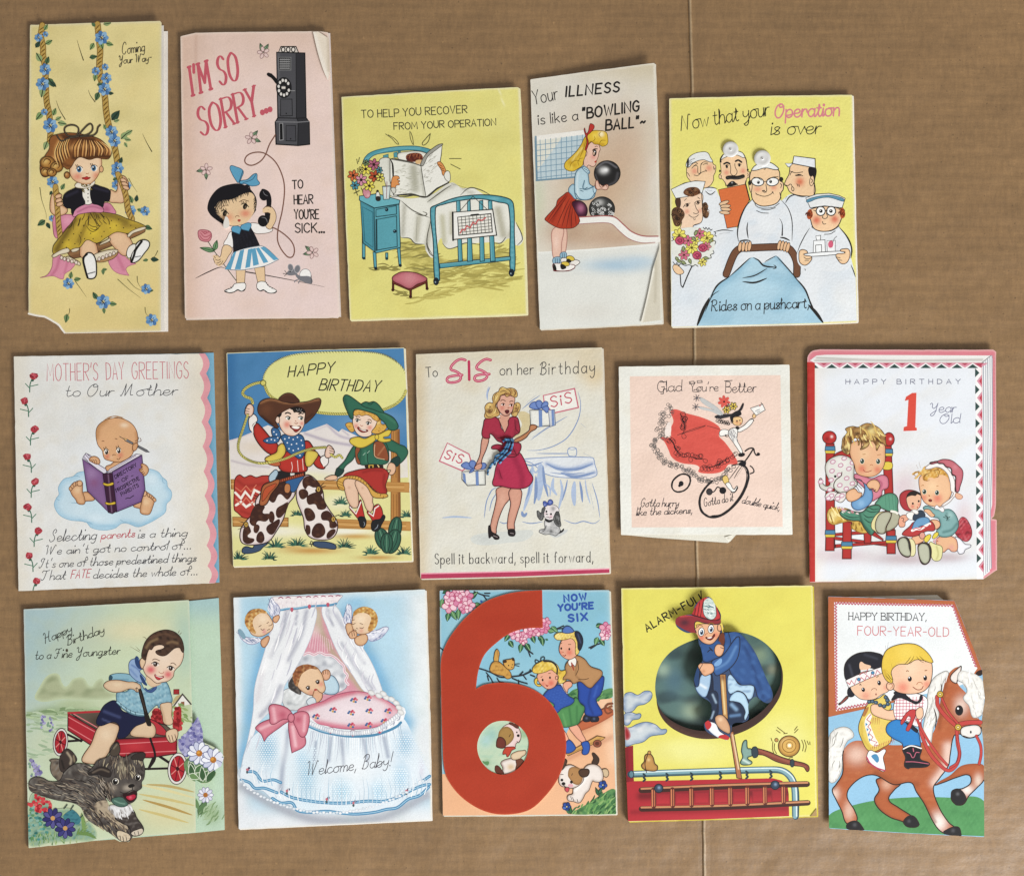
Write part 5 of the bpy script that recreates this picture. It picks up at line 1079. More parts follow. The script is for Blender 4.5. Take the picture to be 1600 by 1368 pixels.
    for x,y in [(380,572),(405,565),(430,575),(455,562),(478,580),(395,595),(420,605),(450,600),(485,610),(405,630),(430,640),(460,630),(480,645),(445,665),(470,670),(315,530),(330,545),(338,565),(275,582),(300,575),(320,580)]: E(x,y,4.5,4.5,'e8ecf0')
    for q in ['160 430 130 520 105 600 110 650 150 690 220 715 290 712 380 690 460 655 540 630 622 622','655 665 680 680 705 668 722 685']: rope(q,11,'cfc66a','57582a','f0eca8')
    # boy head
    F(360, 600, 520, 760); sk = 'ead0bc'
    P('700 360 820 320 980 340 1000 400 990 520 970 580 920 650 850 690 760 680 690 620 650 520 660 430',sk,[(755,540,62,'d87a68',.85),(955,525,36,'d87a68',.8),('l','660 560 720 660 820 690',26,'d8a084',.7)],(ln,7));E(628,470,30,55,sk,[('e',14,'c08868',.6)],(ln,6),-10)
    P('610 420 680 370 680 420 650 440','1a1412');P('800 330 880 300 990 320 1005 350 985 390 960 370 930 385 880 375 850 380 830 345','17120f')
    for q in ['880 330 900 355','920 325 915 355','950 335 935 365']: L(q,'7a7a7c',6)
    P('365 330 390 250 450 205 540 190 640 210 720 235 820 255 920 245 1040 230 1140 195 1190 190 1212 220 1190 310 1120 420 1040 500 995 525 1000 400 985 340 900 300 800 320 700 370 630 420 600 500 640 580 540 540 440 460 380 400','52301f',[('l','400 250 540 205 720 245 900 255 1180 205',20,'9a6a44',.9),(480,340,110,'6a4028',.7),('l','420 430 560 540',26,'2e1810',.8),('l','1000 470 1100 400',20,'2e1810',.6)],(ln,8))
    P('650 210 690 150 760 120 830 130 890 180 920 235 800 245','4a2a1c',[('l','690 160 760 130 850 150',16,'6a442e',.6)],(ln,7))
    for x,y in [(772,455),(940,455)]: E(x,y,34,22,'f4f0e8');E(x+8,y,20,23,'3a4a3c');E(x+8,y,9,12,'141414');E(x+2,y - 8,6,6,'fff');L([(x - 34,y - 12),(x,y - 26),(x+34,y - 8)],'1a1412',7)
    L('735 392 765 380 805 396','1a1412',14);L('915 400 945 388 970 395','1a1412',12);L('860 520 880 528 900 518','b06a54',6);L('868 490 880 500','b06a54',5)
    P('800 560 860 575 940 568 910 620 870 640 840 610','8a2820',(),('4a1410',5));P('820 568 925 572 905 595 850 592','f6f2ea');L('790 550 805 565', ln, 5)
    # cowgirl
    F(500, 610, 650, 840); B.g = 'cowgirl_picture';gr = '2f6650';dk = '122a22'
    P('590 470 640 450 740 500 790 520 818 565 800 620 740 680 690 690 670 650 720 600 650 560 610 540',gr,[('e',16,'1c4636',.6)],(dk,5));P('655 660 720 610 745 640 725 700 690 700','1c3a34',(),(dk,4));P('630 700 650 670 690 680 705 720 690 770 660 785 640 770 655 740 625 740','e0b898',[('e',8,'b08060',.6)],(ln,4))
    P('320 510 350 520 330 600 300 650 240 700 190 780 150 800 140 770 165 720 230 650 270 580',gr,[('e',16,'1c4636',.6)],(dk,5));P('145 780 160 720 200 730 225 740 190 790 155 800','1c3a34',(),(dk,4));P('45 825 80 795 130 785 160 800 150 828','e0b898',[('e',8,'b08060',.6)],(ln,4))
    P('330 520 400 530 500 480 600 470 640 650 580 690 460 690 370 680',gr,[('l','420 560 430 660',10,'4a8468',.6),('l','380 540 370 660',14,'1c4636',.7),('e',14,'1c4636',.5)],(dk,5));L('445 560 440 640 450 680',dk,5);L('400 600 420 580','9ab8a4',5);L('440 580 460 560','9ab8a4',5)
    P('500 490 540 470 590 490 630 580 630 650 590 640 520 625 500 590','8a4a2c',[('l','540 600 600 520',10,'b57a54',.7)],(dk,5));P('335 530 372 540 350 600 375 680 350 680 330 620','8a4a2c',(),(dk,5))
    for q in ['510 500 505 560 515 615 600 640']: L(q,'d8b890',4)
    P('420 690 580 690 585 720 430 725','2a1a16');P('448 690 500 685 500 728 450 728','d8b04a',(),(ln,4),sm=0);P('460 698 488 696 488 716 462 718','2a1a16',sm=0);L('535 692 548 708 538 722','e8d090',7)
    P('220 790 320 745 430 725 580 720 635 760 635 800 610 880 620 950 560 960 500 920 440 860 350 810 280 800','a8302a',[('l','400 760 480 740 580 745',14,'7a1a18',.6),('l','600 780 590 860 610 930',18,'7a1a18',.6),('e',12,'7a1a18',.5)],(ln,5))
    P('225 830 330 820 360 860 355 940 360 1010 350 1080 310 1090 270 1050 240 970','e2bea2',[('e',16,'b58868',.6),(270,900,20,'c89a80',.7)],(ln,4));P('330 840 400 850 460 900 490 960 490 1040 500 1060 470 1130 430 1100 400 1020 350 930','e2bea2',[('e',16,'b58868',.6),(395,905,18,'c89a80',.7)],(ln,4))
    P('165 830 215 800 290 790 360 800 430 850 500 930 560 955 620 960 630 985 560 1000 490 985 440 900 380 850 320 825 240 820 215 860 230 920 200 925 165 890','d0a24c',[('e',8,'96682a',.6)],(ln,4))
    for t in range(14): x=255+t*26;y=800+max(0,t - 3) ** 1.35*8.2;L([(x,y - 4),(x - 8,y+22)],'7a5020',4)
    for y in (840,865,890): L([(170,y),(215,y+20)],'7a5020',4)
    for s_ in ('275 1070 330 1130 375 1015 390 1060 410 1150 425 1230 420 1250 370 1210 320 1150','440 1120 490 1145 500 1080 550 1060 585 1150 560 1200 500 1215 470 1180'): P(s_,'b5302a',[('e',9,'7a1614',.6)],(ln,5))
    L('278 1080 335 1145 380 1035','efe6de',9,sm=0);L('455 1135 495 1165 510 1095 545 1070','efe6de',9,sm=0)
    P('355 1180 400 1170 428 1200 425 1250 405 1275 375 1265 365 1225','1a1a1e',(),('0a0a0c',4));P('490 1210 560 1190 585 1155 605 1165 600 1195 575 1240 550 1290 510 1308 480 1290','1a1a1e',(),('0a0a0c',4));L('405 1215 415 1240 405 1260','8a94a0',5,2);L('540 1240 530 1270 505 1290','8a94a0',6,2)
    P('240 310 300 300 330 340 320 375 290 385 255 350','d8aa50',[('n',26,'9a6a24',.6,3)],('6a4414',4));P('480 260 560 270 570 310 620 320 600 370 540 400 490 395 470 370','d8aa50',[('n',30,'9a6a24',.7,4),(540,300,24,'ecd08a',.7)],('6a4414',4))
    P('310 230 340 195 480 230 530 260 515 330 480 380 480 410 430 430 370 420 330 380 305 310',sk,[(335,330,30,'d88070',.8),(462,345,32,'d88070',.8)],(ln,5))
    P('310 215 330 180 420 185 520 225 550 280 500 270 470 240 430 225 390 235 360 225 330 235','d8a850',[('n',24,'96621f',.7,5)],('6a4414',4))
    for x,y in [(348,278),(448,305)]: E(x,y,20,15,'f4f0e8',(),None,12);E(x - 2,y,13,15,'2c2a20',(),None,12);E(x - 6,y - 5,4,4,'fff');L([(x - 22,y - 8),(x,y - 18),(x+22,y - 2)],'1a1412',5);L([(x+20,y - 6),(x+32,y - 10)],'1a1412',4)
    L('335 248 350 240 370 248','6a4424',6);L('445 272 462 268 478 282','6a4424',6);L('375 320 385 330 398 325','b06a54',4)
    P('350 340 390 365 445 370 410 388 375 380','8a2820',(),('4a1410',4));P('362 350 392 366 430 370 400 374','f6f2ea')
    P('275 465 350 430 420 445 510 410 520 450 480 490 400 530 340 525','d8c04a',[('e',12,'a88a24',.6)],('5a4810',4));P('520 420 560 400 655 365 640 420 590 440 660 455 600 480 550 470 520 445','d8c04a',[('e',12,'a88a24',.6)],('5a4810',4));E(528,432,18,24,'d8c04a',(),('5a4810',4))
    P('215 90 225 50 250 40 300 65 390 130 470 160 590 205 680 250 722 310 725 345 690 370 640 360 600 300 560 265 520 225 420 190 330 175 310 200 300 265 260 210',gr,[('l','230 70 260 200 300 260',16,'1c4636',.6),('l','400 150 560 200 700 300',14,'4a8468',.5),('e',10,'1c4636',.5)],(dk,6));P('385 135 420 105 460 110 500 102 540 125 575 170 590 205 500 180',gr,[('e',12,'1c4636',.6)],(dk,5));L('445 125 470 130 495 110',dk,4)
    end()
card7()

# ================================================================ 8 sis
def card8():
    F(640, 535, 965, 910)
    card('off-white Sis birthday card with a lady in red holding two gift boxes','36 67c 500 48c 1098 28c 1115 600c 1140 1312c 600 1334c 62 1346c 45 700c',1.6,2.8,m='felt',sm=1,
         col='dbd9cd',sh=[('g',150,700,40,700,'cdb994',.8),('g',600,250,600,20,'d2c4a4',.7),(1050,160,120,130,'d2ba8c',.8),(600,700,350,400,'dfe0da',.7),('n',180,'d4d0c0',.4,3),(350,240,120,80,'d6caae',.6)],bcol='d8d0c0')
    P('66 1318 600 1306 1138 1290 1140 1311 600 1333 64 1345','b03a58',sm=0,g='crimson_strip');L('66 1316 600 1304 1138 1288','e8a0b0',6,g='crimson_strip')
    ik = '3c3a3a'
    T('To',95,198,160,193,56,ik,5);T('on her',515,186,706,180,62,ik,5,LOW,.04,space=6);T('Birthday',740,184,1055,172,70,ik,5,dict(LOW,B=SCR['B']),.04,gap=4)
    for q in ['318 100 290 95 255 115 235 150 265 165 290 185 285 215 240 228 215 220 218 200 250 190 300 185','462 100 435 95 400 115 382 145 412 160 440 180 435 205 395 220 372 212 375 192 410 182 455 180']: L(q,'b83456',13);L(q,'e8a8b8',2.5)
    L('338 108 340 212','b83456',13)
    T('Spell it backward, spell it forward,',145,1262,1045,1250,60,ik,5.5,LOW,.0,space=6,gap=4,cal=.6)
    B.g = 'vanity_table_picture';b1 = 'a9b9d2';b2 = '7d92b8'
    for q in ['460 250 445 290 445 330','960 280 975 350 960 440 900 540 820 590 740 612 670 615','640 380 700 330 745 300','650 410 800 320','690 555 780 490 900 420','700 540 800 470','660 350 720 300','975 460 1005 485','720 632 900 632 950 630','660 660 900 655 1040 655','990 630 1035 650','450 870 470 840 495 825','425 1000 440 900 470 840','455 960 470 900 500 850','510 1020 540 1030 570 1018','640 1020 690 1030 760 1020','880 1010 940 1030 990 1018 1050 1030 1085 1010','1085 1000 1070 900 1040 800','1030 860 1050 950']: L(q,b2,5,2)
    L('450 250 440 300 445 330',b1,7,2)
    P('620 400 685 410 688 480 600 545 640 470','cdbf97',[(650,440,40,'c8b88c',.7)])
    P('905 605 935 598 950 605 948 645 925 648 906 642','dbdcd4',(),(b2,4));E(928,604,20,6,'e4e4de',(),(b2,3))
    P('650 665 1040 655 1055 690 1060 760 900 770 780 750 700 690','d8dcdf',[('l','780 690 900 720 1040 690',16,'93a6c8',.8),('l','880 740 960 760 1055 740',14,'8498bd',.8)],(b2,4))
    for q,w in [('780 690 850 720 960 720 1045 690',14),('860 740 940 765 1055 740',12),('800 740 900 750 1000 740',5)]: L(q,b2,w,2)
    for q,w,c in [('750 690 745 780 735 900',34,b1),('760 700 770 800 790 880',14,b2),('700 700 690 820 650 960',20,b1),('690 720 680 850 660 900',8,b2),('720 760 720 860 710 920',16,b2),('820 770 815 830 840 870',16,b1),('860 780 870 850 850 950',14,b1),('940 790 935 860 940 930',24,b1),('970 790 980 850 985 910',12,b2),('900 780 890 830 870 900',8,b2),('1000 780 1010 850 1030 920',8,b1),('650 690 700 700 760 680',8,b2),('700 700 720 740 740 690',8,b1),('640 960 650 985 670 970',16,b2),('770 800 800 830 800 880',8,b1)]: L(q,c,w,2)
    B.g = 'floor_shadow_picture';P('350 1110 420 1085 560 1075 690 1068 705 1090 650 1130 560 1140 430 1155 360 1140','cfd2cc',[(430,1120,60,30,'bfc3c0',.6)]);L('185 998 260 992 355 998',b1,9,2);P('800 1090 900 1065 890 1085 830 1110','c4c6c4')
    B.g = 'gift_box_picture'
    def box(s,rb,tagp,tg,bow):
        B.tn += 1;B.g = 'gift_box_picture#%d' % B.tn
        P(s,'e2e2da',[('e',12,'a8aca6',.6)],('33333a',4),sm=0)
        for r in rb: P(r,'6f89b8',[('e',3,'4a64a0',.5)],(),sm=0)
        P(tagp,'e8e6de',[('e',8,'d4d0c8',.5)],None,sm=0);L(tagp,'c46478',6,sm=0,closed=True)
        T('SiS',*tg,'bf4a5e',7,CAP,.12,gap=4)
        for q in bow: P(q,'6d86bd',[('e',6,'3f5896',.7)],('2f447c',3))
    box('685 385 820 380 825 470 690 485',['735 384 755 383 757 480 738 482','805 382 826 385 828 470 812 474'],'762 302 940 262 962 370 820 402 768 348',(808,370,925,340,60),['685 370 700 340 740 345 750 375','735 375 720 340 745 330 760 365','750 370 770 335 790 345 775 375','755 372 790 365 785 400 765 385'])
    P('790 385 826 382 832 470 800 480','c8ccd0',[('e',6,'8a94a8',.5)],('4a5470',3),sm=0);P('808 385 822 384 826 472 812 476','6f89b8',sm=0)
    box('298 735 430 728 432 810 330 815 298 780',['375 735 392 732 395 812 378 814','303 740 318 750 322 805 306 785'],'215 572 338 635 355 690 300 730 170 675',(195,658,292,690,52),['295 705 320 680 355 700 365 725','340 700 350 672 375 680 372 715','380 710 400 690 435 690 425 720','370 715 360 735 340 740'])
    B.g = 'lady_picture';sk = 'cf9a84';dr = 'a02c42';ln = '3a1418'
    # legs, shoes
    P('500 830 580 830 585 870 540 930 510 1000 495 1060 490 1090 460 1080 465 1020 480 960 495 890',sk,[('e',10,'a86c5c',.6),(530,900,24,60,'dcae98',.6)],(ln,4));P('570 840 632 836 635 900 615 970 598 1030 595 1070 562 1070 560 1000 575 920',sk,[('e',10,'a86c5c',.6)],(ln,4))
    P('448 1045 460 1040 470 1075 495 1090 512 1105 510 1120 485 1122 468 1105 458 1115 450 1112','1c1416');P('562 1065 580 1060 600 1065 600 1100 570 1103 560 1090','1c1416');L('478 1100 500 1108','8a8080',4);L('575 1085 592 1088','8a8080', 4)
    # skirt
    P('530 640 620 625 650 660 680 730 703 770 695 800 660 828 590 832 520 818 475 812 482 760 495 700','b0304e',[('l','600 660 640 760 640 820',26,'861d3a',.6),('l','500 720 520 770',16,'861d3a',.7),('e',10,'861d3a',.5)],(ln,4));L('510 720 520 760 530 780','6a1028', 4, 2)
    # arms
    P('418 535 450 540 440 600 415 660 405 700 385 720 370 715 380 690 400 640',sk,[('e',8,'a86c5c',.6)],(ln,4));P('370 715 385 695 410 690 408 715 385 725',sk,(),(ln,3))
    P('590 560 640 530 680 500 690 470 725 475 720 492 690 510 660 545 605 570','b9805a',[('e',8,'8a5434', .6)], (ln, 4))
    # bodice
    P('432 435 500 430 540 500 570 430 610 425 622 445 628 510 600 530 580 560 630 575 633 610 600 650 540 645 500 610 468 605 470 590 500 580 530 580 500 560 460 520 455 545 415 535 420 470',dr,[('l','470 520 530 560',14,'701c2c',.7),('l','610 450 600 520',10,'701c2c',.6),('l','520 600 600 620',12,'741c30',.7),('e',9,'741c30',.5)],(ln,4));P('505 430 560 425 563 470 542 515',sk,(),(ln,4),sm=0)
    for q in ['500 545 540 540 570 548','540 640 580 635 620 640','580 560 590 600 610 640','600 440 605 490 625 515']: L(q,'5a1422',4)
    F(740,595,840,695)
    P('560 720 640 740 760 700 760 800 700 860 620 840',sk,(),None)
    P('500 520 540 400 580 320 700 300 870 350 880 430 850 560 820 660 730 740 640 735 560 660','d6a590',[(610,580,70,'cc7868',.8),(820,560,50,'cc7868',.6),('l','560 680 680 745 800 680',26,'a86c5c',.7)],(ln,12))
    hg = 'c9a562'
    P('240 780 250 640 240 560 280 490 350 460 410 470 400 380 430 290 500 240 530 230 560 160 620 130 700 160 800 150 890 180 930 240 930 330 870 350 800 310 740 330 700 340 660 290 600 300 570 340 560 400 500 470 480 540 540 620 560 700 520 750 440 770 360 800',hg,[('l','580 320 540 420 490 520 560 680',26,'5a2a1c',.9),('l','660 300 720 270 780 310',30,'7a4628',.9),('l','780 170 820 230 790 300',20,'8a5430',.8),('l','880 190 900 260 860 320',20,'8a5430',.8),(340,640,70,'5a2c1e',.95),(310,560,30,'ecd68a',.9),(440,330,40,'dcc684',.8),('l','450 420 430 560 500 700',20,'a47a40',.7)],('4a2416',9))
    P('870 500 930 460 990 490 1000 560 980 640 940 700 930 740 880 760 810 720 840 640 850 560',hg,[(910,590,50,'6a3822',.9),('l','830 700 880 650 950 660',18,'5a2c1e',.8),(940,510,22,'e4cc88',.8)],('4a2416',9))
    for q in ['260 600 290 660 350 680 400 640 390 580','280 640 260 700 300 760 360 770 420 740','380 560 350 550 340 580','500 250 450 320 430 440','560 240 640 210 720 230','700 170 780 220 780 300','840 190 890 240 880 320','640 300 680 260 720 300','890 500 920 530 900 490','970 540 930 640 870 660','480 450 460 560 520 700']: L(q,'4a2416',12,2)
    for q in ['300 520 340 500 380 520','520 300 480 380 450 430','600 160 640 150 690 180','420 700 470 640 470 580','870 720 930 690']: L(q,'ecd890',14,2)
    for q in ['580 430 620 400 680 430','770 450 810 425 850 440']: L(q,'5a2c1e',12)
    for x,y in [(632,505),(805,520)]: E(x - 4,y,40,22,'f0e4da');E(x+4,y,20,26,'4a2018');L([(x - 46,y - 8),(x,y - 28),(x+36,y - 14)],'3a1812',10)
    P('670 640 710 620 755 630 745 680 710 700 680 670','5a1c20',(),('4a1418',6));L('730 580 745 585 760 560','a05a4a', 8)
    # dog
    F(830, 760, 900, 850); B.g = 'puppy_picture'; 
    P('630 1110 680 1040 720 1040 770 990 780 1030 740 1080 660 1115','222224')
    P('310 850 340 790 520 790 600 900 670 970 690 1050 640 1120 580 1165 500 1140 420 1130 330 1140 250 1110 190 1080 200 1030 260 1010 320 990','b4b4b2',[(400,900,90,'e8e6e2',.9),(470,1060,60,'4a4a4a',.9),('l','350 940 320 1020 280 1060',24,'3a3a3a',.9),(610,1040,50,'c8c8c6',.8),('n',60,'77777a',.6,4)],('3a3a3c',9))
    P('300 480 420 440 540 430 640 500 660 600 600 660 540 760 440 790 350 760 290 660 280 560','e4dcda',[(520,520,80,'8c8a8a',.9),(470,710,50,'d8a4b0',.8),(340,640,30,'dca8b4',.6),('n',50,'b4b0b0',.5,3)],('6a6868',6))
    P('330 490 260 520 230 620 150 570 140 650 160 730 240 800 290 740 300 640 320 560','5c5c5a',[('n',45,'1c1c1c',.9,2),('n',30,'a8a8a6',.6,5)],('1e1e1e',8));P('600 590 560 660 530 740 560 860 620 930 700 940 690 800 680 700 650 600','4c4c4a',[('n',45,'141414',.9,2),('n',30,'a8a8a6',.6,6)],('1e1e1e',8))
    P('320 770 350 760 430 800 510 780 500 820 420 850 350 820','1a1818');E(362,590,24,28,'18181a');E(470,650,24,28,'18181a');E(375,655,24,14,'18181a',(),None,20);L('360 720 400 720 440 740 480 720','55454a',8)
    P('280 380 300 345 350 355 380 400 370 450 310 470','4a5ca0',[(320,430,30,'97a4d4',.8)],('26346c',9));P('390 380 430 310 480 310 520 370 490 420 420 440','4a5ca0',[(450,370,34,'97a4d4',.8)],('26346c',9));E(390,405,26,30,'34448a')
    end()
    # the real twisted cord glued on as a sash
    F(640, 535, 965, 910)
    ox, oy, sc=B.fr
    def cordm(s, r):
        p=pts(s, False); b=Buf(); n=10; v, c, f=[], [], []; m=[]
        for (x0, y0), (x1, y1) in zip(p[:-1], p[1:]):
            for k in range(3): m.append((x0+(x1 - x0)*k / 3, y0+(y1 - y0)*k / 3))
        m.append(p[-1]); cols=[lin('3d6f9c'),lin('233a55'),lin('5f94ba')]
        for i,(x,y) in enumerate(m):
            a,q=m[max(0,i - 1)],m[min(len(m) - 1,i+1)];d=math.hypot(q[0] - a[0],q[1] - a[1]) or 1;nx,ny=-(q[1] - a[1]) / d,(q[0] - a[0]) / d
            for j in range(n):
                an=j*2*math.pi / n;rr=r*(1+.22*math.cos(2*(an+i*.3))); 
                px,py=x+nx*rr*math.cos(an),y+ny*rr*math.cos(an);v.append(world(px,py,zof(px,py)+.0002+(r+rr*math.sin(an))*K));c.append(cols[int((j / n*3+i*.3*3 / 6.28) % 3)])
        for i in range(len(m) - 1):
            for j in range(n): f.append((i*n+j,i*n+(j+1) % n,(i+1)*n+(j+1) % n,(i+1)*n+j))
        b.add(np.array(v),f,np.array(c));return b
    bb=cordm('530 562 550 552 580 552 592 562',2)
    for s_,r in [('572 562 555 610 530 640 500 670 470 690 455 720',1.8),('560 562 545 600 520 630 490 650 485 700',1.7),('590 560 575 620 545 650 510 690',1.7),('540 640 480 680 450 720 445 755',1.4)]: 
        q=cordm(s_,r);bb.add(np.concatenate(q.v),q.f,np.concatenate(q.c))
    link('cord_sash',bb,M['cord'],B.root,B.root)
card8()

# ================================================================ 9 tricycle lady
def card9():
    F(955, 560, 1250, 860)
    card("small square card with a pink panel, lady in a coral skirt on a tall-wheeled tricycle",'54 58c 600 50c 1270 44c 1280 650c 1292 1254c 600 1256c 70 1256c 60 700c',2.4,3.0,m='felt',sm=1,th=.4,
         col='e4e4dc',sh=[('e',6,'efefe8',.7)],back='70 70 1265 60 1280 1240 90 1240',bcol='e4e0d4',fold='l')
    leafsheet('back_leaf','110 1200 95 1255 300 1275 832 1312 850 1300 890 1255 880 1150',.9,'dcd9cc',[('l','100 1262 832 1318',5,'c8c4b4',.7)])
    leafsheet('creased_corner','808 1272 840 1262 862 1258 838 1310',1.35,'ebe8dc',[('l','815 1270 845 1280',6,'b8b29f',.8)])
    P('132 126 600 122 1206 118 1222 1198 146 1202','e8cfc0',[('n',200,'e2c8b8',.4,3),(250,900,250,'e2c6b4',.4)],sm=0,step=4,g='pink_panel')
    ik = '24222a'
    for q in ['350 168 392 164','392 164 392 190','352 250 372 250 372 218 395 218','808 160 862 156','612 158 646 156 648 170 614 172 612 158','556 165 590 162 592 178 558 180 556 165','588 240 624 236 626 220 590 222 588 240']: L(q,ik,4.5,sm=0)
    T('Glad',330,240,500,232,80,ik,5,dict(SCR,G=CAP['G']),.06,True,xh=.85);T("You're",560,236,760,232,66,ik,5,dict(SCR,Y=CAP['Y']),.06,True,xh=.85);T('Better',815,244,1030,240,80,ik,5,dict(SCR,B=CAP['B']),.04,True,xh=.85)
    T('Gotta hurry',208,1056,475,1052,62,ik,5,dict(SCR,G=CAP['G']),.25,True,space=4,xh=.72,gap=3.4);T('like the dickens,',178,1118,575,1102,60,ik,5,SCR,.25,True,space=4,xh=.72,gap=3.4)
    T('Gotta do it',662,1055,868,1012,60,ik,5,dict(SCR,G=CAP['G']),.2,True,space=4,xh=.72,gap=3.4);T('double quick,',928,1028,1195,1082,56,ik,5,SCR,.28,True,space=4,xh=.72,gap=3.4)
    F(1010,600,1220,820);B.g = 'skirt_picture';co = 'd4574c'
    P('245 250 400 285 560 330 680 390 720 440 705 500 760 560 820 640 865 710 882 772 800 780 760 830 700 860 600 868 505 850 515 810 480 785 360 770 290 745 240 700 215 640 175 560 140 520 230 515 235 430 262 360',co,[('n',120,'c84c42',.5,3),('e',10,'dc6a5c',.4)])
    def loops(p,n,r,w=4,c='1c1418',seed=1):
        B.txt=1;q=random.Random(seed);p=pts(p,False);ox,oy,sc=B.fr
        for i in range(n):
            x,y=p[int(i*(len(p) - 1) / max(1,n - 1))];x=(x - ox)*sc;y=(y - oy)*sc;a=q.uniform(0,6.28)
            L([(x,y),(x+r*math.cos(a),y+r*math.sin(a)),(x+r*1.2*math.cos(a+.8),y+r*1.2*math.sin(a+.8)),(x+r*.5*math.cos(a+1.8),y+r*.5*math.sin(a+1.8)),(x,y)],c,w)
    loops('330 280 345 320 370 400 365 480',12,40,seed=2);L('330 280 350 340 370 400 360 480','1c1418',9,2);loops('220 520 270 580 300 650 380 700 470 715 560 725',22,36,seed=3);L('220 520 260 570 290 640 340 690','1c1418',12,2);L('420 700 480 720 560 730','1c1418',10,2)
    loops('550 800 620 800 700 780 780 720 850 690',18,36,seed=4);L('555 795 640 800 720 770 820 700','1c1418',9,2)
    for q in ['300 495 440 440 575 400','310 490 450 450 570 408','590 405 650 420 715 440']: L(q,'3a2424',3)
    B.g = 'ruffle_picture'
    loops('215 220 230 280 150 320 165 370 110 430 185 490 90 520 60 590 100 650 150 720 200 770 280 790 350 820 420 850 490 900 560 930 650 940 720 920 760 880 830 800',90,30,2.4,'55504e',5);loops('225 230 140 310 200 420 100 530 70 610 140 700 230 770 380 830 480 890 620 940 740 900 810 820',70,22,2.2,'6e6966',6);B.txt=0
    P('205 380 235 370 228 500 180 490','ecdfd6')
    B.g = 'tricycle_picture'
    for k in range(3): q=random.Random(k);L([(338+(92+q.uniform(-4,4))*math.cos(a)*.98+40*math.sin(a)*.0,960+(84+q.uniform(-4,4))*math.sin(a) - 25*math.cos(a)) for a in [i*.42 for i in range(16)]],'1e1c1e',11,0)
    E(338,965,24,26,'18161a');E(322,985,14,14,'18161a')
    for q,w in [('905 775 960 800 990 860 985 940 940 1060 870 1160 770 1250 680 1290 600 1285 545 1240 515 1160 530 1080 580 1000 640 940',13),('900 785 950 810 975 880 960 980 900 1100 800 1215 700 1275 620 1280',6),('600 1285 540 1240 520 1180 525 1090 570 1010',14),('980 850 995 900 970 1000',12),('640 1285 720 1275 800 1225',16),('910 780 860 850 800 930',4),('935 790 890 850 850 920',4),('950 790 880 900',3),('940 770 980 720 1020 660 1040 625',9),('960 650 1000 625 1040 625 1050 660 1070 690 1100 680',9),('890 750 930 745 965 760',9),('720 1010 690 1000 660 1040 630 1050',8),('1010 795 1030 810 1045 850 1010 870',8),('830 790 880 780 950 780',7)]: L(q,'1e1c1e',w*1.25,0 if w > 6 else 2)
    E(742,1032,34,34,'18161a');E(612,1045,28,30,'3a3638',(),('18161a',6));E(935,775,34,24,'18161a');E(1088,680,16,16,'18161a');E(925,685,34,20,'18161a',(),None,-10)
    B.g = 'rider_picture';sk = 'e6c08a'
    P('740 910 780 890 800 960 770 975','e2c270',(),('6a5a2a',3));P('770 970 805 955 850 1020 880 990 888 1010 850 1055 825 1040','f0eee8',(),('2a2828',5));L('825 1050 860 1045 885 1000','18161a',9)
    P('720 450 790 445 800 480 770 495 715 500','f0eee8',(),('3a3636',5));P('800 460 830 430 880 430 885 480 880 540 910 600 935 660 920 672 880 620 840 560 800 500','f0eee8',(),('3a3636',5));P('890 440 950 400 1000 350 1030 335 1040 355 1000 410 940 450 895 465','f0eee8',(),('3a3636',5));hatch('810 470 870 440 880 530 840 540',14,70,60,['88868a'],4,3)
    L('1005 345 1035 340 1045 355','3a3636',6);P('1030 310 1055 285 1065 310 1045 330',sk,(),('6a4a2a',3));L('760 500 780 510 800 505','2a2828',5);L('770 490 775 505','2a2828',4)
    P('830 340 860 320 915 320 935 350 915 395 870 400 840 380',sk,[(880,370,20,'d8845a',.7)],('5a3a1c',3));E(880,358,7,9,'18161a');E(908,352,6,8,'18161a');P('905 378 918 375 912 388','c03a34')
    P('820 300 900 255 925 290 900 310 850 320 835 370 815 340','1c1a1e');P('665 315 740 295 830 290 900 250 940 185 945 200 920 255 850 300 740 330 690 330','2a282c',(),('18161a',3));L('680 330 740 315 820 310','3a383c',9);loops('700 350 760 370 820 370',14,22,4,'2a282c',7);B.txt=0;P('865 420 890 410 905 430 880 440','18161a')
    P('515 140 640 190 735 270 740 300 660 255','bfc0be',[('e',5,'9a9c9e',.5)]);P('500 225 600 235 730 285 720 305 640 270','c4c5c3',[('e',5,'9a9c9e',.5)])
    for x,y in [(490,135),(480,222)]:
        for k in range(7): a=k*.9;L([(x,y),(x+34*math.cos(a),y+34*math.sin(a))],'55535a',5)
    flower(755,170,62,[co],'2a1414',7,10,.45,cr=.16)
    for x,y,r in [(780,250,38),(845,215,40)]: flower(x,y,r,['e4c860'],'2a2414',6,5,.5,('4a4020',3))
    L('790 180 800 200 775 210 800 215','2a282c',6)
    B.g = 'letter_picture';P('1010 235 1130 195 1155 250 1065 305','eceae4',[('e',8,'c8c6c0',.5)],('3a383c',4),sm=0);L('1060 260 1100 245','66646a',5);L('1075 275 1105 265','66646a',4);E(1103,210,7,7,'c8504a');L('1115 180 1130 200','3a383c',4)
    end()
card9()

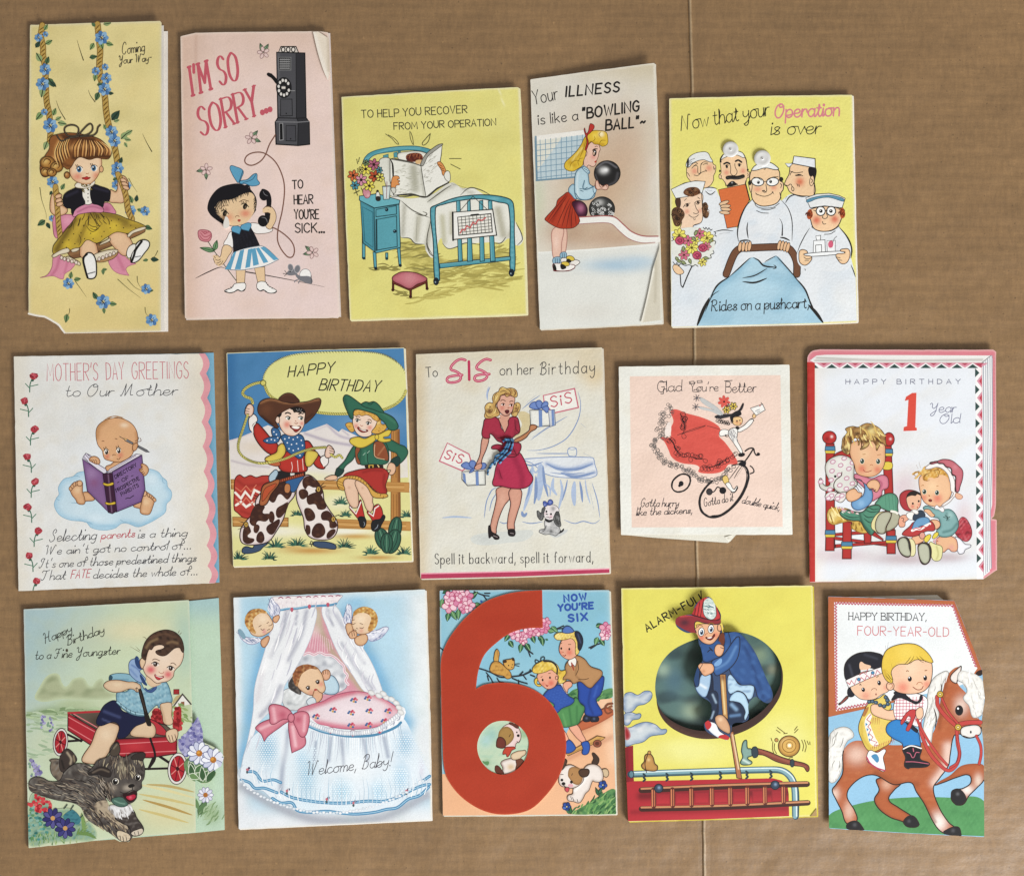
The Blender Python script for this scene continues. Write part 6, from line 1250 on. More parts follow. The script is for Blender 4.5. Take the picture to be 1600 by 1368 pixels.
# ================================================================ 10 one year old, shaped like a thick book
def card10():
    F(1245, 535, 1570, 920)
    card('book-shaped first birthday card with a boy in a red chair','58 110c 62 75 85 48 130 38c 600 40c 1090 40c 1106 52 1106 70c 1106 880 1095 960 1080 978c 1110 982c 1112 1262c 1100 1268c 1036 1312c 600 1322c 72 1330c 60 600c',2.0,3.2,m='gloss',sm=1,th=.4,
         col='d27c88',sh=[('e',5,'dda0a8',.6),('l','1100 100 1100 800',8,'b85c6c',.5)],bcol='e4ddd2',back='66 120 120 60 1085 60 1085 900 1060 990 1090 1010 1090 1240 1030 1300 80 1315')
    B.g = 'page_edges_picture'
    P('72 100 110 72 160 68 1080 72 1088 90 1085 900 1060 1000 1075 1020 1072 1270 1035 1300 1028 112 100 112','dcdcdc',sm=0)
    P('80 100 115 72 200 68 1075 72 1040 110 100 112','e6e4e0',[('l','110 85 500 100 1030 96',8,'a09c94',.8),('l','100 100 300 106',6,'77736c',.6)],sm=0,step=2)
    for i,x in enumerate(range(1036,1086,6)): L([(x,112 - (x - 1036)*.8),(x+2,500),(x - i*1.2,960),(x+1 - i*.6,1290 - i*5)],['9aa0aa','f0f0f0','b4b8be','e4e4e4'][i % 4],4)
    L('1028 112 1078 72','8a8a8c',4)
    P('58 108 100 112 102 1326 72 1328 60 600','b5302a',[('l','62 130 72 1310',6,'8c201c',.6),('n',40,'c04038',.4,3)],sm=0,g='red_spine_picture')
    P('100 114 1026 114 1036 1312 600 1322 102 1327','dfe3e8',[('g',190,700,100,700,'e8e2dc',.7),(560,400,380,280,'e0e4ea',.7),(250,1180,240,60,'c9b0b4',.7),(600,800,110,140,'d2b8be',.75),(930,980,70,150,'d4bcc0',.7),(600,1200,260,50,'b7a2a4',.8),(850,1190,140,40,'b09a9e',.7),('n',260,'d9d6cc',.4,3),('n',110,'ddd8cc',.3,8),('e',14,'e2dccc',.7),(150,1000,50,180,'dcc8cc',.7),(560,1130,120,60,'c6aeb2',.6)],sm=0,step=2)
    B.g = 'zigzag_border_picture'
    P('100 114 1026 114 1024 142 992 142 100 142','eeecea',sm=0);P('992 142 1026 120 1036 1312 1000 1316','eeecea',sm=0)
    for i in range(11):
        x=150+i*87;P([(x - 42,114),(x+42,114),(x,140)],'d290a0',sm=0);P([(x - 20,114),(x+20,114),(x,127)],'b04a5c',sm=0); 
        if x < 960: P([(x+14,142),(x+74,142),(x+44,120)],'2f4844',sm=0)
    P('100 122 122 142 100 142','2f4844',sm=0)
    for i in range(12):
        y=165+i*93.5;dx=i*.9;P([(990+dx,y - 22),(990+dx,y+28),(1014+dx,y+3)],'2f4844',sm=0)
        if y < 1280: P([(1027+dx,y+14),(1027+dx,y+84),(1000+dx,y+49)],'d290a0',sm=0);P([(1027+dx,y+28),(1027+dx,y+70),(1012+dx,y+49)],'b8404e',sm=0)
    P('985 116 1026 116 1026 140','b04a5c',sm=0)
    ik = '7a7c8c'
    T('HAPPY',272,230,495,230,26,ik,4.5,gap=8);T('BIRTHDAY',556,230,908,229,26,ik,4.5,gap=8);L('272 217 300 216',ik,4)
    P('598 325 605 300 640 278 666 277 660 470 668 472 668 490 590 493 592 468 610 462 618 320','d24a3c',[('e',4,'a83226',.5)],('e8e0e0',3),sm=0,g='numeral_picture')
    T('Year',735,388,880,388,52,'70728a',4,SCR,.15,True);T('Old',792,450,902,446,52,'70728a',4,SCR,.15,True)
    B.g = 'red_chair_picture';rd = 'ac2f2b';ln = '3a1414';F(1245,535,1570,920)
    def post(s,dk='741a18'): P(s,rd,[('e',8,dk,.8)],(ln,3),sm=0)
    post('160 560 208 560 212 1140 160 1150');post('475 560 525 560 548 1165 500 1170');P('210 620 300 590 490 600 490 640 215 650',rd,[('e',8,'741a18',.7)],(ln,3))
    for s in ['180 1072 500 1115 500 1130 180 1090','185 1060 420 1040 480 1090 480 1100 400 1060 190 1075','215 1120 500 1100 500 1115 215 1138']: P(s,rd,[('e',5,'741a18',.6)],(ln,3),sm=0)
    post('370 1040 415 1045 412 1115 375 1115');post('255 990 305 995 303 1200 252 1200');post('160 1050 208 1050 208 1155 158 1155');post('500 1040 548 1040 548 1172 500 1172')
    E(181,527,39,36,'b52e2c',[(194,522,10,'f0e0dc',.9),(168,535,16,'7a1a1a',.8),('e',9,'7a1a1a',.6)],(ln,3));E(512,537,30,38,'b52e2c',[(520,535,9,'f0dcd8',.9),('e',9,'7a1a1a',.7)],(ln,3))
    for x0,x1,y in [(158,212,575),(490,532,590),(158,212,1040),(495,553,1072),(248,308,1105)]:
        P([(x0,y),(x1,y),(x1+2,y+25),(x0 - 2,y+25)],'4a7f9e',[('e',5,'2a4a66',.6)],('24323c',2.5),sm=0);P([(x0 - 1,y+25),(x1+1,y+25),(x1 - 2,y+40),(x0+2,y+40)],'d8c04a',(),('5a4414',2.5),sm=0)
    P('470 672 525 665 526 700 480 702','d8c04a',(),('5a4414',3))
    P('175 930 210 915 300 930 360 1000 400 1050 310 1035 305 995 250 1000 200 1010 172 985','d0ad54',[('n',30,'9a7024',.7,3),(200,960,30,'ecdc9c',.8)],('7a5820',3));hatch('175 930 230 920 300 990 200 1010',16,60,40,['8a6420','f0e0a0'],5,2);hatch('310 1000 400 1010 400 1045 310 1040',12,80,30,['8a6420'],5,3)
    F(1275,655,1415,840);B.g = 'seated_boy_picture';sk = 'e0b088';ln = '3a2018'
    P('440 640 520 640 640 680 760 640 820 660 840 720 830 790 770 820 760 870 700 920 640 940 560 800 480 720','cf7f90',[('e',20,'a04a64',.7),('l','700 690 760 740 740 800',16,'98405c',.7)],(ln,6))
    P('720 920 780 870 860 850 920 870 950 930 945 1000 940 1090 880 1080 760 1030 680 1000','5a9378',[('e',20,'2a5444',.7)],(ln,7));P('275 1080 330 1040 520 1070 620 1000 740 1000 720 1090 690 1180 650 1330 560 1260 510 1180 420 1170 320 1140','4f876e',[('e',20,'264a3c',.8),('l','500 1080 540 1200 620 1300',20,'1c3a30',.7)],(ln,7))
    for q in ['800 880 810 1020','840 870 850 1030','880 870 895 1040','915 890 925 1060','540 1090 600 1130 680 1120','560 1040 640 1070 720 1060','550 1140 620 1190 670 1180','600 1220 650 1240','600 1010 660 1040 730 1030','320 1100 400 1130 500 1130']: L(q,'1f3f34',9,2)
    P('880 1070 950 1090 970 1130 940 1220 880 1270 820 1290 800 1260 850 1160','aaa890',[('e',16,'6a6854',.7)],(ln,7));P('720 1080 820 1060 870 1075 860 1150 820 1230 800 1310 730 1320 680 1290 640 1250 650 1170','d8cf96',(),(ln,5));P('740 1090 830 1065 870 1090 850 1160 810 1240 790 1310 730 1315 690 1270 690 1180','b2b19a',[('e',18,'7a7864',.7)],(ln,7));L('870 1060 920 1070 940 1085','e8e4d8',22)
    P('410 960 480 910 540 880 560 780 520 700 450 690 500 700 600 770 650 830 650 930 600 1000 500 1050 430 1030','6f9cc4',[('e',22,'3f6a98',.7),(520,970,50,'94bada',.7)],(ln,6));hatch('240 1000 380 1050 500 1080 460 1100 280 1060',24,20,30,['c06a78','eee2dc','d8a0a8'], 9, 3)
    # polka elephant
    P('105 560 120 500 170 450 260 415 340 420 400 450 435 510 440 600 440 690 480 740 440 790 350 840 280 850 230 820 200 800 150 830 60 800 35 740 55 680 80 740 120 770 160 750 150 700 120 640','d9d8d0',[('e',26,'a3a294',.7),(300,520,100,'e8e6e0',.7)],(ln,7));P('105 900 130 850 200 830 260 850 340 840 350 890 320 940 280 960 210 930 160 940','e2ddd8',[('e',14,'a3a294',.6)],(ln,6))
    for x,y in [(195,490),(285,530),(185,595),(380,570),(270,640),(355,680),(275,760),(325,450),(420,740),(175,700),(420,500),(350,800),(180,880),(300,880),(250,915),(145,910),(160,810),(55,720)]: E(x,y,34,27,'c08ca0',(),None,-20);E(x,y,22,16,'e4dcdc',(),None,-20)
    L('300 610 290 650 230 700 205 760 225 820 280 850',ln,9);E(222,658,15,15,'1c1c1c');L('200 930 240 860 290 845',ln,6)
    P('345 870 380 820 450 800 490 840 530 850 520 890 470 930 400 950 360 930',sk,[('e',18,'b87c54',.6)],(ln,5));P('590 740 640 700 700 700 740 750 720 820 690 840 660 800 620 800 590 770',sk,[('e',18,'b87c54',.6)],(ln,5))
    for q in ['440 760 470 780 500 830','470 740 500 770 530 800','610 790 625 820 640 800','650 800 670 830 690 810']: L(q, ln, 6)
    # head
    P('390 330 430 260 600 250 780 280 800 400 790 520 740 610 660 660 560 660 470 620 440 520 400 430',sk,[(530,570,62,'d2705a',.85),(710,580,55,'d2705a',.8),('e',26,'c08050',.5),(560,400,90,'e8c49a',.7)],(ln,6))
    P('300 290 310 220 360 150 340 110 420 80 490 90 540 60 600 45 700 80 770 140 800 200 810 290 830 310 790 290 760 270 720 330 700 360 690 300 640 250 600 310 540 345 510 345 550 290 520 250 490 300 500 230 440 220 400 300 380 400 330 390 295 340','a9804a',[('n',70,'4a2c14',.9,3),('n',55,'ecd890',.8,8),(640,140,60,'e8d690',.8),(380,160,40,'dcc070',.8),('l','310 320 350 390',20,'3a2010',.8)],('4a3014',4))
    hatch('310 280 360 140 560 60 760 140 800 260 680 290 540 300 400 320',34,lambda x,y: 60+(600 - x)*.12,110,['5a3818','ecd890','d8b868','7a5028'],12,6)
    for x,y in [(533,482),(718,485)]: E(x,y,27,34,'e8ead8');E(x,y,23,30,'24302a',[(x,y+10,14,'4a6a54',.8)]);E(x - 8,y - 10,6,7,'fff')
    L('550 580 560 600 600 605 640 590','a04a3a',7);L('625 530 640 520 655 530','b06a44',5);L('540 405 570 400','a87444',5);L('710 410 750 405','a87444',5)
    F(1395,710,1530,890);B.g = 'girl_with_doll_picture';ln = '4a2420'
    P('780 800 830 740 900 800 940 940 880 1030 780 980 740 920','a93440',[('n',50,'6a1420',.8,3),('n',40,'d87a80',.6,6)],('5a1420',4));P('740 980 800 1000 860 1060 930 1080 860 1130 840 1170 780 1170','e6e6ea',[('e',14,'a0a0ac',.6)],('4a4a50',5))
    P('520 1000 640 960 740 990 770 1060 760 1140 700 1150 660 1120 600 1160 540 1120',sk,[('e',22,'c07868',.6),(700,1100,50,'d89a90',.7)],(ln,4))
    P('230 980 320 960 380 1000 300 1060 240 1060',sk,[('e',14,'c07868',.6)],(ln,4));P('190 1000 240 1010 270 1080 260 1190 210 1200 200 1100','ddd6a4',(),('5a5430',4));P('440 1040 500 1060 580 1090 590 1160 560 1250 480 1250 450 1150','dcd79c',[('l','520 1090 540 1180 520 1240',14,'a8a060',.6)],('5a5430',5))
    for s,s2 in [('50 1050 70 1000 130 975 180 990 210 1060 215 1150 200 1210 150 1215 90 1170','65 1050 90 1000 140 990 175 1030 190 1110 205 1190 150 1200 90 1150'),('295 1100 310 1060 370 1040 430 1060 460 1140 440 1260 390 1305 340 1290 310 1210','305 1110 330 1065 380 1060 420 1090 435 1180 425 1260 380 1290 330 1240')]: P(s,'2c2a24',(),(ln,4));P(s2,'b4b6a0',[('e',14,'84866e',.6)])
    P('360 640 400 605 500 640 600 650 680 650 740 700 780 800 770 880 700 960 600 980 530 950 520 900 560 860 560 800 540 760 480 740','7fa8a6',[('e',24,'45706e',.7),('l','640 700 660 770',22,'3a6462',.7),(680,720,50,'a4c6c2',.7),('l','600 920 700 890 760 820',22,'3f6a68',.7)],('2a4644',6));L('620 720 650 745 640 780','1f3836',8);L('600 740 650 750 680 735','1f3836',6)
    P('430 800 480 770 550 790 560 850 500 890 440 870',sk,[('e',14,'c07868',.6)],(ln,4));P('370 660 430 650 480 700 500 720 460 740 400 690', sk, (), (ln, 4))
    # doll
    P('80 540 90 470 150 425 220 420 290 440 330 480 200 500 180 580 220 660 150 660 100 610','a83438',[('e',16,'741c20',.6)],(ln,4));P('165 500 220 470 320 470 335 560 320 620 280 655 220 655 180 610','e2b494',[(235,615,30,'d4705e',.8),(315,595,26,'d4705e',.7)],(ln,4));P('160 520 180 460 240 430 320 450 330 480 290 470 270 490 230 485 180 500','241a18')
    E(238,580,12,14,'241a18');E(308,552,12,14,'241a18');E(292,625,8,9,'b03c34');P('75 760 110 720 170 720 190 760 150 800 140 850 90 860 70 830','dda084',(),(ln,4));L('100 750 130 760 120 790 140 800',ln,5)
    P('160 710 210 680 270 690 260 760 200 770','eeeae4',(),('6a6460',4));P('250 710 340 660 380 740 250 780','2f3c4c',(),('1a2028',4));P('230 660 290 660 300 700 260 700','eeeae4',(),('8a8480',3))
    P('110 940 200 850 250 800 440 780 500 890 400 910 260 970 150 965','b03a38',[('e',14,'7a1e1e',.6)],(ln,4));P('230 860 280 770 370 740 430 760 430 820 330 850 240 890','6a98bc',[('e',14,'3f6a94',.6)],('2a3c50',4));L('230 900 280 880 330 880 380 850 440 820','f0ece8',26);L('240 890 280 870 320 885 360 850 400 860 440 830','c8404a',9)
    P('370 1010 400 960 450 950 440 1000 400 1040','dcc84a',(),('5a4a14',4));P('470 980 500 930 540 925 530 970 480 1000','dcc84a',(),('5a4a14',4));E(350,960,34,40,'d89a88',(),(ln,3));hatch('480 1020 540 990 560 1050 500 1060',12,20,26,['a93440','e0a0a4'], 7, 2)
    # head and bonnet
    P('310 290 360 230 500 150 620 200 680 330 700 440 660 540 580 610 480 615 380 570 335 480','e4b890',[(530,520,75,'d4705e',.85),(370,510,50,'d4705e',.75),('e',24,'c88a60',.5),(470,380,90,'ecceA4'.lower(),.6)],(ln,5))
    P('230 240 270 200 330 200 380 140 500 150 620 190 690 300 700 340 640 260 560 240 500 280 440 270 400 310 360 300 340 240 260 290 300 220','cf9a44',[('n',50,'8a5a1c',.8,3),('n',36,'f0d890',.6,6)]); 
    for q in ['440 300 400 310 360 280 400 220','500 270 540 260 530 200','280 260 250 230 320 190','300 170 280 120','330 160 310 90','450 210 380 250 380 300','560 240 540 180 480 190','620 250 600 200']: L(q,'8a5a20',8,2)
    P('390 170 440 110 540 80 680 200 740 330 740 440 780 460 730 500 680 560 600 610 580 600 680 520 720 460 690 430 680 330 640 220 540 150','ece8e4',[('e',10,'c4b8b4',.5)],('7a6a68',4));P('520 600 560 630 600 625 600 680 540 650 500 640','f0ecea',(),('8a8080',4))
    P('440 105 520 80 600 55 700 70 780 130 830 190 830 280 800 380 780 440 740 430 745 340 740 260 700 240 690 170 630 140 600 110 530 100','c06a74',[('e',18,'8a3a48',.7),(740,150,40,'d48c94',.6)],('3a1c20',6));L('440 105 520 80 545 105 600 110 630 145 690 165 705 230 745 260 740 340 750 430','3a2424',11);P('750 460 800 470 830 500 800 530 750 510','dfae90',(),('a06a50',4))
    for x,y in [(375,440),(525,452)]: E(x,y,27,32,'e4ead8');E(x,y,23,29,'3a4a40',[(x,y+8,14,'6a8a6a',.8)]);E(x,y,12,16,'141a16');E(x - 8,y - 10,6,7,'fff')
    P('425 540 450 530 465 548 445 558','8a3028',(),('4a1414',4));L('425 485 440 495 430 480','b06a44',5);L('340 370 360 360 370 370','b07a4c',5);L('520 375 540 370','b07a4c',5)
    end()
card10()

# ================================================================ 11 boy in a red wagon
def onto(o, z):
    """following prints go on another leaf of the same card"""
    end();B.keep2=(B.z,B.front,B.occ,B.out);B.out=None;B.z=z;B.front=o;B.occ=(np.zeros_like(B.occ[0]),B.occ[1])
def back_again(): end();B.z,B.front,B.occ,B.out=B.keep2
def card11():
    F(25,925,360,1335)
    card('birthday card with a boy in a red wagon and a running grey puppy',
         [(40,88),(500,62),(903,40),(912,400),(920,690),(948,645),(965,690),(975,730),(975,780),(1020,800),(1060,820),(1085,855),(1070,905),(1035,925),(1045,945),(1010,990),(975,998),(935,975),(937,1250),(660,1268),(604,1280),(590,1300),(540,1298),(505,1280),(300,1308),(66,1332),(52,700)],1.8,2.8,m='gloss',th=.4,
         col='c5d2b2',sh=[('g',600,300,100,40,'9cb8c4',.8),(620,200,280,90,'d8d2ac',.95),(880,250,90,260,'a8c4b4',.8),(330,240,200,120,'b9c6b4',.5),(120,300,120,200,'a4bcb8',.5),(150,780,140,150,'c2ccb0',.8),(790,1150,260,140,'d3cda2',.95),(420,1180,200,80,'cfcfa6',.7),('l','60 640 200 610 420 620',30,'8fa47c',.8),(300,580,150,30,'a4b68c',.7),(880,620,50,60,'a9b884',.7)],bcol='b8cfb8',bsh=[('g',1000,200,1000,40,'9cbcc0',.8),(1020,1150,70,70,'8fa878',.8),(990,1010,60,150,'b4cba8',.5)],
         back='60 100 905 45 1057 29 1073 500 1088 1237 936 1252 80 1320')
    onto(B.back,(.0006,0,0));B.g = 'daisy_picture'
    L('985 1065 965 1110 950 1160','4a6a44',6);leaf(950,1160,-60,90,40,'5a7a50',('3a5238',3));leaf(948,1130,-100,60,24,'6a8a5c')
    flower(988,1055,42,['e6e6ee','d4d4e4'],'a8682a',10,0,.42,('8a8aa0',2),cr=.3);hatch('960 1150 1050 1100 1075 1180 970 1200',30,-50,40,['8aa47a','a4ba94','7a966a'],6,3)
    back_again()
    ik = '2c2c26'
    T('Happy',150,268,290,206,52,ik,4,SCR,.25,True,xh=.7);T('Birthday',264,278,458,212,50,ik,4,SCR,.25,True,xh=.72);T('to a Fine Youngster',98,350,538,322,50,ik,4,SCR,.25,True,space=4,xh=.74,gap=3.4);E(265,302,7,9,'4a4436')
    B.g = 'meadow_picture'
    for s,sd in [('105 560 130 480 170 430 220 425 240 470 260 490 300 450 350 445 390 490 420 460 450 450 470 500 520 540 400 560 250 555',3)]: P(s,'a8b08c',[('n',60,'84906c',.7,sd),('e',18,'bcc8a4',.9)],step=1.6)
    hatch('60 620 430 605 420 640 300 650 80 660',60,5,60,['8aa078','9cb088','7a9268','b0c49c'],9,4);hatch('60 660 260 660 200 820 70 860',40,10,60,['a8bc9c','b8c8ac','9ab090'],9,5,.1)
    for q in ['640 1050 800 1080 930 1110','660 1080 800 1120 920 1160','680 1000 800 1010 930 1040','640 1130 760 1160 900 1200','640 1000 780 1030 930 1070']: L(q,R.choice(['b9a368','d8cf9c','ae9050','c8b87a']),12,2)
    P('820 590 830 545 865 535 910 580 880 585','b8a878');P('815 590 868 530 912 582 820 600','e4e2da',(),None,sm=0);L('820 595 868 530 912 582','4a4640',7,sm=0);P('822 505 850 505 850 530 822 530','9a2a2a',(),('5a1414',3),sm=0);P('860 570 878 568 878 590 860 592','8a5a40',sm=0);hatch('820 590 900 590 910 680 830 680',30,40,30,['7a9458','94a86c'],8,3)
    for s in ('715 610 745 605 760 640 770 690 720 700 710 660','830 610 855 595 862 640 855 720 820 710 820 660'):
        P(s,'a0282c');[E(x,y,9,9,R.choice(['b83a3c','7a1418'])) for x,y in inpoly(s,22,3)]
    [E(x,y,6,7,R.choice(['8a84b0','6a649c','a8a4c8','7a9a80'])) for x,y in inpoly('130 650 150 645 150 715 135 718',14,2)+inpoly('165 655 182 650 190 720 165 718',14,4)+inpoly('70 880 110 890 130 950 85 960', 30, 5)]
    # wagon
    B.g = 'wagon_picture';rd = 'a82430';dk = '1c1214'
    for q in ['270 740 340 775','275 775 345 770','660 920 840 915','720 850 690 920','740 850 840 915','760 860 850 920']: L(q,dk,10,sm=0)
    P('272 625 440 618 560 640 780 690 840 740 720 760 470 760 300 640','5c5044',[(420,680,60,'3a2c24',.7)],(dk,4),sm=0)
    P('270 628 470 745 530 770 530 850 480 830 380 790 270 718',rd,[('e',10,'6a1420',.7)],(dk,4),sm=0);P('525 765 840 748 838 840 700 862 530 858',rd,[('e',12,'6a1420',.7),(620,800,70,30,'c43a40',.6)],(dk,4),sm=0)
    for q in ['275 650 480 765','275 700 400 775 500 830','535 790 835 772','535 840 835 826','300 632 470 730']: L(q,'d87a7c',4,sm=0)
    P('700 660 790 735 740 740 690 700','b03038',(),(dk,3));L('272 628 440 620','b02c34',9)
    def wheel(x,y,rx,ry,rot):
        E(x,y,rx,ry,'e4ded8',[('e',6,'a8a09c',.6)],(dk,3),rot);E(x,y,rx*.76,ry*.82,'a8202c',(),(dk,3),rot)
        for k in range(8): a=k*math.pi / 4+.3;L([(x,y),(x+rx*.7*math.cos(a),y+ry*.75*math.sin(a))],'d88a80' if k % 2 else '5a0c14',4)
        E(x,y,rx*.18,ry*.14,'3a0a10')
    B.g = 'wagon_wheel_picture#1';wheel(232,780,38,72,6);B.g = 'wagon_wheel_picture#2'; wheel(842, 918, 50, 82, 6)
    # boy
    B.g = 'wagon_boy_picture';sk = 'd8bc9c';ln = '4a2c20'
    P('440 690 530 690 530 740 480 840 430 890 350 885 345 860 390 790',sk,[('e',14,'b08a68',.6),(470,740,40,'e4ceb0',.7)],(ln,4));P('600 720 660 670 720 690 720 750 660 755 600 745',sk,[('e',14,'b08a68',.6)],(ln,3))
    P('425 690 440 620 470 580 520 565 560 620 670 640 680 670 620 700 570 755 530 755 540 700 510 675','14193a',[('l','460 620 540 650',10,'4a5480',.6),('l','450 660 520 690',6,'5a6490',.5)],('0a0c1c',3))
    F(155,975,310,1130);bl = '86b0c0'
    P('250 940 380 920 540 780 640 900 760 860 860 800 930 800 990 960 1000 1070 900 1090 820 1150 800 1110 700 1200 640 1260 480 1250 360 1190 260 1100 235 1010',bl,[('n',70,'b4d2d8',.7,4),('n',50,'4f7c92',.7,9),('e',24,'4a7488',.6)],('2a4858',6))
    for q in ['250 1070 360 1160 480 1220 620 1240']: L(q,'2a4858',30);L(q,'9ac0cc',20)
    for x,y in [(300,1110),(370,1160),(430,1195),(500,1225)]: L([(x - 6,y - 20),(x+6,y+20)],'2a4858',6)
    P('150 700 380 680 500 740 560 780 420 790 300 770 190 775',bl,[('l','200 760 400 760',14,'4f7c92',.6)],('2a4858',6));P('130 740 150 700 185 720 170 770 140 775','2a4858')
    P('60 840 120 780 250 765 400 790 470 790 560 830 575 880 540 930 510 930 480 900 410 890 300 930 200 935 110 900',sk,[('e',26,'b08a68',.6),(250,830,90,40,'e6d0b0',.7)],(ln,6));L('500 890 520 870 540 900',ln,5);L('520 930 515 880',ln,5)
    P('840 1110 900 1080 990 1080 1005 1130 1000 1250 1010 1368 900 1368 870 1250',sk,[('l','850 1130 890 1260 910 1360',22,'b08a68',.5),('e',16,'b08a68',.4)],(ln,6))
    P('540 900 580 890 660 1180 720 1390 660 1390 600 1150','1c1614',[('l','560 910 640 1200',8,'5a4a40',.6)])
    nb = '28406c'
    P('410 540 440 490 490 470 520 440 560 500 620 610 580 620 560 650 600 700 640 760 600 800 540 790 470 740 420 680 410 620','8ca6c8',[('l','450 560 540 620 590 700',18,'4a66a0',.7),('l','430 620 520 720',18,'5a78ac',.6)],(nb,7));P('490 480 515 440 550 500 610 600 570 620 510 570',nb);P('560 690 600 720 640 790 660 840 620 830 590 790',nb);P('630 880 680 910 720 900 780 850 790 880 730 935 670 930','3c5688',(),(nb,6))
    P('660 700 800 780 860 800 790 850 720 860 660 800',sk,[('e',14,'b08a68',.5)])
    P('640 480 700 330 850 270 1100 320 1165 380 1130 540 1040 640 1020 720 950 780 860 800 790 810 700 740 640 690 605 600 620 520','e4ccb4',[(710,625,90,80,'cf4a58',.9),(950,690,80,70,'cf4a58',.85),('e',22,'c09878',.5),(900,460,120,'ecd8c4',.6)],(ln,6));P('640 500 600 460 565 490 560 540 590 610 615 580',sk,[('e',14,'b08a68',.7)],(ln,5))
    P('585 450 590 380 630 250 700 160 800 100 930 75 1050 110 1130 190 1165 300 1160 385 1130 360 1110 320 1040 330 1000 360 930 420 870 435 800 410 780 370 860 340 900 310 850 280 760 300 720 350 690 340 650 420 640 490 600 470','4a3428',[('n',90,'201410',.8,4),('l','650 320 700 250 800 200',24,'8a7050',.8),('l','940 260 1000 240 1080 260',24,'84684a',.8),('l','720 180 900 130 1050 180',22,'6a4c38',.6)],('201410',4))
    for q in ['650 200 630 180 600 170','1090 120 1110 80','1110 140 1140 110','560 360 500 300','560 380 420 300']: L(q,'6a5a3c',4,1)
    for x,y in [(778,548),(990,605)]: E(x,y,46,28,'efe4d8',(),None,12);E(x - 4,y,30,32,'2a1a14');E(x - 8,y+10,10,8,'6a5040');E(x - 10,y - 10,7,8,'fff');L([(x - 56,y - 10),(x - 10,y - 34),(x+46,y - 4)],'20120c',9)
    L('735 490 770 475 835 500','5a3a24',8);L('985 540 1020 530 1060 560','5a3a24',8);L('820 650 850 675 880 670 890 655','b0705a',6);P('765 690 800 710 840 720 890 720 850 750 820 765 785 745','b83a40',(),('6a1a1c',5));L('780 705 840 728 870 725','f0e4dc',7)
    F(25,925,360,1335)
    P('780 735 800 715 835 712 845 740 830 775 800 780',sk,[('e',8,'b08a68',.5)],(ln,3)); 
    for q in ['795 745 805 775','812 745 820 775','828 740 835 765']: L(q,ln,3)
    L('700 760 725 860 690 920', dk, 10)
    # flowers cut out at the right
    B.g = 'cutout_flower_picture'
    s = '845 790 880 740 920 690 948 645 965 690 975 750 970 800 930 840 880 850'
    P(s,'9a98bc',[('n',20,'5a5a94',.8,3),('n',14,'c8c8e0',.6,6)]);[E(x,y,9,8,R.choice(['7674a8','5a5a94','b4b4d4','8f8dbc'])) for x,y in inpoly(s,70,8)]
    P('880 880 960 860 1040 930 1010 985 950 990 900 960','6a8a5c',[('n',30,'3a5a38',.7,2)])
    for x,y,a,l in [(900,880,60,80),(930,940,-40,80),(960,980,-50,70),(990,985,-50,90),(920,960,-100,70),(900,950,20,60),(975,985,-95,80)]: leaf(x,y,a,l,34,R.choice(['4a6e44','3a5a38','6a8c58']),('d8e0cc',2))
    for i,(x,y) in enumerate([(955,838),(1028,872)]): B.g = 'cutout_daisy_picture#%d' % i;flower(x,y,62,['e2e4ee','c8cce0','eceef4'],'b0702c',10,0,.46,('6a7098',3),cr=.27);E(x - 4,y - 4,8,8,'d89a40')
    # flowers lower left
    F(40, 1150, 240, 1320); B.g = 'flower_bed_picture'
    P('35 850 110 700 300 800 320 900 420 900 560 900 690 1020 720 1080 800 1060 880 1270 600 1310 300 1330 40 1350 30 1000','8aa890',[('n',60,'3f7a74',.8,3),('n',50,'a8b880',.6,5),('e',30,'b8c8a4',.8)],step=1.4)
    for x,y in inpoly('40 900 280 960 240 1240 60 1280',60,2): E(x,y,22,16,R.choice(['4a8a84','2f6a64','6aa49a','5a8a5c','88b0a0']))
    for x,y in inpoly('80 1230 600 1200 640 1300 100 1340',60,3): L([(x,y+30),(x+R.uniform(-20,20),y - 20)],R.choice(['7a9a5c','4a7a44','a8bc80','5a8a50']),10,1)
    for x,y in inpoly('30 820 110 720 200 760 310 840 290 930 200 950 60 890',46,4): E(x,y,22,20,R.choice(['c0343c','a01c28','d85a5c','c84448']))
    for a in range(8): leaf(640+a*22,1240 - a*2,-70+a*14,110,30,'6a8a4c');leaf(700,1180 - a*20,-30 - a*8,90,26,'7a9a58')
    P('470 1010 540 930 600 920 690 1030 650 1100 560 1060','3f7c86',[('n',40,'2a5a6c',.8,3)])
    for i,(x,y) in enumerate([(340,1020),(495,1145)]): B.g = 'dark_blue_flower_picture#%d' % i;flower(x,y,130,['3c3a78','2e2c66','55528c'],'c89a5c',9,10,.42,('1c1a44',5),cr=.22)
    B.g = 'flower_bed_picture'
    for q in ['520 850 480 900','600 860 560 920','715 980 690 1010']: L(q,'3a4a44',12)
    for x,y in [(70,300),(95,340),(110,380),(140,400),(120,430),(150,460),(175,470),(190,450)]: E(x,y,24,22,R.choice(['8a84ac','6f6a9c','a09cc0']))
    # puppy
    B.g = 'running_puppy_picture';fur = '504a46';fd = '1e1a1a';fl_ = 'a89c88'
    fs=[('n',90,'2c2422',.8,3),('n',60,'858078',.7,6)]
    P('310 380 320 320 300 300 360 280 430 300 440 400 470 460 430 550 360 510 320 450','77695a',fs,(fd,6));P('420 340 440 240 500 160 560 170 630 250 640 300 600 340 540 380 490 440 440 430','3a302c',[('l','520 200 570 280 560 340',18,'b0a088',.9),('l','600 240 610 310',12,'a89878',.7),('l','450 300 480 400',16,'14100e',.8)],(fd,6))
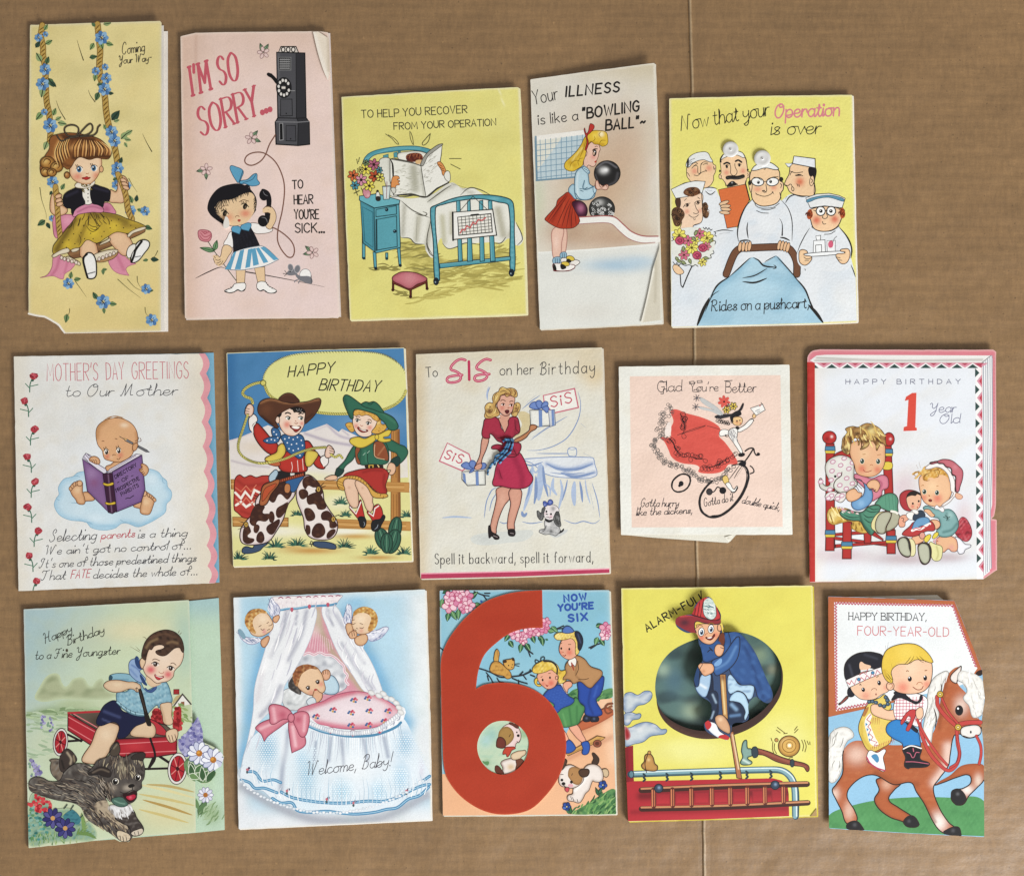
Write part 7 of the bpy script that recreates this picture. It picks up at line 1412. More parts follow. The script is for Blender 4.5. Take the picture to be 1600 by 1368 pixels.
    P('40 600 60 540 130 505 220 520 300 560 420 550 480 450 600 350 720 340 830 380 900 480 980 560 1000 760 1050 900 1100 980 1230 1080 1320 1190 1330 1270 1290 1310 1200 1310 1110 1250 1000 1170 860 1100 760 1020 700 900 640 850 540 820 400 800 250 760 110 710 50 670',fur,fs+[('l','60 640 250 740 500 800',30,'332a26',.7),('l','150 530 250 560 400 590',20,'8a7c6a',.6)],(fd,6))
    hatch('60 600 450 560 800 380 980 560 1000 800 860 1060 640 840 200 740',170,lambda x,y: 15+max(0,x - 500)*.06,100,['2c2422','8c8070','6a5c50','443a34','a89c88','1c1614'],9,8)
    P('860 860 1000 800 1060 900 1140 980 1280 1140 1240 1180 1120 1080 960 1000','b0a088',[('n',50,'5c4e44',.8,2)]);hatch('720 900 900 900 1200 1100 1290 1220 1100 1220 860 1080',80,50,80,['4a3e38','2c2422','a8987c','6c5e50'],10,9)
    P('1150 1180 1230 1190 1310 1240 1290 1300 1210 1310 1150 1260','d4c4a8',[('n',30,'a08a70',.6,3)],(fd,4)); 
    for q in ['1180 1240 1190 1290','1215 1250 1225 1305','1255 1250 1265 1300']: L(q,fd,7)
    P('1120 1010 1300 900 1360 940 1390 1010 1470 1130 1470 1190 1420 1235 1330 1235 1290 1130 1200 1080','3c3431',[('n',50,'77706a',.7,3),('e',16,'1c1614',.7)],(fd,6));P('1320 1200 1400 1160 1460 1150 1465 1200 1410 1235 1340 1235','cfc2ae',(),(fd,4));L('1360 1195 1370 1230',fd,6);L('1405 1180 1415 1225',fd,6)
    P('1050 870 1150 860 1310 850 1330 920 1300 980 1240 1010 1190 990 1140 1020 1090 960','dcdcdc',[('e',20,'9a9490',.6)]);hatch('1050 860 1330 850 1280 1000 1100 980',40,70,70,['f0f0f0','b8b4b0','8c8680'], 9, 4)
    # head
    P('780 470 850 370 900 300 1040 240 1060 150 1130 70 1170 90 1170 230 1240 260 1330 210 1400 200 1495 215 1470 300 1490 400 1480 520 1450 570 1450 640 1390 690 1385 770 1320 830 1240 830 1100 800 1050 810 980 690 920 560 900 480',fur,[('n',80,'2c2422',.75,9),(1220,400,70,90,'b0a488',.8),(1280,640,90,50,'b8ac9c',.8),('l','1060 240 1100 150 1150 100',16,'a0988a',.6),('l','930 540 1000 650 1050 760',30,'1c1614',.8),(1100,640,60,'a89c8c',.6)],(fd,6))
    hatch('880 320 1040 250 1300 260 1460 320 1440 480 1200 500 1000 380',90,lambda x,y: 110 - (x - 900)*.08,90,['2c2422','b0a488','77695a','443a34'],9,11);hatch('920 540 1080 600 1100 780 1020 760',40,60,80,['1c1614','77695a','a89c8c'],9,12)
    P('780 470 840 430 900 390 990 380 1060 430 1060 500 980 500 900 470','2c2422',[('l','840 450 940 410 1040 440',14,'77695a',.7)],(fd,6));P('1320 270 1400 210 1490 215 1460 300 1400 290','332a27',(),(fd,6));P('1060 230 1080 150 1150 80 1165 220','4a4036',[('l','1100 150 1140 100',12,'908470',.7)],(fd,5))
    for x,y,r in [(1125,560,46),(1405,512,42)]: E(x,y,r,r*.95,'e0d8c8',(),(fd,5));E(x - 4,y+2,r*.72,r*.8,'14100e');E(x+4,y - 14,10,10,'fff')
    P('1280 620 1310 595 1350 595 1365 615 1335 635 1300 640','14100e');L('1335 630 1335 670',fd,9);L('1180 690 1240 710 1335 670 1390 690',fd,8);P('1215 720 1290 705 1340 680 1390 690 1385 760 1320 820 1260 795','2a1214');P('1255 750 1300 735 1350 720 1378 735 1370 770 1320 798 1275 785','b0243c',[(1310,760,24,'e06a7c',.8)],('3a0c14',6))
    P('1075 790 1130 760 1210 760 1260 810 1280 850 1200 880 1110 850','48685c',[('l','1110 800 1180 830 1240 840',10,'8ab09c',.7)],('1c2c28',6))
    end()
card11()

# ================================================================ 12 welcome baby
def hexnet(s, c):
    p=pts(s); a=np.array(p); ox, oy, sc=B.fr; x0, y0=a.min(0); x1, y1=a.max(0); q=[(x, y) for j, y in enumerate(np.arange(y0, y1, 3.4)) for x in np.arange(x0+(j % 2)*2, x1, 4)]
    for (x, y), k in zip(q, inside(p, np.array(q))):
        if k: E((x - ox)*sc, (y - oy)*sc, 4.6, 4, c)
def card12():
    F(355, 910, 685, 1305)
    card('welcome baby card with a canopied bassinet, pink bow and two cherubs','34 80c 500 60c 1072 36c 1090 600c 1104 1282c 500 1310c 62 1331c 48 700c',1.8,2.8,sm=1,
         col='b3d3e3',sh=[('l','1060 60 1080 600 1095 900',130,'e4e8e8',.95),('l','640 60 1060 40',40,'d0e0e6',.7),('l','45 90 55 600 62 1300',40,'e2e8ea',.9),('l','60 1310 600 1300 1100 1280',120,'e2e5e8',1),('l','60 1150 70 1300',90,'e0e4e8',.9),('l','1060 800 1090 1100',60,'e2e6e8',.9),('l','260 200 190 400 150 600 110 850 80 980',62,'78aed0',.95),('l','640 180 740 350 820 520 870 640 960 760',70,'78aed0',.95),(180,130,90,60,'9cc6dc',.6),(700,110,90,50,'8cbcd8',.8),('l','80 1100 250 1200 450 1275 650 1285 850 1265 1080 1150',42,'a4a8b2',.9)],bcol='e6e2da',step=2.4)
    B.g = 'bassinet_picture';w = 'e6e8ea';gy = 'b4b6c0'
    # back of the canopy, lining
    P('470 140 520 130 570 300 650 460 740 590 500 640 350 600 380 480 440 300','d092a0',[('n',40,'dcaab4',.6,3),('l','490 140 510 260 600 420 740 590',22,'b3a488',.9),(480,190,40,80,'c4b8a0',.9),(480,260,40,40,'d8c4bc',.7)])
    for i in range(16): L([(430+i*14,390 - abs(i - 6)*8),(450+i*11,250+i*6)],'e4c0c6',2.5)
    P('410 395 480 385 560 400 620 450 645 520 640 570 560 600 400 590 330 540','c9ccd0',[('n',50,'e4e6e8',.8,2),('n',40,'989ca6',.7,5)],('9094a0',3))
    for q in ['415 390 440 380 470 390 500 378 530 390 560 392 590 410 610 430 630 450 635 480 650 500 640 530 655 550']: L(q,'ecd8dc',12);L(q,'c08a98', 3)
    # baby
    P('295 620 310 580 360 570 430 590 480 640 440 660 380 690 320 680','cfd2d2',[('n',40,'94989c',.8,3),('n',30,'eef0f0',.7,6)],('8a8e96',3));P('330 560 350 510 380 480 400 600 360 590','3a3634',[('n',20,'77716a',.7,2)])
    P('510 540 560 500 600 540 600 590 560 605 520 590','b8d0dc',[('e',10,'7a9ab0',.7)],('3a5468',3));P('512 490 520 475 545 470 558 490 550 520 525 525','d8a888',[('e',8,'a87850',.6)],('6a4028',3))
    for q in ['520 480 522 495','533 475 533 492','545 475 545 495']: L(q,'6a4028',2.5)
    P('360 500 375 460 430 445 480 455 510 490 525 540 530 580 500 605 450 608 410 590 380 560','e0bf9c',[(455,595,24,'d88a78',.7),(508,548,20,'d88a78',.8),('e',12,'b88a60',.5)],('6a4028',3));P('358 530 355 490 380 455 430 440 470 450 490 465 450 465 420 480 400 500 385 545 375 560','8f5634',[('n',20,'4a2814',.8,3),('n',16,'c89a64',.6,5)])
    for x,y in [(438,570),(490,538)]: E(x,y,10,10,'2a1c16');E(x - 3,y - 4,3,3,'fff');L([(x - 14,y - 2),(x,y - 13),(x+10,y - 8)],'2a1c16',3)
    P('465 600 480 575 500 590 515 600 510 630 480 650 465 635','dcae8c',[('e',7,'a87850',.6)],('6a4028',3));E(478,578,8,6,'b04a44');P('430 640 465 620 480 650 450 665','d0d8dc',(),('6a7a88', 3))
    # curtains
    P('285 145 400 130 475 128 470 240 420 370 360 480 310 560 290 660 240 690 170 760 140 830 110 930 80 985 110 860 140 700 150 560 200 380 240 250',w,[('l','320 160 300 260 230 400',14,'9a9cac',.85),('l','430 150 400 280 330 420',16,'a4a6b4',.85),('l','380 150 370 220',9,'9a9cac',.85),('l','190 480 160 640',20,'d4cfd4',.6),('l','290 560 240 650 180 720',18,'9c9eae',.75),('l','250 330 200 480',16,'f4f4f4',.6),('l','340 330 260 540',20,'f2f2f4',.6)],('c4c6d0',2.5))
    P('515 130 585 125 640 220 720 330 790 450 845 600 840 615 780 600 740 585 680 500 600 380 545 250',w,[('l','540 140 570 230',9,'9a9cac',.85),('l','590 170 660 300 740 430',12,'a4a6b6',.8),('l','620 330 700 460 790 580',16,'a8aab8',.75),('l','560 140 610 230',8,'bcbec8',.6),('l','640 260 740 420',14,'f6f6f6',.5)],('c0c2ca',2.5))
    P('240 85 290 75 400 72 620 68 600 100 585 122 470 130 300 150 270 120','ece6e6',[('n',24,'d8c8cc',.6,3)],('a8a0a8',3))
    for i,x in enumerate(range(300,600,26)): L([(x,140 - i*1.6),(x - 6+i,100)],'b4b0bc',4,2)
    for x in (290,330,390,440,480,520,560,600): L([(x - 12,84 - (x - 290)*.04),(x,78 - (x - 290)*.03),(x+12,84 - (x - 290)*.04)],'a04a68',4)
    L('285 148 330 140 380 138 440 128 500 124 560 120 590 112','5c93b4',10);L('285 146 330 136 380 136 440 124','a4cadd',3)
    for x,y in [(350,142),(445,126),(545,116)]: E(x,y,9,9,'c05a6c');L([(x - 6,y+4),(x,y+14),(x+6,y+4)],'b04a5c', 4)
    # skirt
    P('140 830 250 760 340 740 440 740 470 780 640 820 800 810 930 740 960 740 1010 840 1060 960 1098 1040 1096 1100 1060 1130 1000 1160 900 1220 780 1245 700 1255 600 1240 540 1245 440 1250 380 1240 350 1210 240 1165 190 1125 130 1120 90 1085 70 1050 75 1000 100 900','dde6ec',
      [(220,900,75,130,'8cb8d2',.95),(430,1050,70,170,'9cc4da',.9),(620,1130,70,90,'a0c8dc',.9),(820,1130,60,80,'a8cce0',.9),(940,1060,60,110,'a4c8de',.9),(960,870,70,100,'92bcd6',.9),(400,950,40,60,'a8cade',.7),('l','330 800 300 1000 290 1120',20,'98a2b4',.8),('l','560 840 550 960',14,'98a2b4',.8),('l','620 850 630 980',14,'98a2b4',.8),('l','740 850 760 960',16,'98a2b4',.8),('l','850 840 870 940',16,'98a2b4',.8),('l','480 860 470 960',12,'98a2b4',.8),(700,1000,120,100,'ecf0f2',.7),(300,880,30,120,'eceff2',.6),(1050,1000,20,80,'ccc4d4',.5)],('b0bcc8',3),step=1.6)
    for s,c in [('150 830 270 800 270 960 160 1000','dfeaf0'),('330 950 480 900 500 1200 360 1200','dcebf2'),('880 840 1000 830 1060 1000 950 960','dfeaf0'),('560 1080 680 1080 690 1220 580 1230','e4eff4'),('800 1080 950 1000 960 1150 820 1200','e4eff4')]:
        hexnet(s,c)
    for q in ['110 1020 150 1025 190 1070 250 1065 290 1080','75 1065 120 1080 150 1110 200 1110 270 1135','290 1130 350 1160 450 1180 550 1190 650 1190 760 1180 850 1180 920 1160 1000 1120 1060 1095 1096 1090','245 1165 290 1190 350 1190 380 1230 450 1240 540 1235 620 1245 700 1250 800 1240 860 1225 920 1215 980 1170 1040 1150 1090 1105','1060 1070 1096 1045']: L(q,'4f8ab0',14,0);L(q,'a8cde0',3)
    for x,y in [(110,1010),(325,1125),(540,1170),(685,1190),(972,1125)]: E(x,y,9,8,'c0707c');E(x+8,y - 8,7,7,'50405a');E(x - 2,y+14,6,8,'4a5a5c')
    for q in ['85 985 60 1030 75 1060 90 1075','240 690 300 700']: L(q,'c4ccd4', 4)
    r=random.Random(5)
    for i in range(46):                    # gathers under the quilt and drifting folds of the net
        x=455+i*10.6; y=800+22*math.sin(math.pi*(i / 46)) - max(0, i - 30)*5.5; l=r.uniform(60, 190); L([(x, y), (x+(x - 690)*.04, y+l*.5), (x+(x - 690)*.12+r.uniform(-4, 4), y+l)], r.choice(['b4bac8','c4cad6','eef2f4','a8bccc','b8c0cc']),r.uniform(3,5),1)
    for i in range(40):
        x=150+i*23.5;y=1080+60*math.sin(math.pi*i / 40)+(60 if i > 4 else 0);l=r.uniform(50,150);L([(x,y),(x+(x - 600)*.03,y - l*.5),(x+r.uniform(-8,8),y - l)],r.choice(['b4c8d6','f2f5f6','a4c4d8','c4d0da']),r.uniform(3,5),1)
    for s_,n_ in [('285 145 470 130 460 250 400 390 300 560 230 690 130 900 150 700 200 400',26),('520 130 590 130 720 330 830 590 760 580 600 370',20)]:
        for x,y in inpoly(s_,n_,4): L([(x+10,y - 40),(x,y),(x - 18 if x < 500 else x+26,y+50)],r.choice(['cacad4','d4d2da','f6f6f6','f2f2f4','c0c0cc']), r.uniform(4, 8), 2)
    for i in range(58):                    # scalloped lace along the hem
        t=i / 57; x=75+1020*t; y=1075+172*math.sin(math.pi*min(1, t*1.06)) ** .72 - 4*(i % 2); E(x, y, 9, 7, r.choice(['eef0f2','dfe6ea','f4f4f4']),[('e',3,'9ab0c4', .6)])
    # quilt
    P('380 700 450 660 520 640 580 610 680 588 760 595 830 620 900 660 935 700 920 740 860 760 780 785 640 790 520 770 450 750','e2d2d6',[('e',26,'c8687c',.85),('l','400 700 520 645 680 592',22,'c05a70',.6),('l','480 760 640 785 800 780',26,'cc7086',.7),(680,690,120,50,'ecdee2',.7),(880,700,40,'cc7088',.6)],('a8506a',3))
    for x,y in [(572,685),(670,700),(768,690),(870,690),(685,632),(760,622),(670,768),(765,765),(480,720),(850,745)]:
        for dx,dy,c in [(8,-8,'c04a62'),(16,0,'d0707c'),(-8,-4,'4a6e9a'),(-14,4,'3e6290'),(0,10,'c8a050'),(10,12,'4a6e9a'),(2,-2,'b83c54')]: E(x+dx,y+dy,7,6,c)
    for q,wv in [('440 745 480 780 540 795 600 810 680 815 760 810 830 795 890 765 935 730 945 690',0)]: L(q,'e6e8ea',34);L(q,'a8acb8',3)
    for i,(x,y) in enumerate([(460,765),(500,785),(540,795),(580,803),(620,810),(660,814),(700,815),(740,812),(780,806),(820,797),(860,780),(900,757),(930,730),(942,700)]): L([(x,y - 14),(x+4,y),(x - 2,y+15)],'9aa0b0',5,2);E(x+16,y,9,12,'eef0f2')
    L('440 775 500 800 560 815 640 828 720 830 800 822 870 800 920 775 940 755','4f86a8',12);L('440 772 500 797 560 812 640 825','9ac2d8',4)
    for x,y in [(560,800),(680,815),(825,800)]: P([(x - 14,y - 12),(x+14,y - 12),(x,y+14)],'eee8ea',(),('a07080',2.5));E(x,y+8,6,6,'c05a6c')
    for i in range(44):                    # ruffle round the quilt
        t=i / 43; x=440+500*t; y=752+62*math.sin(math.pi*t ** .9) - 50*max(0, t - .75)*4*t; E(x, y, 8, 14, r.choice(['eceef0','dcdfe4','f4f4f2']),[('e',4,'8e96a8',.7)],None,20 - 40*t)
    for x,y in [(820,610),(860,620),(890,630),(915,650),(930,675),(940,700),(780,595),(845,600)]: E(x,y,20,14,'e4e4e2',[('e',7,'a8a8a8', .7)], None, 30)
    # bow
    B.g = 'pink_bow_picture';pk = 'd0808e'
    P('155 780 260 730 340 730 300 770 220 830 200 858c 185 820',pk,[('l','180 790 280 745',12,'ecc0c6',.7),('e',12,'a84860',.6)],('7a3044',3));P('335 740 370 750 420 830 420 880 350 920c 340 860',pk,[('l','355 780 370 880',14,'ecc0c6',.8),('e',10,'a84860',.6)],('7a3044',3))
    P('230 665 280 660 340 690 350 730 300 740 240 765 230 720',pk,[('l','250 680 260 750',14,'e8b4bc',.8),(300,715,30,'b04a62',.7),('e',10,'a84860',.6)],('7a3044',3));P('355 720 400 695 440 710 440 780 410 835 375 790',pk,[('l','420 720 415 800',12,'e8b4bc',.8),(385,740,24,'b04a62',.7),('e',10,'a84860',.6)],('7a3044',3));E(346,730,18,24,pk,[('e',8,'a84860',.6)],('7a3044',3))
    T('Welcome, Baby!',425,1045,885,990,76,'4a4850',3.4,SCR,.3,True,space=4,xh=.72,gap=3.2)
    F(370,920,620,1120);B.g = 'cherub_picture#1';sk = 'e4c8a8';ln = '7a4a2c';wg = 'd4d6e2'
    def feathers(s,l): P(s,wg,[('n',40,'a8acc8',.8,3),('n',30,'f2f2f6',.7,6)],('8a8cac',4));hatch(s,18,l,60,['9094b4','f4f4f8','7a86a4'],6,3)
    feathers('15 410 40 405 80 470 150 490 240 500 200 540 130 550 70 520 30 470',30);P('15 405 50 410 90 480 70 500 30 460','7fa0b0');feathers('330 250 320 160 350 85 370 120 420 170 430 230 390 280 350 270',70)
    P('240 520 270 490 320 470 320 520 280 580 250 570','d8a882',[('e',14,'a8704a',.7)],(ln,4));P('360 300 380 270 425 265 410 320 380 335','d8a882',[('e',10,'a8704a',.6)],(ln,4))
    P('90 300 130 220 220 200 290 230 340 290 365 350 355 400 310 440 250 470 190 470 140 440',sk,[(275,425,32,'d4808c',.7),('e',20,'c89a70',.5),(260,300,60,'f0dcc0',.7)],(ln,4));P('80 330 95 260 150 210 230 195 290 220 300 240 240 240 190 270 160 320 170 390 190 440 150 430 105 390','c08a4a',[('n',40,'7a4420',.8,3),('n',30,'e8d090',.8,5)]); 
    for q in ['240 395 255 408 275 400','320 365 340 362 355 345','220 375 245 360','300 340 320 330','305 410 320 402 330 398']: L(q,'5a3420',5)
    B.g = 'cherub_picture#2'
    feathers('1070 290 1090 220 1130 155 1150 260 1150 320 1090 350',75);feathers('1310 440 1400 410 1510 380 1480 450 1420 500 1330 515',160)
    P('1095 350 1150 350 1160 420 1130 470 1100 430','d8b088',[('e',14,'a8704a',.6)],(ln,4));P('1180 490 1230 460 1290 450 1310 490 1290 540 1240 565 1190 545','d8b088',[('e',14,'a8704a',.6)],(ln,5))
    P('1160 280 1180 220 1260 185 1350 220 1390 300 1370 390 1330 430 1260 450 1200 440 1160 390 1150 330',sk,[(1245,415,34,'d8907c',.6),('e',20,'c89a70',.5),(1240,300,60,'f0dcc0',.7)],(ln,4));P('1165 260 1200 200 1280 175 1370 210 1410 290 1390 380 1340 420 1310 410 1330 340 1340 280 1290 240 1220 240','c08c48',[('n',40,'7a4820',.8,3),('n',30,'ecd890',.8,5)])
    P('1120 450 1150 420 1190 420 1200 470 1160 495 1130 485','dcb08a',[('e',12,'a8704a',.6)],(ln,5)); 
    for q in ['1150 430 1155 470','1170 425 1178 465','1140 345 1165 350 1185 340','1230 385 1250 392 1268 382','1230 340 1260 350','1150 310 1175 305','1195 390 1210 395','1180 405 1195 408']: L(q,'5a3420',5)
    end()
card12()

# ================================================================ 13 now you're six
def card13():
    F(675, 910, 975, 1285)
    card("sixth birthday card with a big orange number six over blue sky and children", '44 44c 500 40c 1012 42c 1030 600c 1050 1318c 500 1324c 62 1326c 50 700c', 1.8, 2.4, m='gloss', sm=1,
         col='84b8cc', sh=[('l', '1010 50 1024 600', 30, '9cc4d0', .6), (150, 250, 140, 'a4ccd4', .5), (450, 480, 120, 'a0ccd8', .4), (640, 520, 120, 'acd0d8', .4)], bcol='d8d4c4')
    P('62 1326 56 1090 300 1060 700 1000 840 700 960 665 1028 655 1050 1316 500 1323', 'e2b088', [('l', '980 680 1030 1000', 50, 'ecc8a8', .6), (900, 900, 120, 'dca078', .5), (150, 1250, 120, 'e0aa80', .6), ('l', '780 1000 1020 880', 24, 'b87858', .5), ('l', '830 860 1010 760', 30, 'c0805c', .6), (760, 1130, 60, 'd89878', .4)], sm=0, step=2)
    B.g = 'grass_picture'; P('780 640 840 600 900 640 1026 600 1028 650 960 665 840 690', '5a8a54', [('n', 40, '2f6038', .8, 3)], step=1.5); hatch('780 620 1024 600 1026 650 800 670', 50, -30, 36, ['2f6038', '6a9a5c', '3f7444'], 7, 3)
    P('790 1316 830 1290 900 1250 960 1210 1046 1180 1049 1316', '4f7f4a', [('n', 40, '24502c', .8, 5), ('n', 30, '84a864', .6, 7)], step=1.5); hatch('790 1300 1046 1190 1048 1314 800 1316', 80, -55, 40, ['24502c', '6a9a54', '3a6a3c', '84a864'], 7, 4)
    T('NOW', 755, 108, 880, 96, 36, '2c50a0', 12, gap=5); T("YOU'RE",720,160,918,146,34,'2c50a0',12,gap=4,slant=.05);T('SIX',780,222,886,212,40,'2c50a0',12,gap=5)
    B.g = 'blossom_branch_picture'
    def bloom(x,y,r,cc='c05a7c'):
        B.tn += 1;B.g = 'pink_blossom_picture#%d' % B.tn
        for k in range(5): a=math.radians(72*k+x);E(x+r*.6*math.cos(a),y+r*.6*math.sin(a),r*.5,r*.42,R.choice(['dc9cb0','e4b4c4','d080a0','ecc8d0']),(),('a84468',2.5),72*k+x)
        E(x,y,r*.22,r*.22,cc)
    for q in ['620 240 560 280 520 265','520 350 540 380 570 400','545 380 560 420','545 385 575 405','660 270 700 265 750 245','690 265 745 260','980 340 930 355 895 370','935 355 905 375','240 50 290 70 325 75','290 68 310 95','300 60 330 60','48 370 64 385']: L(q,'2a2c34',7)
    for x,y,a,l in [(440,290,120,50),(440,330,60,44),(510,345,100,54),(535,345,60,50),(570,300,70,46),(610,300,60,46),(625,310,80,50),(680,250,40,50),(660,270,10,40),(935,250,-20,40),(945,310,110,48),(960,320,60,44),(60,90,100,54),(110,160,60,60),(150,150,90,60),(215,90,-40,60),(240,120,20,46),(60,60,-30,60),(95,170,100,50)]: leaf(x,y,a,l,30,R.choice(['3a7048','2a5a3c','55885a']),('1c3a28',3),'8ab07c')
    for x,y,r in [(470,290,32),(505,310,30),(540,290,30),(575,275,28),(610,275,28),(640,260,28),(650,225,26),(520,330,22),(990,260,34),(985,300,28),(1005,290,18),(100,130,40),(130,75,36),(165,110,40),(200,80,34),(210,130,34),(100,80,30),(160,60,28),(185,150,26)]: bloom(x,y,r)
    B.g = 'blossom_branch_picture';E(282,107,6,6,'2c50a0');E(655,325,8,5,'3a7048')
    F(745, 960, 965, 1190)
    # kitten
    B.g = 'kitten_picture';bk = '22222a';kc = 'c8984a'
    for q in ['5 495 60 510 140 540 220 580 330 575 430 560 520 520','90 540 130 590 150 630','100 570 110 610','190 590 210 620 250 630','330 590 400 620 470 640','390 610 390 640','430 560 460 600','450 550 490 530 500 510','400 560 430 530','500 560 540 575']: L(q,bk,10)
    P('165 440 160 390 185 320 210 350 205 400 195 440',kc,[('l','190 330 200 390',10,'8a5a30',.6)],('3c2410',4));P('120 500 150 440 200 435 260 480 310 530 320 580 280 595 250 570 200 560 130 530',kc,[('n',30,'96642a',.7,3),('e',10,'8a5a28',.6)],('3c2410',4));P('245 440 250 425 320 410 345 405 350 460 340 500 300 510 260 480','d0a050',[('e',10,'96642a',.6)],('3c2410',4))
    for q in ['180 460 170 500','210 460 200 520','240 480 230 540','270 500 260 560']: L(q,'8a5a28',5,2)
    P('248 445 250 420 280 435','3c2410');P('325 408 345 402 342 430','3c2410');E(295,470,6,7,'1c1410');E(330,462,5,6,'1c1410');L('350 460 400 455',bk,3);L('350 470 395 480',bk,3);L('320 485 330 490', bk, 4)
    # see-saw plank
    B.g = 'seesaw_picture';P('830 1290 1120 1125 1195 1140 1160 1165 850 1310','c89a54',[('l','850 1300 1150 1150',8,'8a5c2c',.7)],('4a2c14',4),sm=0);E(1120,1195,38,34,'8a4a34',(),('3c1c10',4));E(1118,1195,20,18,'5a2c1c');P('920 1035 1180 870 1260 880 1270 930 960 1080','b4603c',[('e',12,'843c24',.6)],('5a2414',4)); 
    L('1255 900 1215 915 1190 880 1215 835 1262 825','7a4028',14);L('1255 880 1235 885 1230 865 1258 850','8a5030', 12)
    # girl
    B.g = 'seesaw_girl_picture';sk = 'e0a488';ln = '4a201c'
    P('810 1080 830 1100 860 1180 840 1190 822 1150',sk,(),(ln,3));P('860 1030 930 1020 985 1110 1015 1180 985 1190 900 1110',sk,[('e',10,'b87860',.5)],(ln,4));P('830 1185 860 1160 915 1220 915 1250 860 1285 830 1280','2c54a4',[('e',10,'163468',.6)],('101c44',4));P('975 1190 1030 1175 1050 1215 1040 1280 1010 1300 980 1290 985 1240','2c54a4',[('e',10,'163468',.6)],('101c44',4))
    P('740 900 880 830 920 770 970 830 1005 860 970 960 945 1010 900 1030 830 1045 800 1040 775 980','4f8a50',[('e',20,'2a5a34',.6),('l','860 870 880 1020',14,'326a3c',.7),('l','930 850 930 1000',14,'326a3c',.6),('l','800 920 830 1030',12,'6aa464',.6)],('1c4024',4));P('650 795 690 790 720 840 700 850','4f8a50')
    P('620 770 660 700 720 670 760 650 810 680 850 750 905 790 880 830 790 870 745 910 710 890 720 840 690 810','2b4f9e',[('n',14,'3f66b4',.5,3),('e',14,'1c3878',.6)],('142450',4));P('750 640 800 640 840 720 845 740 810 700 780 650','e8e4e0',(),(ln,3))
    P('560 570 600 520 700 510 760 560 750 620 720 670 660 690 610 660 575 620',sk,[(690,635,42,'d0604c',.8),(620,640,28,'d0604c',.6),('e',12,'b87860',.4)],(ln,4))
    P('520 530 530 480 600 430 690 430 750 470 780 520 850 510 860 550 820 620 780 640 755 620 760 570 720 530 690 510 640 530 570 545','dab848',[('n',40,'a07c20',.7,3),('n',30,'f0de8c',.7,6)],('5a4410',4));P('540 600 565 590 560 640 600 655 570 665 540 640','dab848',(),('5a4410',4));L('625 430 700 440 745 490 745 550','1c1c24',12);L('600 430 550 450 550 420 590 435 600 400 630 395 620 430','1c1c24',7)
    E(612,605,9,12,'1c1410');E(680,583,9,12,'1c1410');P('638 645 655 655 665 650 655 668','a0302c');L('595 580 610 572','6a4424',4);L('665 545 685 540','6a4424', 4); E(742, 585, 12, 18, sk, (), (ln, 3))
    # boy
    B.g = 'seesaw_boy_picture'
    P('990 960 1010 930 1060 935 1060 980 1020 995 990 985','1a1e2c',[(1020,960,14,'5a6a8c',.7)],('0c0e14',3));P('1060 960 1090 940 1130 950 1130 985 1090 995 1060 990','1a1e2c',[(1090,965,14,'5a6a8c',.7)],('0c0e14',3))
    P('950 620 1060 670 1170 570 1180 640 1150 740 1110 790 1165 900 1160 930 1090 945 1010 925 1000 850 950 800 945 720','24479a',[('e',18,'142c68',.7),('l','1060 690 1040 820 1080 920',16,'14296a',.6),('l','1120 660 1090 760',14,'3e64b4',.6)],('0e1a44',4))
    P('840 440 920 380 1000 410 1060 480 1160 520 1165 560 1100 640 1050 680 960 620 900 640 870 610 840 600 800 600 830 540 820 490','b08458',[('e',18,'7c5634',.6),('l','940 430 920 560 960 600',10,'7c5634',.6)],('3c2414',5));L('935 430 945 500 920 560','3c2414',5);L('945 600 1000 600 1040 590','3c2414',5);P('850 430 915 400 915 480 890 460 870 480','e8e4dc',(),(ln,3));P('875 440 890 450 905 520 890 500','9a4030')
    P('800 650 830 620 880 625 885 660 850 690 840 720 820 700',sk,[('e',10,'b87860',.5)],(ln,4))
    P('770 290 800 230 880 210 930 250 945 350 900 400 850 415 800 390 770 350',sk,[(860,350,40,'d0604c',.7),(780,350,24,'d0604c',.6)],(ln,4));P('720 200 750 170 850 165 915 160 940 260 950 350 920 370 915 260 880 220 830 230 780 235 740 230','dcc060',[('n',30,'a8842c',.7,3),('n',24,'f2e4a0',.7,6)],('5a4410',4));P('800 165 810 120 850 105 890 130 900 160','4f70b0',[('e',8,'2c4888',.6)],('142048',4));P('910 165 950 160 985 220 980 290 950 330 935 250','1c2233',[('l','940 180 965 260',8,'4a5a7c',.6)],('0c0e14',4))
    E(785,312,9,12,'1c1410');E(860,318,9,12,'1c1410');P('795 370 812 378 830 370 815 386','8a2820');L('775 270 790 262','6a4424',5);L('850 275 875 275','6a4424',5);L('795 345 808 350','b06a50', 4)
    # running pup
    F(735, 1110, 965, 1285); B.g = 'spotted_puppy_picture';ln = '3a2418';wh = 'e2d8d0'
    P('1325 580 1340 520 1330 460 1380 490 1400 530 1380 580','3c2a1e',(),('1c120c',5));P('1420 650 1480 630 1505 680 1480 720 1440 700','c8b08c',[('e',10,'8a7050',.6)],(ln,4));P('1240 620 1300 580 1380 590 1430 640 1445 720 1420 770 1350 770 1330 760 1290 860 1250 900 1220 960 1180 1000 1120 985 1060 970 1060 920 1110 900 1120 840 1180 760',wh,[('e',24,'8a6a50',.6),('l','1130 870 1200 800 1280 690',26,'f4f0ec',.7)],(ln,5))
    for q in ['1090 930 1100 960','1110 940 1125 975','1160 960 1170 990']: L(q,ln,6)
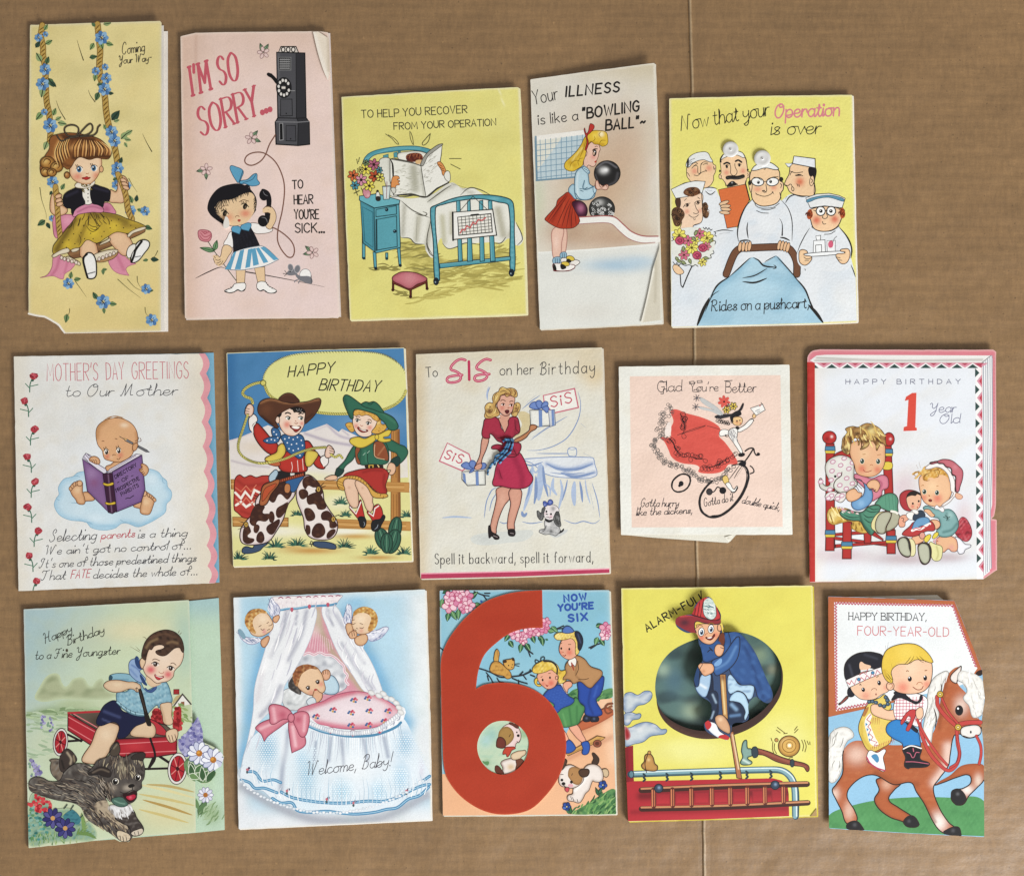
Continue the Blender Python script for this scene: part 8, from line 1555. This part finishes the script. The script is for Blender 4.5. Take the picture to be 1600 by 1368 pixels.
    P('970 680 1000 620 1080 585 1150 610 1220 660 1230 750 1180 810 1110 840 1040 830 980 810 960 760',wh,[('e',22,'8a6a50',.6)],(ln,5));P('1060 700 1080 620 1150 610 1210 650 1220 740 1180 800 1120 790 1080 740','a87c4c',[('e',18,'6a4828',.6)]);P('930 590 970 540 1045 530 1030 600 980 650 940 630','4a3222',[('e',12,'24160e',.7)],('1c120c',5));P('1180 650 1240 630 1290 640 1280 700 1230 720 1190 700','4a3222',[('e',12,'24160e',.7)],('1c120c',5))
    E(995,750,16,16,'18100c');E(1098,772,16,18,'18100c');E(1012,790,22,18,'18100c');L('1012 805 1040 830 1070 830','18100c',7);P('1030 840 1070 835 1060 880 1035 870','c04a54',(),('5a1c20',4));E(1090,810,28,20,'d8a0a8');L('980 690 1010 690',ln,6);L('1100 700 1110 680',ln,6)
    B.g = 'blue_flower_picture'
    for i,(x,y) in enumerate([(1440,805),(1048,1040)]): B.g = 'blue_flower_picture#%d' % i;flower(x,y,48,['2c4c98','1c3878','4468b0'],'e0d080',5,10,.8,('142450',4),cr=.15)
    L('1435 840 1395 950','2a5a3c',8);leaf(1395,920,-110,90,34,'2a5a3c',('14301c',4));leaf(1395,900,-60,80,30,'3a6a48',('14301c',4));leaf(1090,1120,-90,80,34,'2f6038',('14301c',4));leaf(1080,1120,-130,60,28,'3a6a48')
    # page seen through the hole: dog
    B.g = 'window_puppy_picture';P('60 380 80 200 200 90 400 90 560 160 660 350 640 560 500 690 350 700 180 660','b8ccb0',[(230,260,110,'8fb8b0',.8),(160,330,90,'a4c8cc',.7),(580,250,60,'7f9a60',.8),(400,540,120,'c8d4b4',.7),(180,560,50,'6a9a6c',.6),('n',60,'9cc0a8',.5,3)],step=1.6)
    P('350 620 330 560 400 520 500 510 570 540 575 600 520 660 420 690 350 680',wh,[(440,610,60,50,'c8a878',.8),('e',24,'6a4028',.8)],(ln,5));P('500 520 570 530 575 590 500 650 500 580','6a3a28',(),(ln,4));P('270 600 300 595 340 640 360 680 280 670','5a2c1e',(),(ln,4));P('440 480 500 440 560 430 600 430 600 470 560 500 540 520 460 530','d8c0a0',[('e',14,'8a6440',.7)],(ln,5))
    P('310 260 340 190 420 140 510 170 545 230 550 290 530 340 500 350 480 400 400 400 330 350','e0c8c4',[('e',14,'9a7064',.5),(500,370,30,'d89a98',.7)],(ln,5));P('300 300 320 210 390 170 450 200 475 270 450 330 380 380 320 350','a07c44',[('e',20,'6a4c24',.6)]);P('420 130 480 140 525 170 510 190 460 160','5a2c20',(),(ln,4));P('300 290 350 290 385 340 370 400 300 400 280 380','6a3024',[('e',14,'3a1810',.7)],(ln,5))
    E(520,268,16,16,'18100c');L('420 280 435 255',ln,7);E(505,232,8,10,'18100c');L('505 330 525 345 535 325',ln,6);P('350 470 380 400 420 390 490 400 450 430 430 470 400 500 385 470','b8402c',[('e',10,'7a2014',.6)],('5a140c',4));P('130 545 160 550 200 550 190 590 160 580','5a8a58')
    end()
    # the big die-cut 6
    F(675, 910, 975, 1285)
    six=pts('628 42c 632 257c 540 260 450 285 370 340 300 410 265 500 250 604c 300 580 400 568 500 580 600 620 680 690 740 800 764 900 758 1000 720 1110 650 1210 560 1290 450 1318 330 1310 220 1260 130 1180 75 1080 60 900 52 600 52 440 80 350 130 270 200 190 300 110 420 65 520 48')
    hole=pts('408 786 470 800 520 840 548 890 550 940 530 1010 480 1065 410 1092 340 1075 290 1030 262 970 260 910 285 850 340 800')
    end();z=(B.z[0]+.0007,B.z[1],B.z[2])
    slab('orange_number_six',six,z,.0005,'a8371f',M['paper'],B.root,[hole],[('n',200,'a0301a',.4,3),('e',4,'cc5a3a',.5)],3,edge='d8c4b4')
card13()

# ================================================================ 14 little fireman
def card14():
    F(960, 905, 1285, 1290)
    hole = '480 322 560 295 660 290 740 302 820 340 880 395 915 450 928 520 918 590 880 660 820 730 740 785 650 820 560 838 470 838 380 815 300 770 250 710 228 630 232 540 262 460 320 395 400 350'
    card('bright yellow card with a pop-up boy fireman leaning through an oval hole','38 48c 500 42c 1100 32c 1112 600c 1124 1312c 500 1330c 76 1342c 52 700c',3.4,5.0,m='gloss',sm=1,th=.5,holes=[hole],
         col='dcd464',sh=[(600,200,350,200,'ddd45e',.5),('l','60 60 80 1000',20,'d2c656',.6),(400,950,350,110,'e2e094',.8),(950,900,200,200,'e2e092',.8),('e',5,'e8e09c',.6)],bcol='c8b840')
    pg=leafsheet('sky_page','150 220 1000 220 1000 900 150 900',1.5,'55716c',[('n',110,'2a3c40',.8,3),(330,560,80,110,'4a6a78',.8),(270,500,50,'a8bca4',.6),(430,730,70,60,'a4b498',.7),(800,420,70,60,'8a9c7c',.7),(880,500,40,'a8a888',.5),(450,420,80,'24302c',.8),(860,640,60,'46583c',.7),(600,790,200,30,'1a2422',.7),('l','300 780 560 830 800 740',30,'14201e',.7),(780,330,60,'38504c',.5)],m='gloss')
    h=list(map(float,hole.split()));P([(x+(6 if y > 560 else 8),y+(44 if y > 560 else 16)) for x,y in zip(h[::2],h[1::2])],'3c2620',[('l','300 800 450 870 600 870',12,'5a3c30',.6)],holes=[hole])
    T('ALARM-FULL',182,290,505,108,40,'1e1c18',8,arc=6,gap=4);L('480 62 484 118','1e1c18',5)
    B.g = 'smoke_cloud_picture'
    for s in ['56 640 90 625 130 640 170 618 205 625 205 660 170 690 130 700 100 730 56 732','56 748 90 736 120 745 146 745 140 770 100 780 80 805 58 805','58 830 90 820 130 800 180 790 230 805 260 830 290 832 280 855 240 862 200 870 160 900 110 912 58 920']: P(s,'c4ccd0',[('e',26,'5c7aa0',.75),('n',40,'e4e4e4',.5,3)],('3c5070',3),sm=1)
    P('58 815 80 830 90 870 75 890 58 885','9a1c24',[('e',10,'c8a0a0',.6)])
    B.g = 'fire_engine_picture';rd = 'ab2730'
    P('60 930 104 920 108 1112 110 1120 66 1130','8a1a24',[('l','70 930 74 1120',10,'6a1018',.6)],sm=0);P('66 1124 110 1118 880 1102 930 1115 962 1150 968 1190 970 1312 500 1330 76 1340',rd,[('l','150 1200 960 1180',36,'5c1018',.8),('l','100 1290 960 1270',20,'7c1820',.6),(500,1320,300,20,'bc3440',.5)],sm=0,step=1.8)
    for i in range(7): x=270+i*107;P([(x - 40,1185 - i*3),(x+42,1183 - i*3),(x+42,1248 - i*3),(x - 40,1250 - i*3)],'9a222c',[('g',x,1185,x,1245,'b42c34',.9),('e',8,'7a1a22',.7)],sm=0)
    L('90 1080 300 1072 600 1062 860 1055 930 1060 975 1090 1000 1140 1008 1200 1006 1314','2c4a58',32);L('90 1078 300 1070 600 1060 860 1053 932 1060 975 1090 998 1140 1004 1200 1003 1314','7fa4ac',22);L('92 1070 600 1053 860 1046 930 1052 985 1090 1006 1140 1012 1312','d4e2e0',6);L('95 1090 600 1072 860 1066 920 1070 960 1100 984 1150 990 1312','44646e',6);E(94,1080,14,20,'5a7c88',(),('1c2c34',4))
    for x,y in [(165,1090),(292,1088),(428,1085),(588,1078),(735,1075),(868,1072)]: L([(x - 4,y - 12),(x+6,y - 2),(x - 2,y+8),(x+6,y+18),(x - 4,y+28)],'24343c',9)
    for q,w in [('150 1168 600 1148 1070 1134',28),('150 1272 600 1262 1075 1238',26)]: L(q,'3a1c14',w); 
    L('150 1160 600 1140 1072 1126','c0845c',9);L('150 1264 600 1254 1078 1232','c0845c',9)
    for x in (216,322,426,540,642,737,835,938): L([(x,1166 - (x - 200)*.02),(x+2,1258 - (x - 200)*.03)],'5a241a',22);L([(x - 6,1168 - (x - 200)*.02),(x - 5,1258 - (x - 200)*.03)],'c87c54',6);L([(x+6,1168 - (x - 200)*.02),(x+7,1256 - (x - 200)*.03)],'b46a48',5)
    for x,y in [(246,1158),(892,1140)]: E(x,y,24,24,'2c3c50',[(x+2,y - 4,11,'8ea8c4',.8)],('0e141c',4))
    B.g = 'bell_picture';P('160 1050 150 1030 165 1010 170 975 195 965 215 985 225 1020 240 1035 235 1058 200 1062','b98a4c',[('e',10,'6a4420',.7),(190,1000,12,'e4c890',.7)],('3a2010',4));E(194,960,9,10,'b98a4c',(),('3a2010',3));L('185 970 170 1020 178 1070','3a2010',4)
    B.g = 'axe_picture';P('775 935 800 938 860 955 930 985 1000 1005 1075 1030 1074 1065 1050 1040 980 1030 900 1010 830 975 780 965','7a3c2c',[('l','800 945 940 1000 1060 1040',8,'a4604a',.7)],('2a120c',4));P('728 890 740 935 760 940 765 975 740 990 765 1015 740 1028 700 1020 712 985 705 945','7f9f94',[('e',8,'3c5a54',.7),('l','715 1000 750 1020',8,'d4e4dc',.8)],('1c302c',4));P('765 935 790 930 795 980 770 985','2c3c44',(),('10181c',3));E(987,1018,12,22,'2c3c44',(),('10181c',3))
    B.g = 'alarm_bell_picture';E(970,924,60,58,'c89a4a',[(955,905,36,'ecd49a',.7),('e',14,'7a5018',.7)],('4a2c10',4));E(970,922,38,36,'d0a658',(),('8a6020',4));E(972,920,18,18,'dcb870',(),('8a6020',3));E(972,920,9,9,'f4ecd4');E(900,890,10,10,'b98a4c',(),('4a2c10',3))
    for q in ['905 820 925 835 945 850','900 835 920 850','1015 815 1000 835','1020 830 1000 850','1040 890 1050 920 1045 950','1055 890 1065 925 1058 955','1070 895 1078 915','1085 900 1086 915','890 910 888 940 900 965','880 900 878 940 890 975','870 880 875 895','940 855 960 852','990 985 970 990']: L(q,'6a5a20',4)
    B.g = 'pole_picture';P('640 850 660 840 708 1105 680 1100','a86a44',[('l','655 860 690 1050',6,'ecd4ac',.9)],('3a1c10', 4), sm=0)
    # pop-up figure
    raised('fireman_figure','338 232 350 210 400 195 430 190 450 140 490 105 530 98 560 140 590 190 592 235 606 260 606 292 680 292 720 320 780 400 840 540 880 640 855 685 800 660 780 650 745 690 745 770 720 790 660 800 648 845 632 888 600 884 560 870 510 840 500 800 530 770 540 720 530 680 470 640 442 580 450 520 468 475 490 450 480 380 470 360 455 300 400 295 350 265',4,'34486a',m=M['gloss'])
    F(1010,925,1240,1165);ln = '1c1c28';bl = '2f5288';sk = 'e2ae88'
    P('690 360 830 355 900 440 1000 600 1080 780 1120 910 1060 975 1020 960 990 930 950 830 840 820 740 690 760 560 700 500',bl,[('e',20,'1a3260',.6),('l','850 420 940 640 1040 930',22,'1c3666',.7),('l','780 400 820 500 780 620',16,'4a70a8',.6),('n',80,'3f669e',.6,4)],(ln,6))
    P('420 740 440 660 480 640 560 680 590 760 600 900 640 1000 620 1130 560 1150 580 1040 560 960 480 900 430 840','18243c',[('l','590 900 620 960',20,'8aa8c8',.8)],(ln,6));P('440 800 460 830 490 740 560 720 570 790 550 880 520 930 470 900 440 850','a8c4dc',[('l','480 820 530 850',16,'ecf2f4',.8),('e',8,'5a80a8',.6)]);P('420 740 440 660 470 645 470 760 465 830 440 840','24406c',(),(ln,5))
    P('560 900 620 880 640 960 620 1060 580 1140 550 1150 590 1040','1e2c44',[('l','590 910 620 980',12,'a8c0d4',.8),('l','600 1060 580 1120',10,'a8c0d4',.7)],(ln,4))
    P('740 730 780 760 830 820 950 830 960 880 930 950 880 940 800 890 740 900 720 800','b4d0e2',[('e',12,'5a86b0',.7),('n',40,'3f669a',.5,3)],(ln,5));P('735 970 800 880 870 900 910 980 910 1080 870 1140 800 1180 740 1180 715 1140 730 1060','1c2a44',[('l','760 1000 800 1040',24,'8aaed0',.8),('l','750 1100 830 1090',18,'6a90bc',.7)],(ln,6));P('740 960 790 890 860 900 900 970 915 1050 880 1140 870 1110 880 1060 840 990 780 970','b4d2e4',[('e',10,'5a86b0',.6)],(ln,5))
    P('655 730 705 730 725 1130 680 1090 665 900','b98a52',[('l','675 760 700 1080',9,'ecd8a0',.9),(680,760,30,40,'6a3420',.8)],('3a1c10',5),sm=0);P('650 380 690 360 690 470 650 470','6a3420',(),(ln,3))
    P('525 1180 530 1150 570 1150 620 1170 650 1230 720 1280 740 1310 690 1308 620 1280 560 1230','e8eaec',[('e',8,'a0b4c4',.5)],(ln,5));P('525 1190 530 1140 565 1150 580 1180 550 1220','b83034');P('640 1290 690 1265 740 1290 738 1310 690 1308','b83034')
    P('610 1120 640 1090 690 1100 740 1180 745 1250 720 1255 640 1200','cfa27c',[('e',16,'8a5c3c',.6),(660,1130,24,'ecd0ac',.7)],(ln,5))
    P('485 460 560 450 640 430 690 480 700 360 730 360 750 480 700 560 600 600 520 620 490 560',bl,[('e',18,'1a3260',.6),('n',60,'3f669e',.6,6)],(ln,5));L('545 530 570 510 590 520 560 490',ln,7)
    P('580 620 680 560 800 400 830 400 820 560 760 660 640 740 610 730','375e96',[('l','620 680 720 620 800 480',16,'6a94c4',.6),('e',14,'1a3260',.6)],(ln,6));P('605 650 640 600 670 590 660 640','7aa4d0')
    P('605 510 620 470 650 460 690 480 690 520 670 560 640 570 615 550',sk,[('e',12,'a86c44',.6)],(ln,5));P('460 660 470 635 540 630 590 640 600 700 540 740 510 740 480 700',sk,[('e',14,'a86c44',.6),(510,700,20,'b87c54',.6)],(ln,5));L('660 490 690 500',ln,5);L('470 690 500 640',ln,5)
    P('430 320 480 270 640 270 660 340 640 400 580 460 510 450 460 400',sk,[(490,405,40,'d8604c',.75),(620,380,36,'d8604c',.6),('e',14,'b87850',.5)],(ln,5));E(655,310,24,36,sk,[('e',10,'b87850',.7)],(ln,5),10)
    P('390 270 420 240 520 250 560 270 500 280 450 290 440 320 415 300','e4c860',[('n',26,'b08a24',.7,3)],('6a5010',3));P('590 270 660 260 690 350 680 360 650 280','e4c860',(),('6a5010',3))
    P('255 270 270 230 320 205 420 210 520 240 600 250 650 230 662 270 600 285 500 270 440 260 430 320 440 365 380 350 300 310','8a2c34',[(340,270,60,40,'4a2430',.9),('l','300 215 420 205 560 245',10,'c84a4c',.8)],(ln,6));P('400 190 430 140 470 80 530 45 600 80 640 160 660 220 640 245 560 245 470 220','c0383a',[('l','430 150 420 200',10,'7c1a20',.6),('e',12,'8a2024',.6),('l','520 60 480 200',10,'d86058',.5)],(ln,6))
    for q in ['440 140 430 195','475 90 455 210','510 60 480 220','400 195 500 225 600 250 655 235']: L(q,'5a1014',6)
    P('510 90 530 60 560 50 590 70 610 100 620 150 620 210 590 240 550 235 520 210 505 160','c8d4ce',[('n',24,'8aa6a0',.8,3),('n',16,'f0f4f0',.7,6)],('3a4a48',5));hatch('530 120 610 110 615 200 540 210',24,20,30,['6a8a90','f0f4f0','50707a'],6,3)
    for x,y in [(490,352),(575,325)]: E(x,y,26,38,'f6f4ee',(),(ln,4),8);E(x+2,y+4,15,24,'4a6a8c',(),None,8);E(x+3,y+6,9,14,'12141c');E(x - 2,y - 6,5,7,'fff')
    L('455 310 475 290 500 300','8a6420',6);L('550 285 575 272 600 282','8a6420',6);L('520 385 530 370 545 365','b06a4a',5);P('528 398 552 408 585 396 608 372 594 408 570 424 545 418','7a1c1c',(),('3a0c0c',5));P('542 405 585 398 570 409 552 410','f4f0e8')
    land();F(960,905,1285,1290)
    slab('dog_eared_corner',pts('1088 1314c 1122 1270c 1124 1312c'),(B.z[0]+.0004,B.z[1],B.z[2]),.0003,'a88a5c',M['paper'],B.root)
card14()

# ================================================================ 15 four year old on a pony
def card15():
    F(1280, 915, 1550, 1315)
    card('pony-shaped fourth birthday card with two children riding a brown and white horse','48 56c 400 66c 722 78c 800 270c 870 448c 876 520 884 600 872 690 866 740c 878 860 880 960c 882 1340c 500 1322c 52 1294c 50 700c',3.2,4.4,m='paper',sm=1,th=.4,
         col='8db9d4',back='60 60 630 48 662 72 860 460 870 1325 70 1290',bcol='e0dbd0',fold='l')
    P('48 57c 400 67c 722 79c 800 270c 869 447c 830 480 700 500 500 600c 48 700c','b0633c',[('e',6,'9a5230',.5)],step=2);P('80 86c 716 100c 760 220c 845 440c 780 520 500 590 300 630c 90 668c 82 400c','e2e5e4',[(400,250,300,150,'dfe4e8',.6)],step=3)
    def wavy(s,a=5):
        p=pts(s,False,False);ox,oy,sc=B.fr;out=[]
        for (x0,y0),(x1,y1) in zip(p[:-1],p[1:]):
            n=int(math.hypot(x1 - x0,y1 - y0) / 2.4);dx,dy=x1 - x0,y1 - y0;l=math.hypot(dx,dy)
            for i in range(n): k=a / sc*(1 if i % 2 else -1);out.append(((x0+dx*i / n - dy / l*k - ox)*sc,(y0+dy*i / n+dx / l*k - oy)*sc))
        L(out,'b04a5c',5)
    B.g = 'wavy_border_picture';wavy('85 92 715 104 760 230 842 440');wavy('88 95 92 660 330 615')
    ik = '3a383c'
    T('HAPPY BIRTHDAY,',158,180,572,184,38,ik,4.5,gap=2.6,serif=.8);T('FOUR-YEAR-OLD',205,262,692,270,48,'c4686c',4.5,gap=3)
    B.g = 'hill_picture';P('52 1225 150 1180 300 1145 500 1128 700 1130 880 1148 882 1336c 500 1320c 53 1292c','4f8c54',[('n',60,'3f7a48',.6,3),('n',24,'5c9a60', .5, 6)], sm=1, step=2)
    # horse
    B.g = 'horse_picture';hr = 'a85a34';ln = '2a1a14';wh = 'e6e4de'
    P('50 860 60 790 110 755 160 760 185 800 150 830 130 880 125 960 100 1030 60 1050 50 1000',wh,[('n',24,'c4c2bc',.6,3),('e',14,'aaa8a4',.5)],('8a8884',3));hatch('60 800 150 770 130 950 70 1030',20,100,50,['c4c2bc','f2f0ec','98968f'],4,3)
    P('310 1030 420 1040 440 1050 400 1090 372 1140 420 1180 490 1225 520 1250 530 1280 480 1285 450 1260 380 1235 320 1190 295 1140 320 1090',hr,[('e',14,'7c3c1e',.6),(360,1060,40,'dcb8a0',.6)],(ln,5));P('450 1255 495 1225 535 1270 520 1285 470 1285','1e1c1e',[(480,1255,12,'5a5a5e',.6)],(ln,3))
    P('620 1060 700 1010 760 960 840 948 880 960 882 1030 840 1080 800 1120 770 1165 730 1165 705 1130 730 1090 770 1080 810 1050 800 1010 740 1020 660 1050',hr,[('e',14,'7c3c1e',.5),(790,1090,50,40,'ece6de',.9),(850,1040,30,50,'e0d0c0',.8)],(ln,5));P('705 1120 712 1092 750 1085 785 1130 770 1160 735 1170 715 1150','1e1c1e',[(740,1110,12,'6a6a6e',.7)],(ln,3))
    P('130 880 180 830 260 830 400 850 560 830 620 760 650 600 660 560 690 470 755 432 745 480 740 520 800 590 840 690 860 720 866 760 840 800 790 810 750 790 720 800 700 900 690 960 640 1030 610 1080 640 1180 690 1260 740 1310 700 1325 650 1310 610 1260 560 1160 520 1100 490 1050 400 1060 300 1010 230 1020 160 1080 150 1130 190 1200 200 1255 150 1270 120 1200 90 1140 70 1090 90 1060 125 1000',hr,[('n',30,'b46a42',.5,3),(200,900,80,70,'e0c0ae',.85),('l','690 860 680 960 620 1050',40,'e4cabc',.8),(760,640,50,70,'e4d4c8',.7),(640,1260,60,70,'ece6de',.9),(80,1110,40,50,'e4ccbc',.8),(160,1200,40,70,'dcc0ae',.7),('l','130 900 120 1000 80 1080',14,'7c3c1e',.5),('l','300 1000 420 1055 520 1060',24,'84421f',.6),('l','500 1080 560 1160 620 1260',14,'7c3c1e',.6),('l','690 480 660 600 640 760',16,'84421f',.6),('l','820 620 850 700',14,'7c3c1e',.5)],(ln,5),step=1.4)
    P('148 1270 200 1255 240 1300 235 1303 150 1298','1e1c1e',[(190,1275,14,'5a5a5e',.6)],(ln,3));P('665 1310 740 1285 760 1330 750 1334 670 1326','1e1c1e',[(715,1305,14,'5a5a5e',.6)],(ln,3))
    P('760 760 800 745 850 745 866 770 855 795 800 812 760 795','dedad4',[('e',10,'a8a49c',.5)],(ln,4));E(810,780,5,8,'3a3634');L('770 800 810 810 850 795',ln,4)
    P('700 490 740 440 760 430 740 500 730 520','e4dcd4',[('e',6,'7c3c1e',.7)],(ln,4));E(748,664,20,26,'161214',(),(ln,3));E(742,654,5,6,'fff');P('835 470 868 448 872 470 860 480','2a1a14')
    # mane
    P('755 455 800 460 850 480 880 520 882 600 872 680 850 700 820 700 800 640 770 600 790 560 770 520 740 500',wh,[('n',24,'c4c2bc',.6,4),('e',10,'aaa8a4',.5)],('8a8884',3));hatch('770 470 870 510 870 680 810 680 780 560',22,75,50,['c0beb8','f4f2ee','c0beb8'],4,5)
    P('690 460 640 470 600 510 580 580 570 680 555 780 580 850 595 850 610 760 640 690 625 620 650 560 665 510',wh,[('n',24,'c4c2bc',.6,5),('e',12,'a8a6a2',.5)],('8a8884',3));hatch('680 470 620 520 590 640 570 780 590 840 630 660 650 550',22,105,50,['c0beb8','f4f2ee','b4b2ac'],4,6);L('612 650 625 700 620 760',ln,6,2);L('650 520 655 545 648 570', ln, 5, 2)
    # tack
    B.g = 'red_bridle_picture';rr = 'b8423c'
    for q,w in [('630 590 635 640 680 700 735 750',15),('740 740 790 730 862 728',17),('655 600 690 670 745 740',8),('735 765 740 840 750 900 730 960 690 985 640 950 590 890 550 800 535 720',13),('840 800 862 850 865 900 855 950',10),('700 970 740 940 750 880 735 800',8)]: L(q,'6a1c1c',w+4);L(q,rr,w)
    for x,y,r in [(646,578,17),(742,754,17)]: E(x,y,r,r,'d8b84a',[('e',6,'96742a',.7)],('5a4010',3));E(x,y,r*.4,r*.4,'f0e0a0',(),('5a4010', 2))
    # riders
    F(1290, 990, 1480, 1210); B.g = 'rider_girl_picture';sk = 'e4bc9c'; 
    P('180 360 200 270 280 200 380 175 480 180 560 220 540 330 350 330 330 420 210 450','1c1c24',[('l','230 300 260 400',16,'4a4c58',.6),('l','380 200 500 240',16,'3c3e4a',.6)],(ln,5))
    P('240 520 260 430 400 360 560 380 600 440 620 540 540 590 480 630 400 640 320 620',sk,[(390,600,60,'d8806c',.6),(590,520,40,'d8806c',.6)],(ln,5));P('340 270 380 290 440 320 350 350 330 330',sk);P('195 450 300 400 540 320 550 380 400 440 225 522','e8e4e2',(),(ln,5),sm=0)
    L('210 470 235 490 250 450 280 490 300 430 330 470 345 420 380 450 400 400 430 430 450 380 480 410 500 350 530 380','b8485a',7,sm=0);L('330 400 360 370 390 390 410 340','b8485a',5,sm=0);E(322,440,15,15,'4a88b0',(),('28506c',4));E(458,376,15,15,'4a88b0',(),('28506c',4))
    P('225 520 260 560 280 600 220 605','1c1c24');P('210 600 150 660 125 680 135 690 220 620','5a3a2c',[('l','200 620 150 670',5,'c05a5c',.8)],(ln,4))
    E(366,540,17,22,'18141a',(),None,-10);E(520,474,17,24,'18141a',(),None,-10);E(360,532,5,6,'fff');E(514,466,5,6,'fff');L('330 495 340 485 345 500',ln,5);L('495 420 515 405',ln,5);L('445 545 460 530 490 532 495 545','8a5a44',5);E(490,585,7,11,'8a3a34')
    P('420 670 520 620 580 590 640 700 620 740 560 800 680 830 600 880 640 1030 560 1100 430 1140 340 1000 320 900 360 780','d8c060',[('l','350 860 360 1000 440 1120',20,'b8982c',.6),(540,920,60,'e0b868',.6),('e',12,'b8982c',.5)],(ln,5));P('380 850 430 770 450 800 430 860 480 1000 510 1080 440 1070 400 960','e8e4dc',(),None)
    L('440 780 400 830 440 860 410 900 440 930 420 960 460 1000 440 1030 500 1050 470 1080 510 1080','b0404c',6,sm=0)
    for y in (860,910,960,1010): P([(388+(y - 860)*.2,y),(410+(y - 860)*.2,y+15),(388+(y - 860)*.25,y+36)],'4a88b0',sm=0)
    for i in range(14): x=440+i*17;y=1120 - i*6.5;L([(x,y - 20),(x+6,y+24)],R.choice(['b0604c','c88a4c','a8504c']),7,1)
    for i in range(5): L([(450+i*17,810),(455+i*17,880)],'a8603c',6,1)
    P('390 720 420 710 380 800 360 790','a8703c');P('440 700 470 680 520 690 600 740 690 740 690 830 620 835 520 810 450 770',sk,[('e',14,'c08a6c',.5)],(ln,5))
    for x,y in [(425,658),(455,655),(490,665),(530,690),(570,700),(605,680),(600,645),(585,615)]: E(x,y,19,17,'3c5468',[(x - 4,y - 4,8,'8aa4b4',.7)],('1c2c38',4))
    P('400 1190 430 1130 500 1150 580 1120 560 1200 580 1310 560 1335 480 1290 410 1240','ece8e4',(),(ln,5));P('445 1180 500 1170 510 1245 460 1210','4a88b0');L('400 1195 430 1250 500 1300 575 1325','b0405c',12)
    B.g = 'rider_boy_picture'
    P('700 600 780 570 930 590 990 640 970 780 920 860 890 900 760 830 690 830 660 740 670 660','ece6e4',(),(ln,5))
    for i in range(9): L([(690+i*32,610),(690+i*30,830+i*4)],'b8566c',5)
    for i in range(7): L([(672,640+i*32),(960 - i*6,640+i*30)],'b8566c',5)
    P('600 880 680 830 760 850 890 940 915 1010 910 1110 760 1100 740 1060 650 1010 590 950','2f7cbc',[('e',18,'1c5894',.6)],(ln,6));P('780 850 900 930 885 960 790 880','1c1c24')
    P('640 640 690 570 740 560 840 640 900 650 930 590 935 640 880 680 830 660 720 620 650 645','1c1c24',(),(ln,4));P('660 570 700 560 690 590','1c1c24')
    P('730 850 790 760 850 730 880 750 870 800 810 940 780 930 820 800 740 880','b83c3c',(),('5a1414',5));P('880 740 930 710 950 760 940 810 900 830 880 800',sk,[('e',10,'c08a6c',.5)],(ln,5))
    L('890 830 920 900 1000 1040 1100 1180 1180 1270','6a1c1c',24);L('890 830 920 900 1000 1040 1100 1180 1180 1270',rr,18)
    P('750 1110 830 1080 930 1105 920 1210 1010 1255 980 1290 820 1300 800 1310 765 1280 775 1200','18161c',[('e',8,'3c3a44',.6)],(ln,5));L('755 1115 830 1085 930 1110','ece8e4',10);L('790 1150 820 1160 850 1200 880 1150 910 1150','c06478',6);L('780 1240 860 1240 1000 1260','c06478',6);L('850 1110 855 1140','c06478',8)
    P('560 330 600 220 700 150 830 120 980 200 1035 300 1020 470 960 550 860 580 740 575 660 540 620 480 580 430',sk,[(750,520,80,'d8705c',.75),(985,490,50,'d8705c',.7),(830,330,120,'eccfb0',.6),('e',16,'c88c68',.4)],(ln,6));E(628,505,38,42,sk,[('e',12,'c07858',.6)],(ln,5));L('615 490 640 485 650 510 630 525','a86848',5)
    P('545 330 555 230 600 150 700 105 810 92 900 110 990 180 1045 270 1020 280 960 260 880 250 800 290 700 300 640 360 650 470 600 460 560 400','dcbc48',[('l','570 350 600 430',16,'b08c24',.6),(780,180,120,'e4ca60',.6),('e',12,'b49030',.5),('l','700 300 820 270 1000 280',20,'e4c080',.5)],(ln,5))
    for q in ['760 300 800 260 830 215','790 300 840 250 860 210','820 300 860 250','880 215 920 260 960 280','910 210 950 250 980 275','600 380 640 440 660 440','580 400 620 440 640 470','590 350 640 400','640 290 650 350','590 160 580 110','600 140 610 80']: L(q,'5a4414',5,2)
    E(818,435,20,26,'18141a');E(968,426,18,26,'18141a');E(812,422,6,8,'fff');E(962,412,6,8,'fff');L('785 360 795 355 805 362','8a5a34',7);L('965 355 985 352','8a5a34',7);L('885 490 900 470 930 470 940 485','a8603c',5);L('850 515 890 540 930 535 948 508','8a3c2c',7)
    end()
card15()
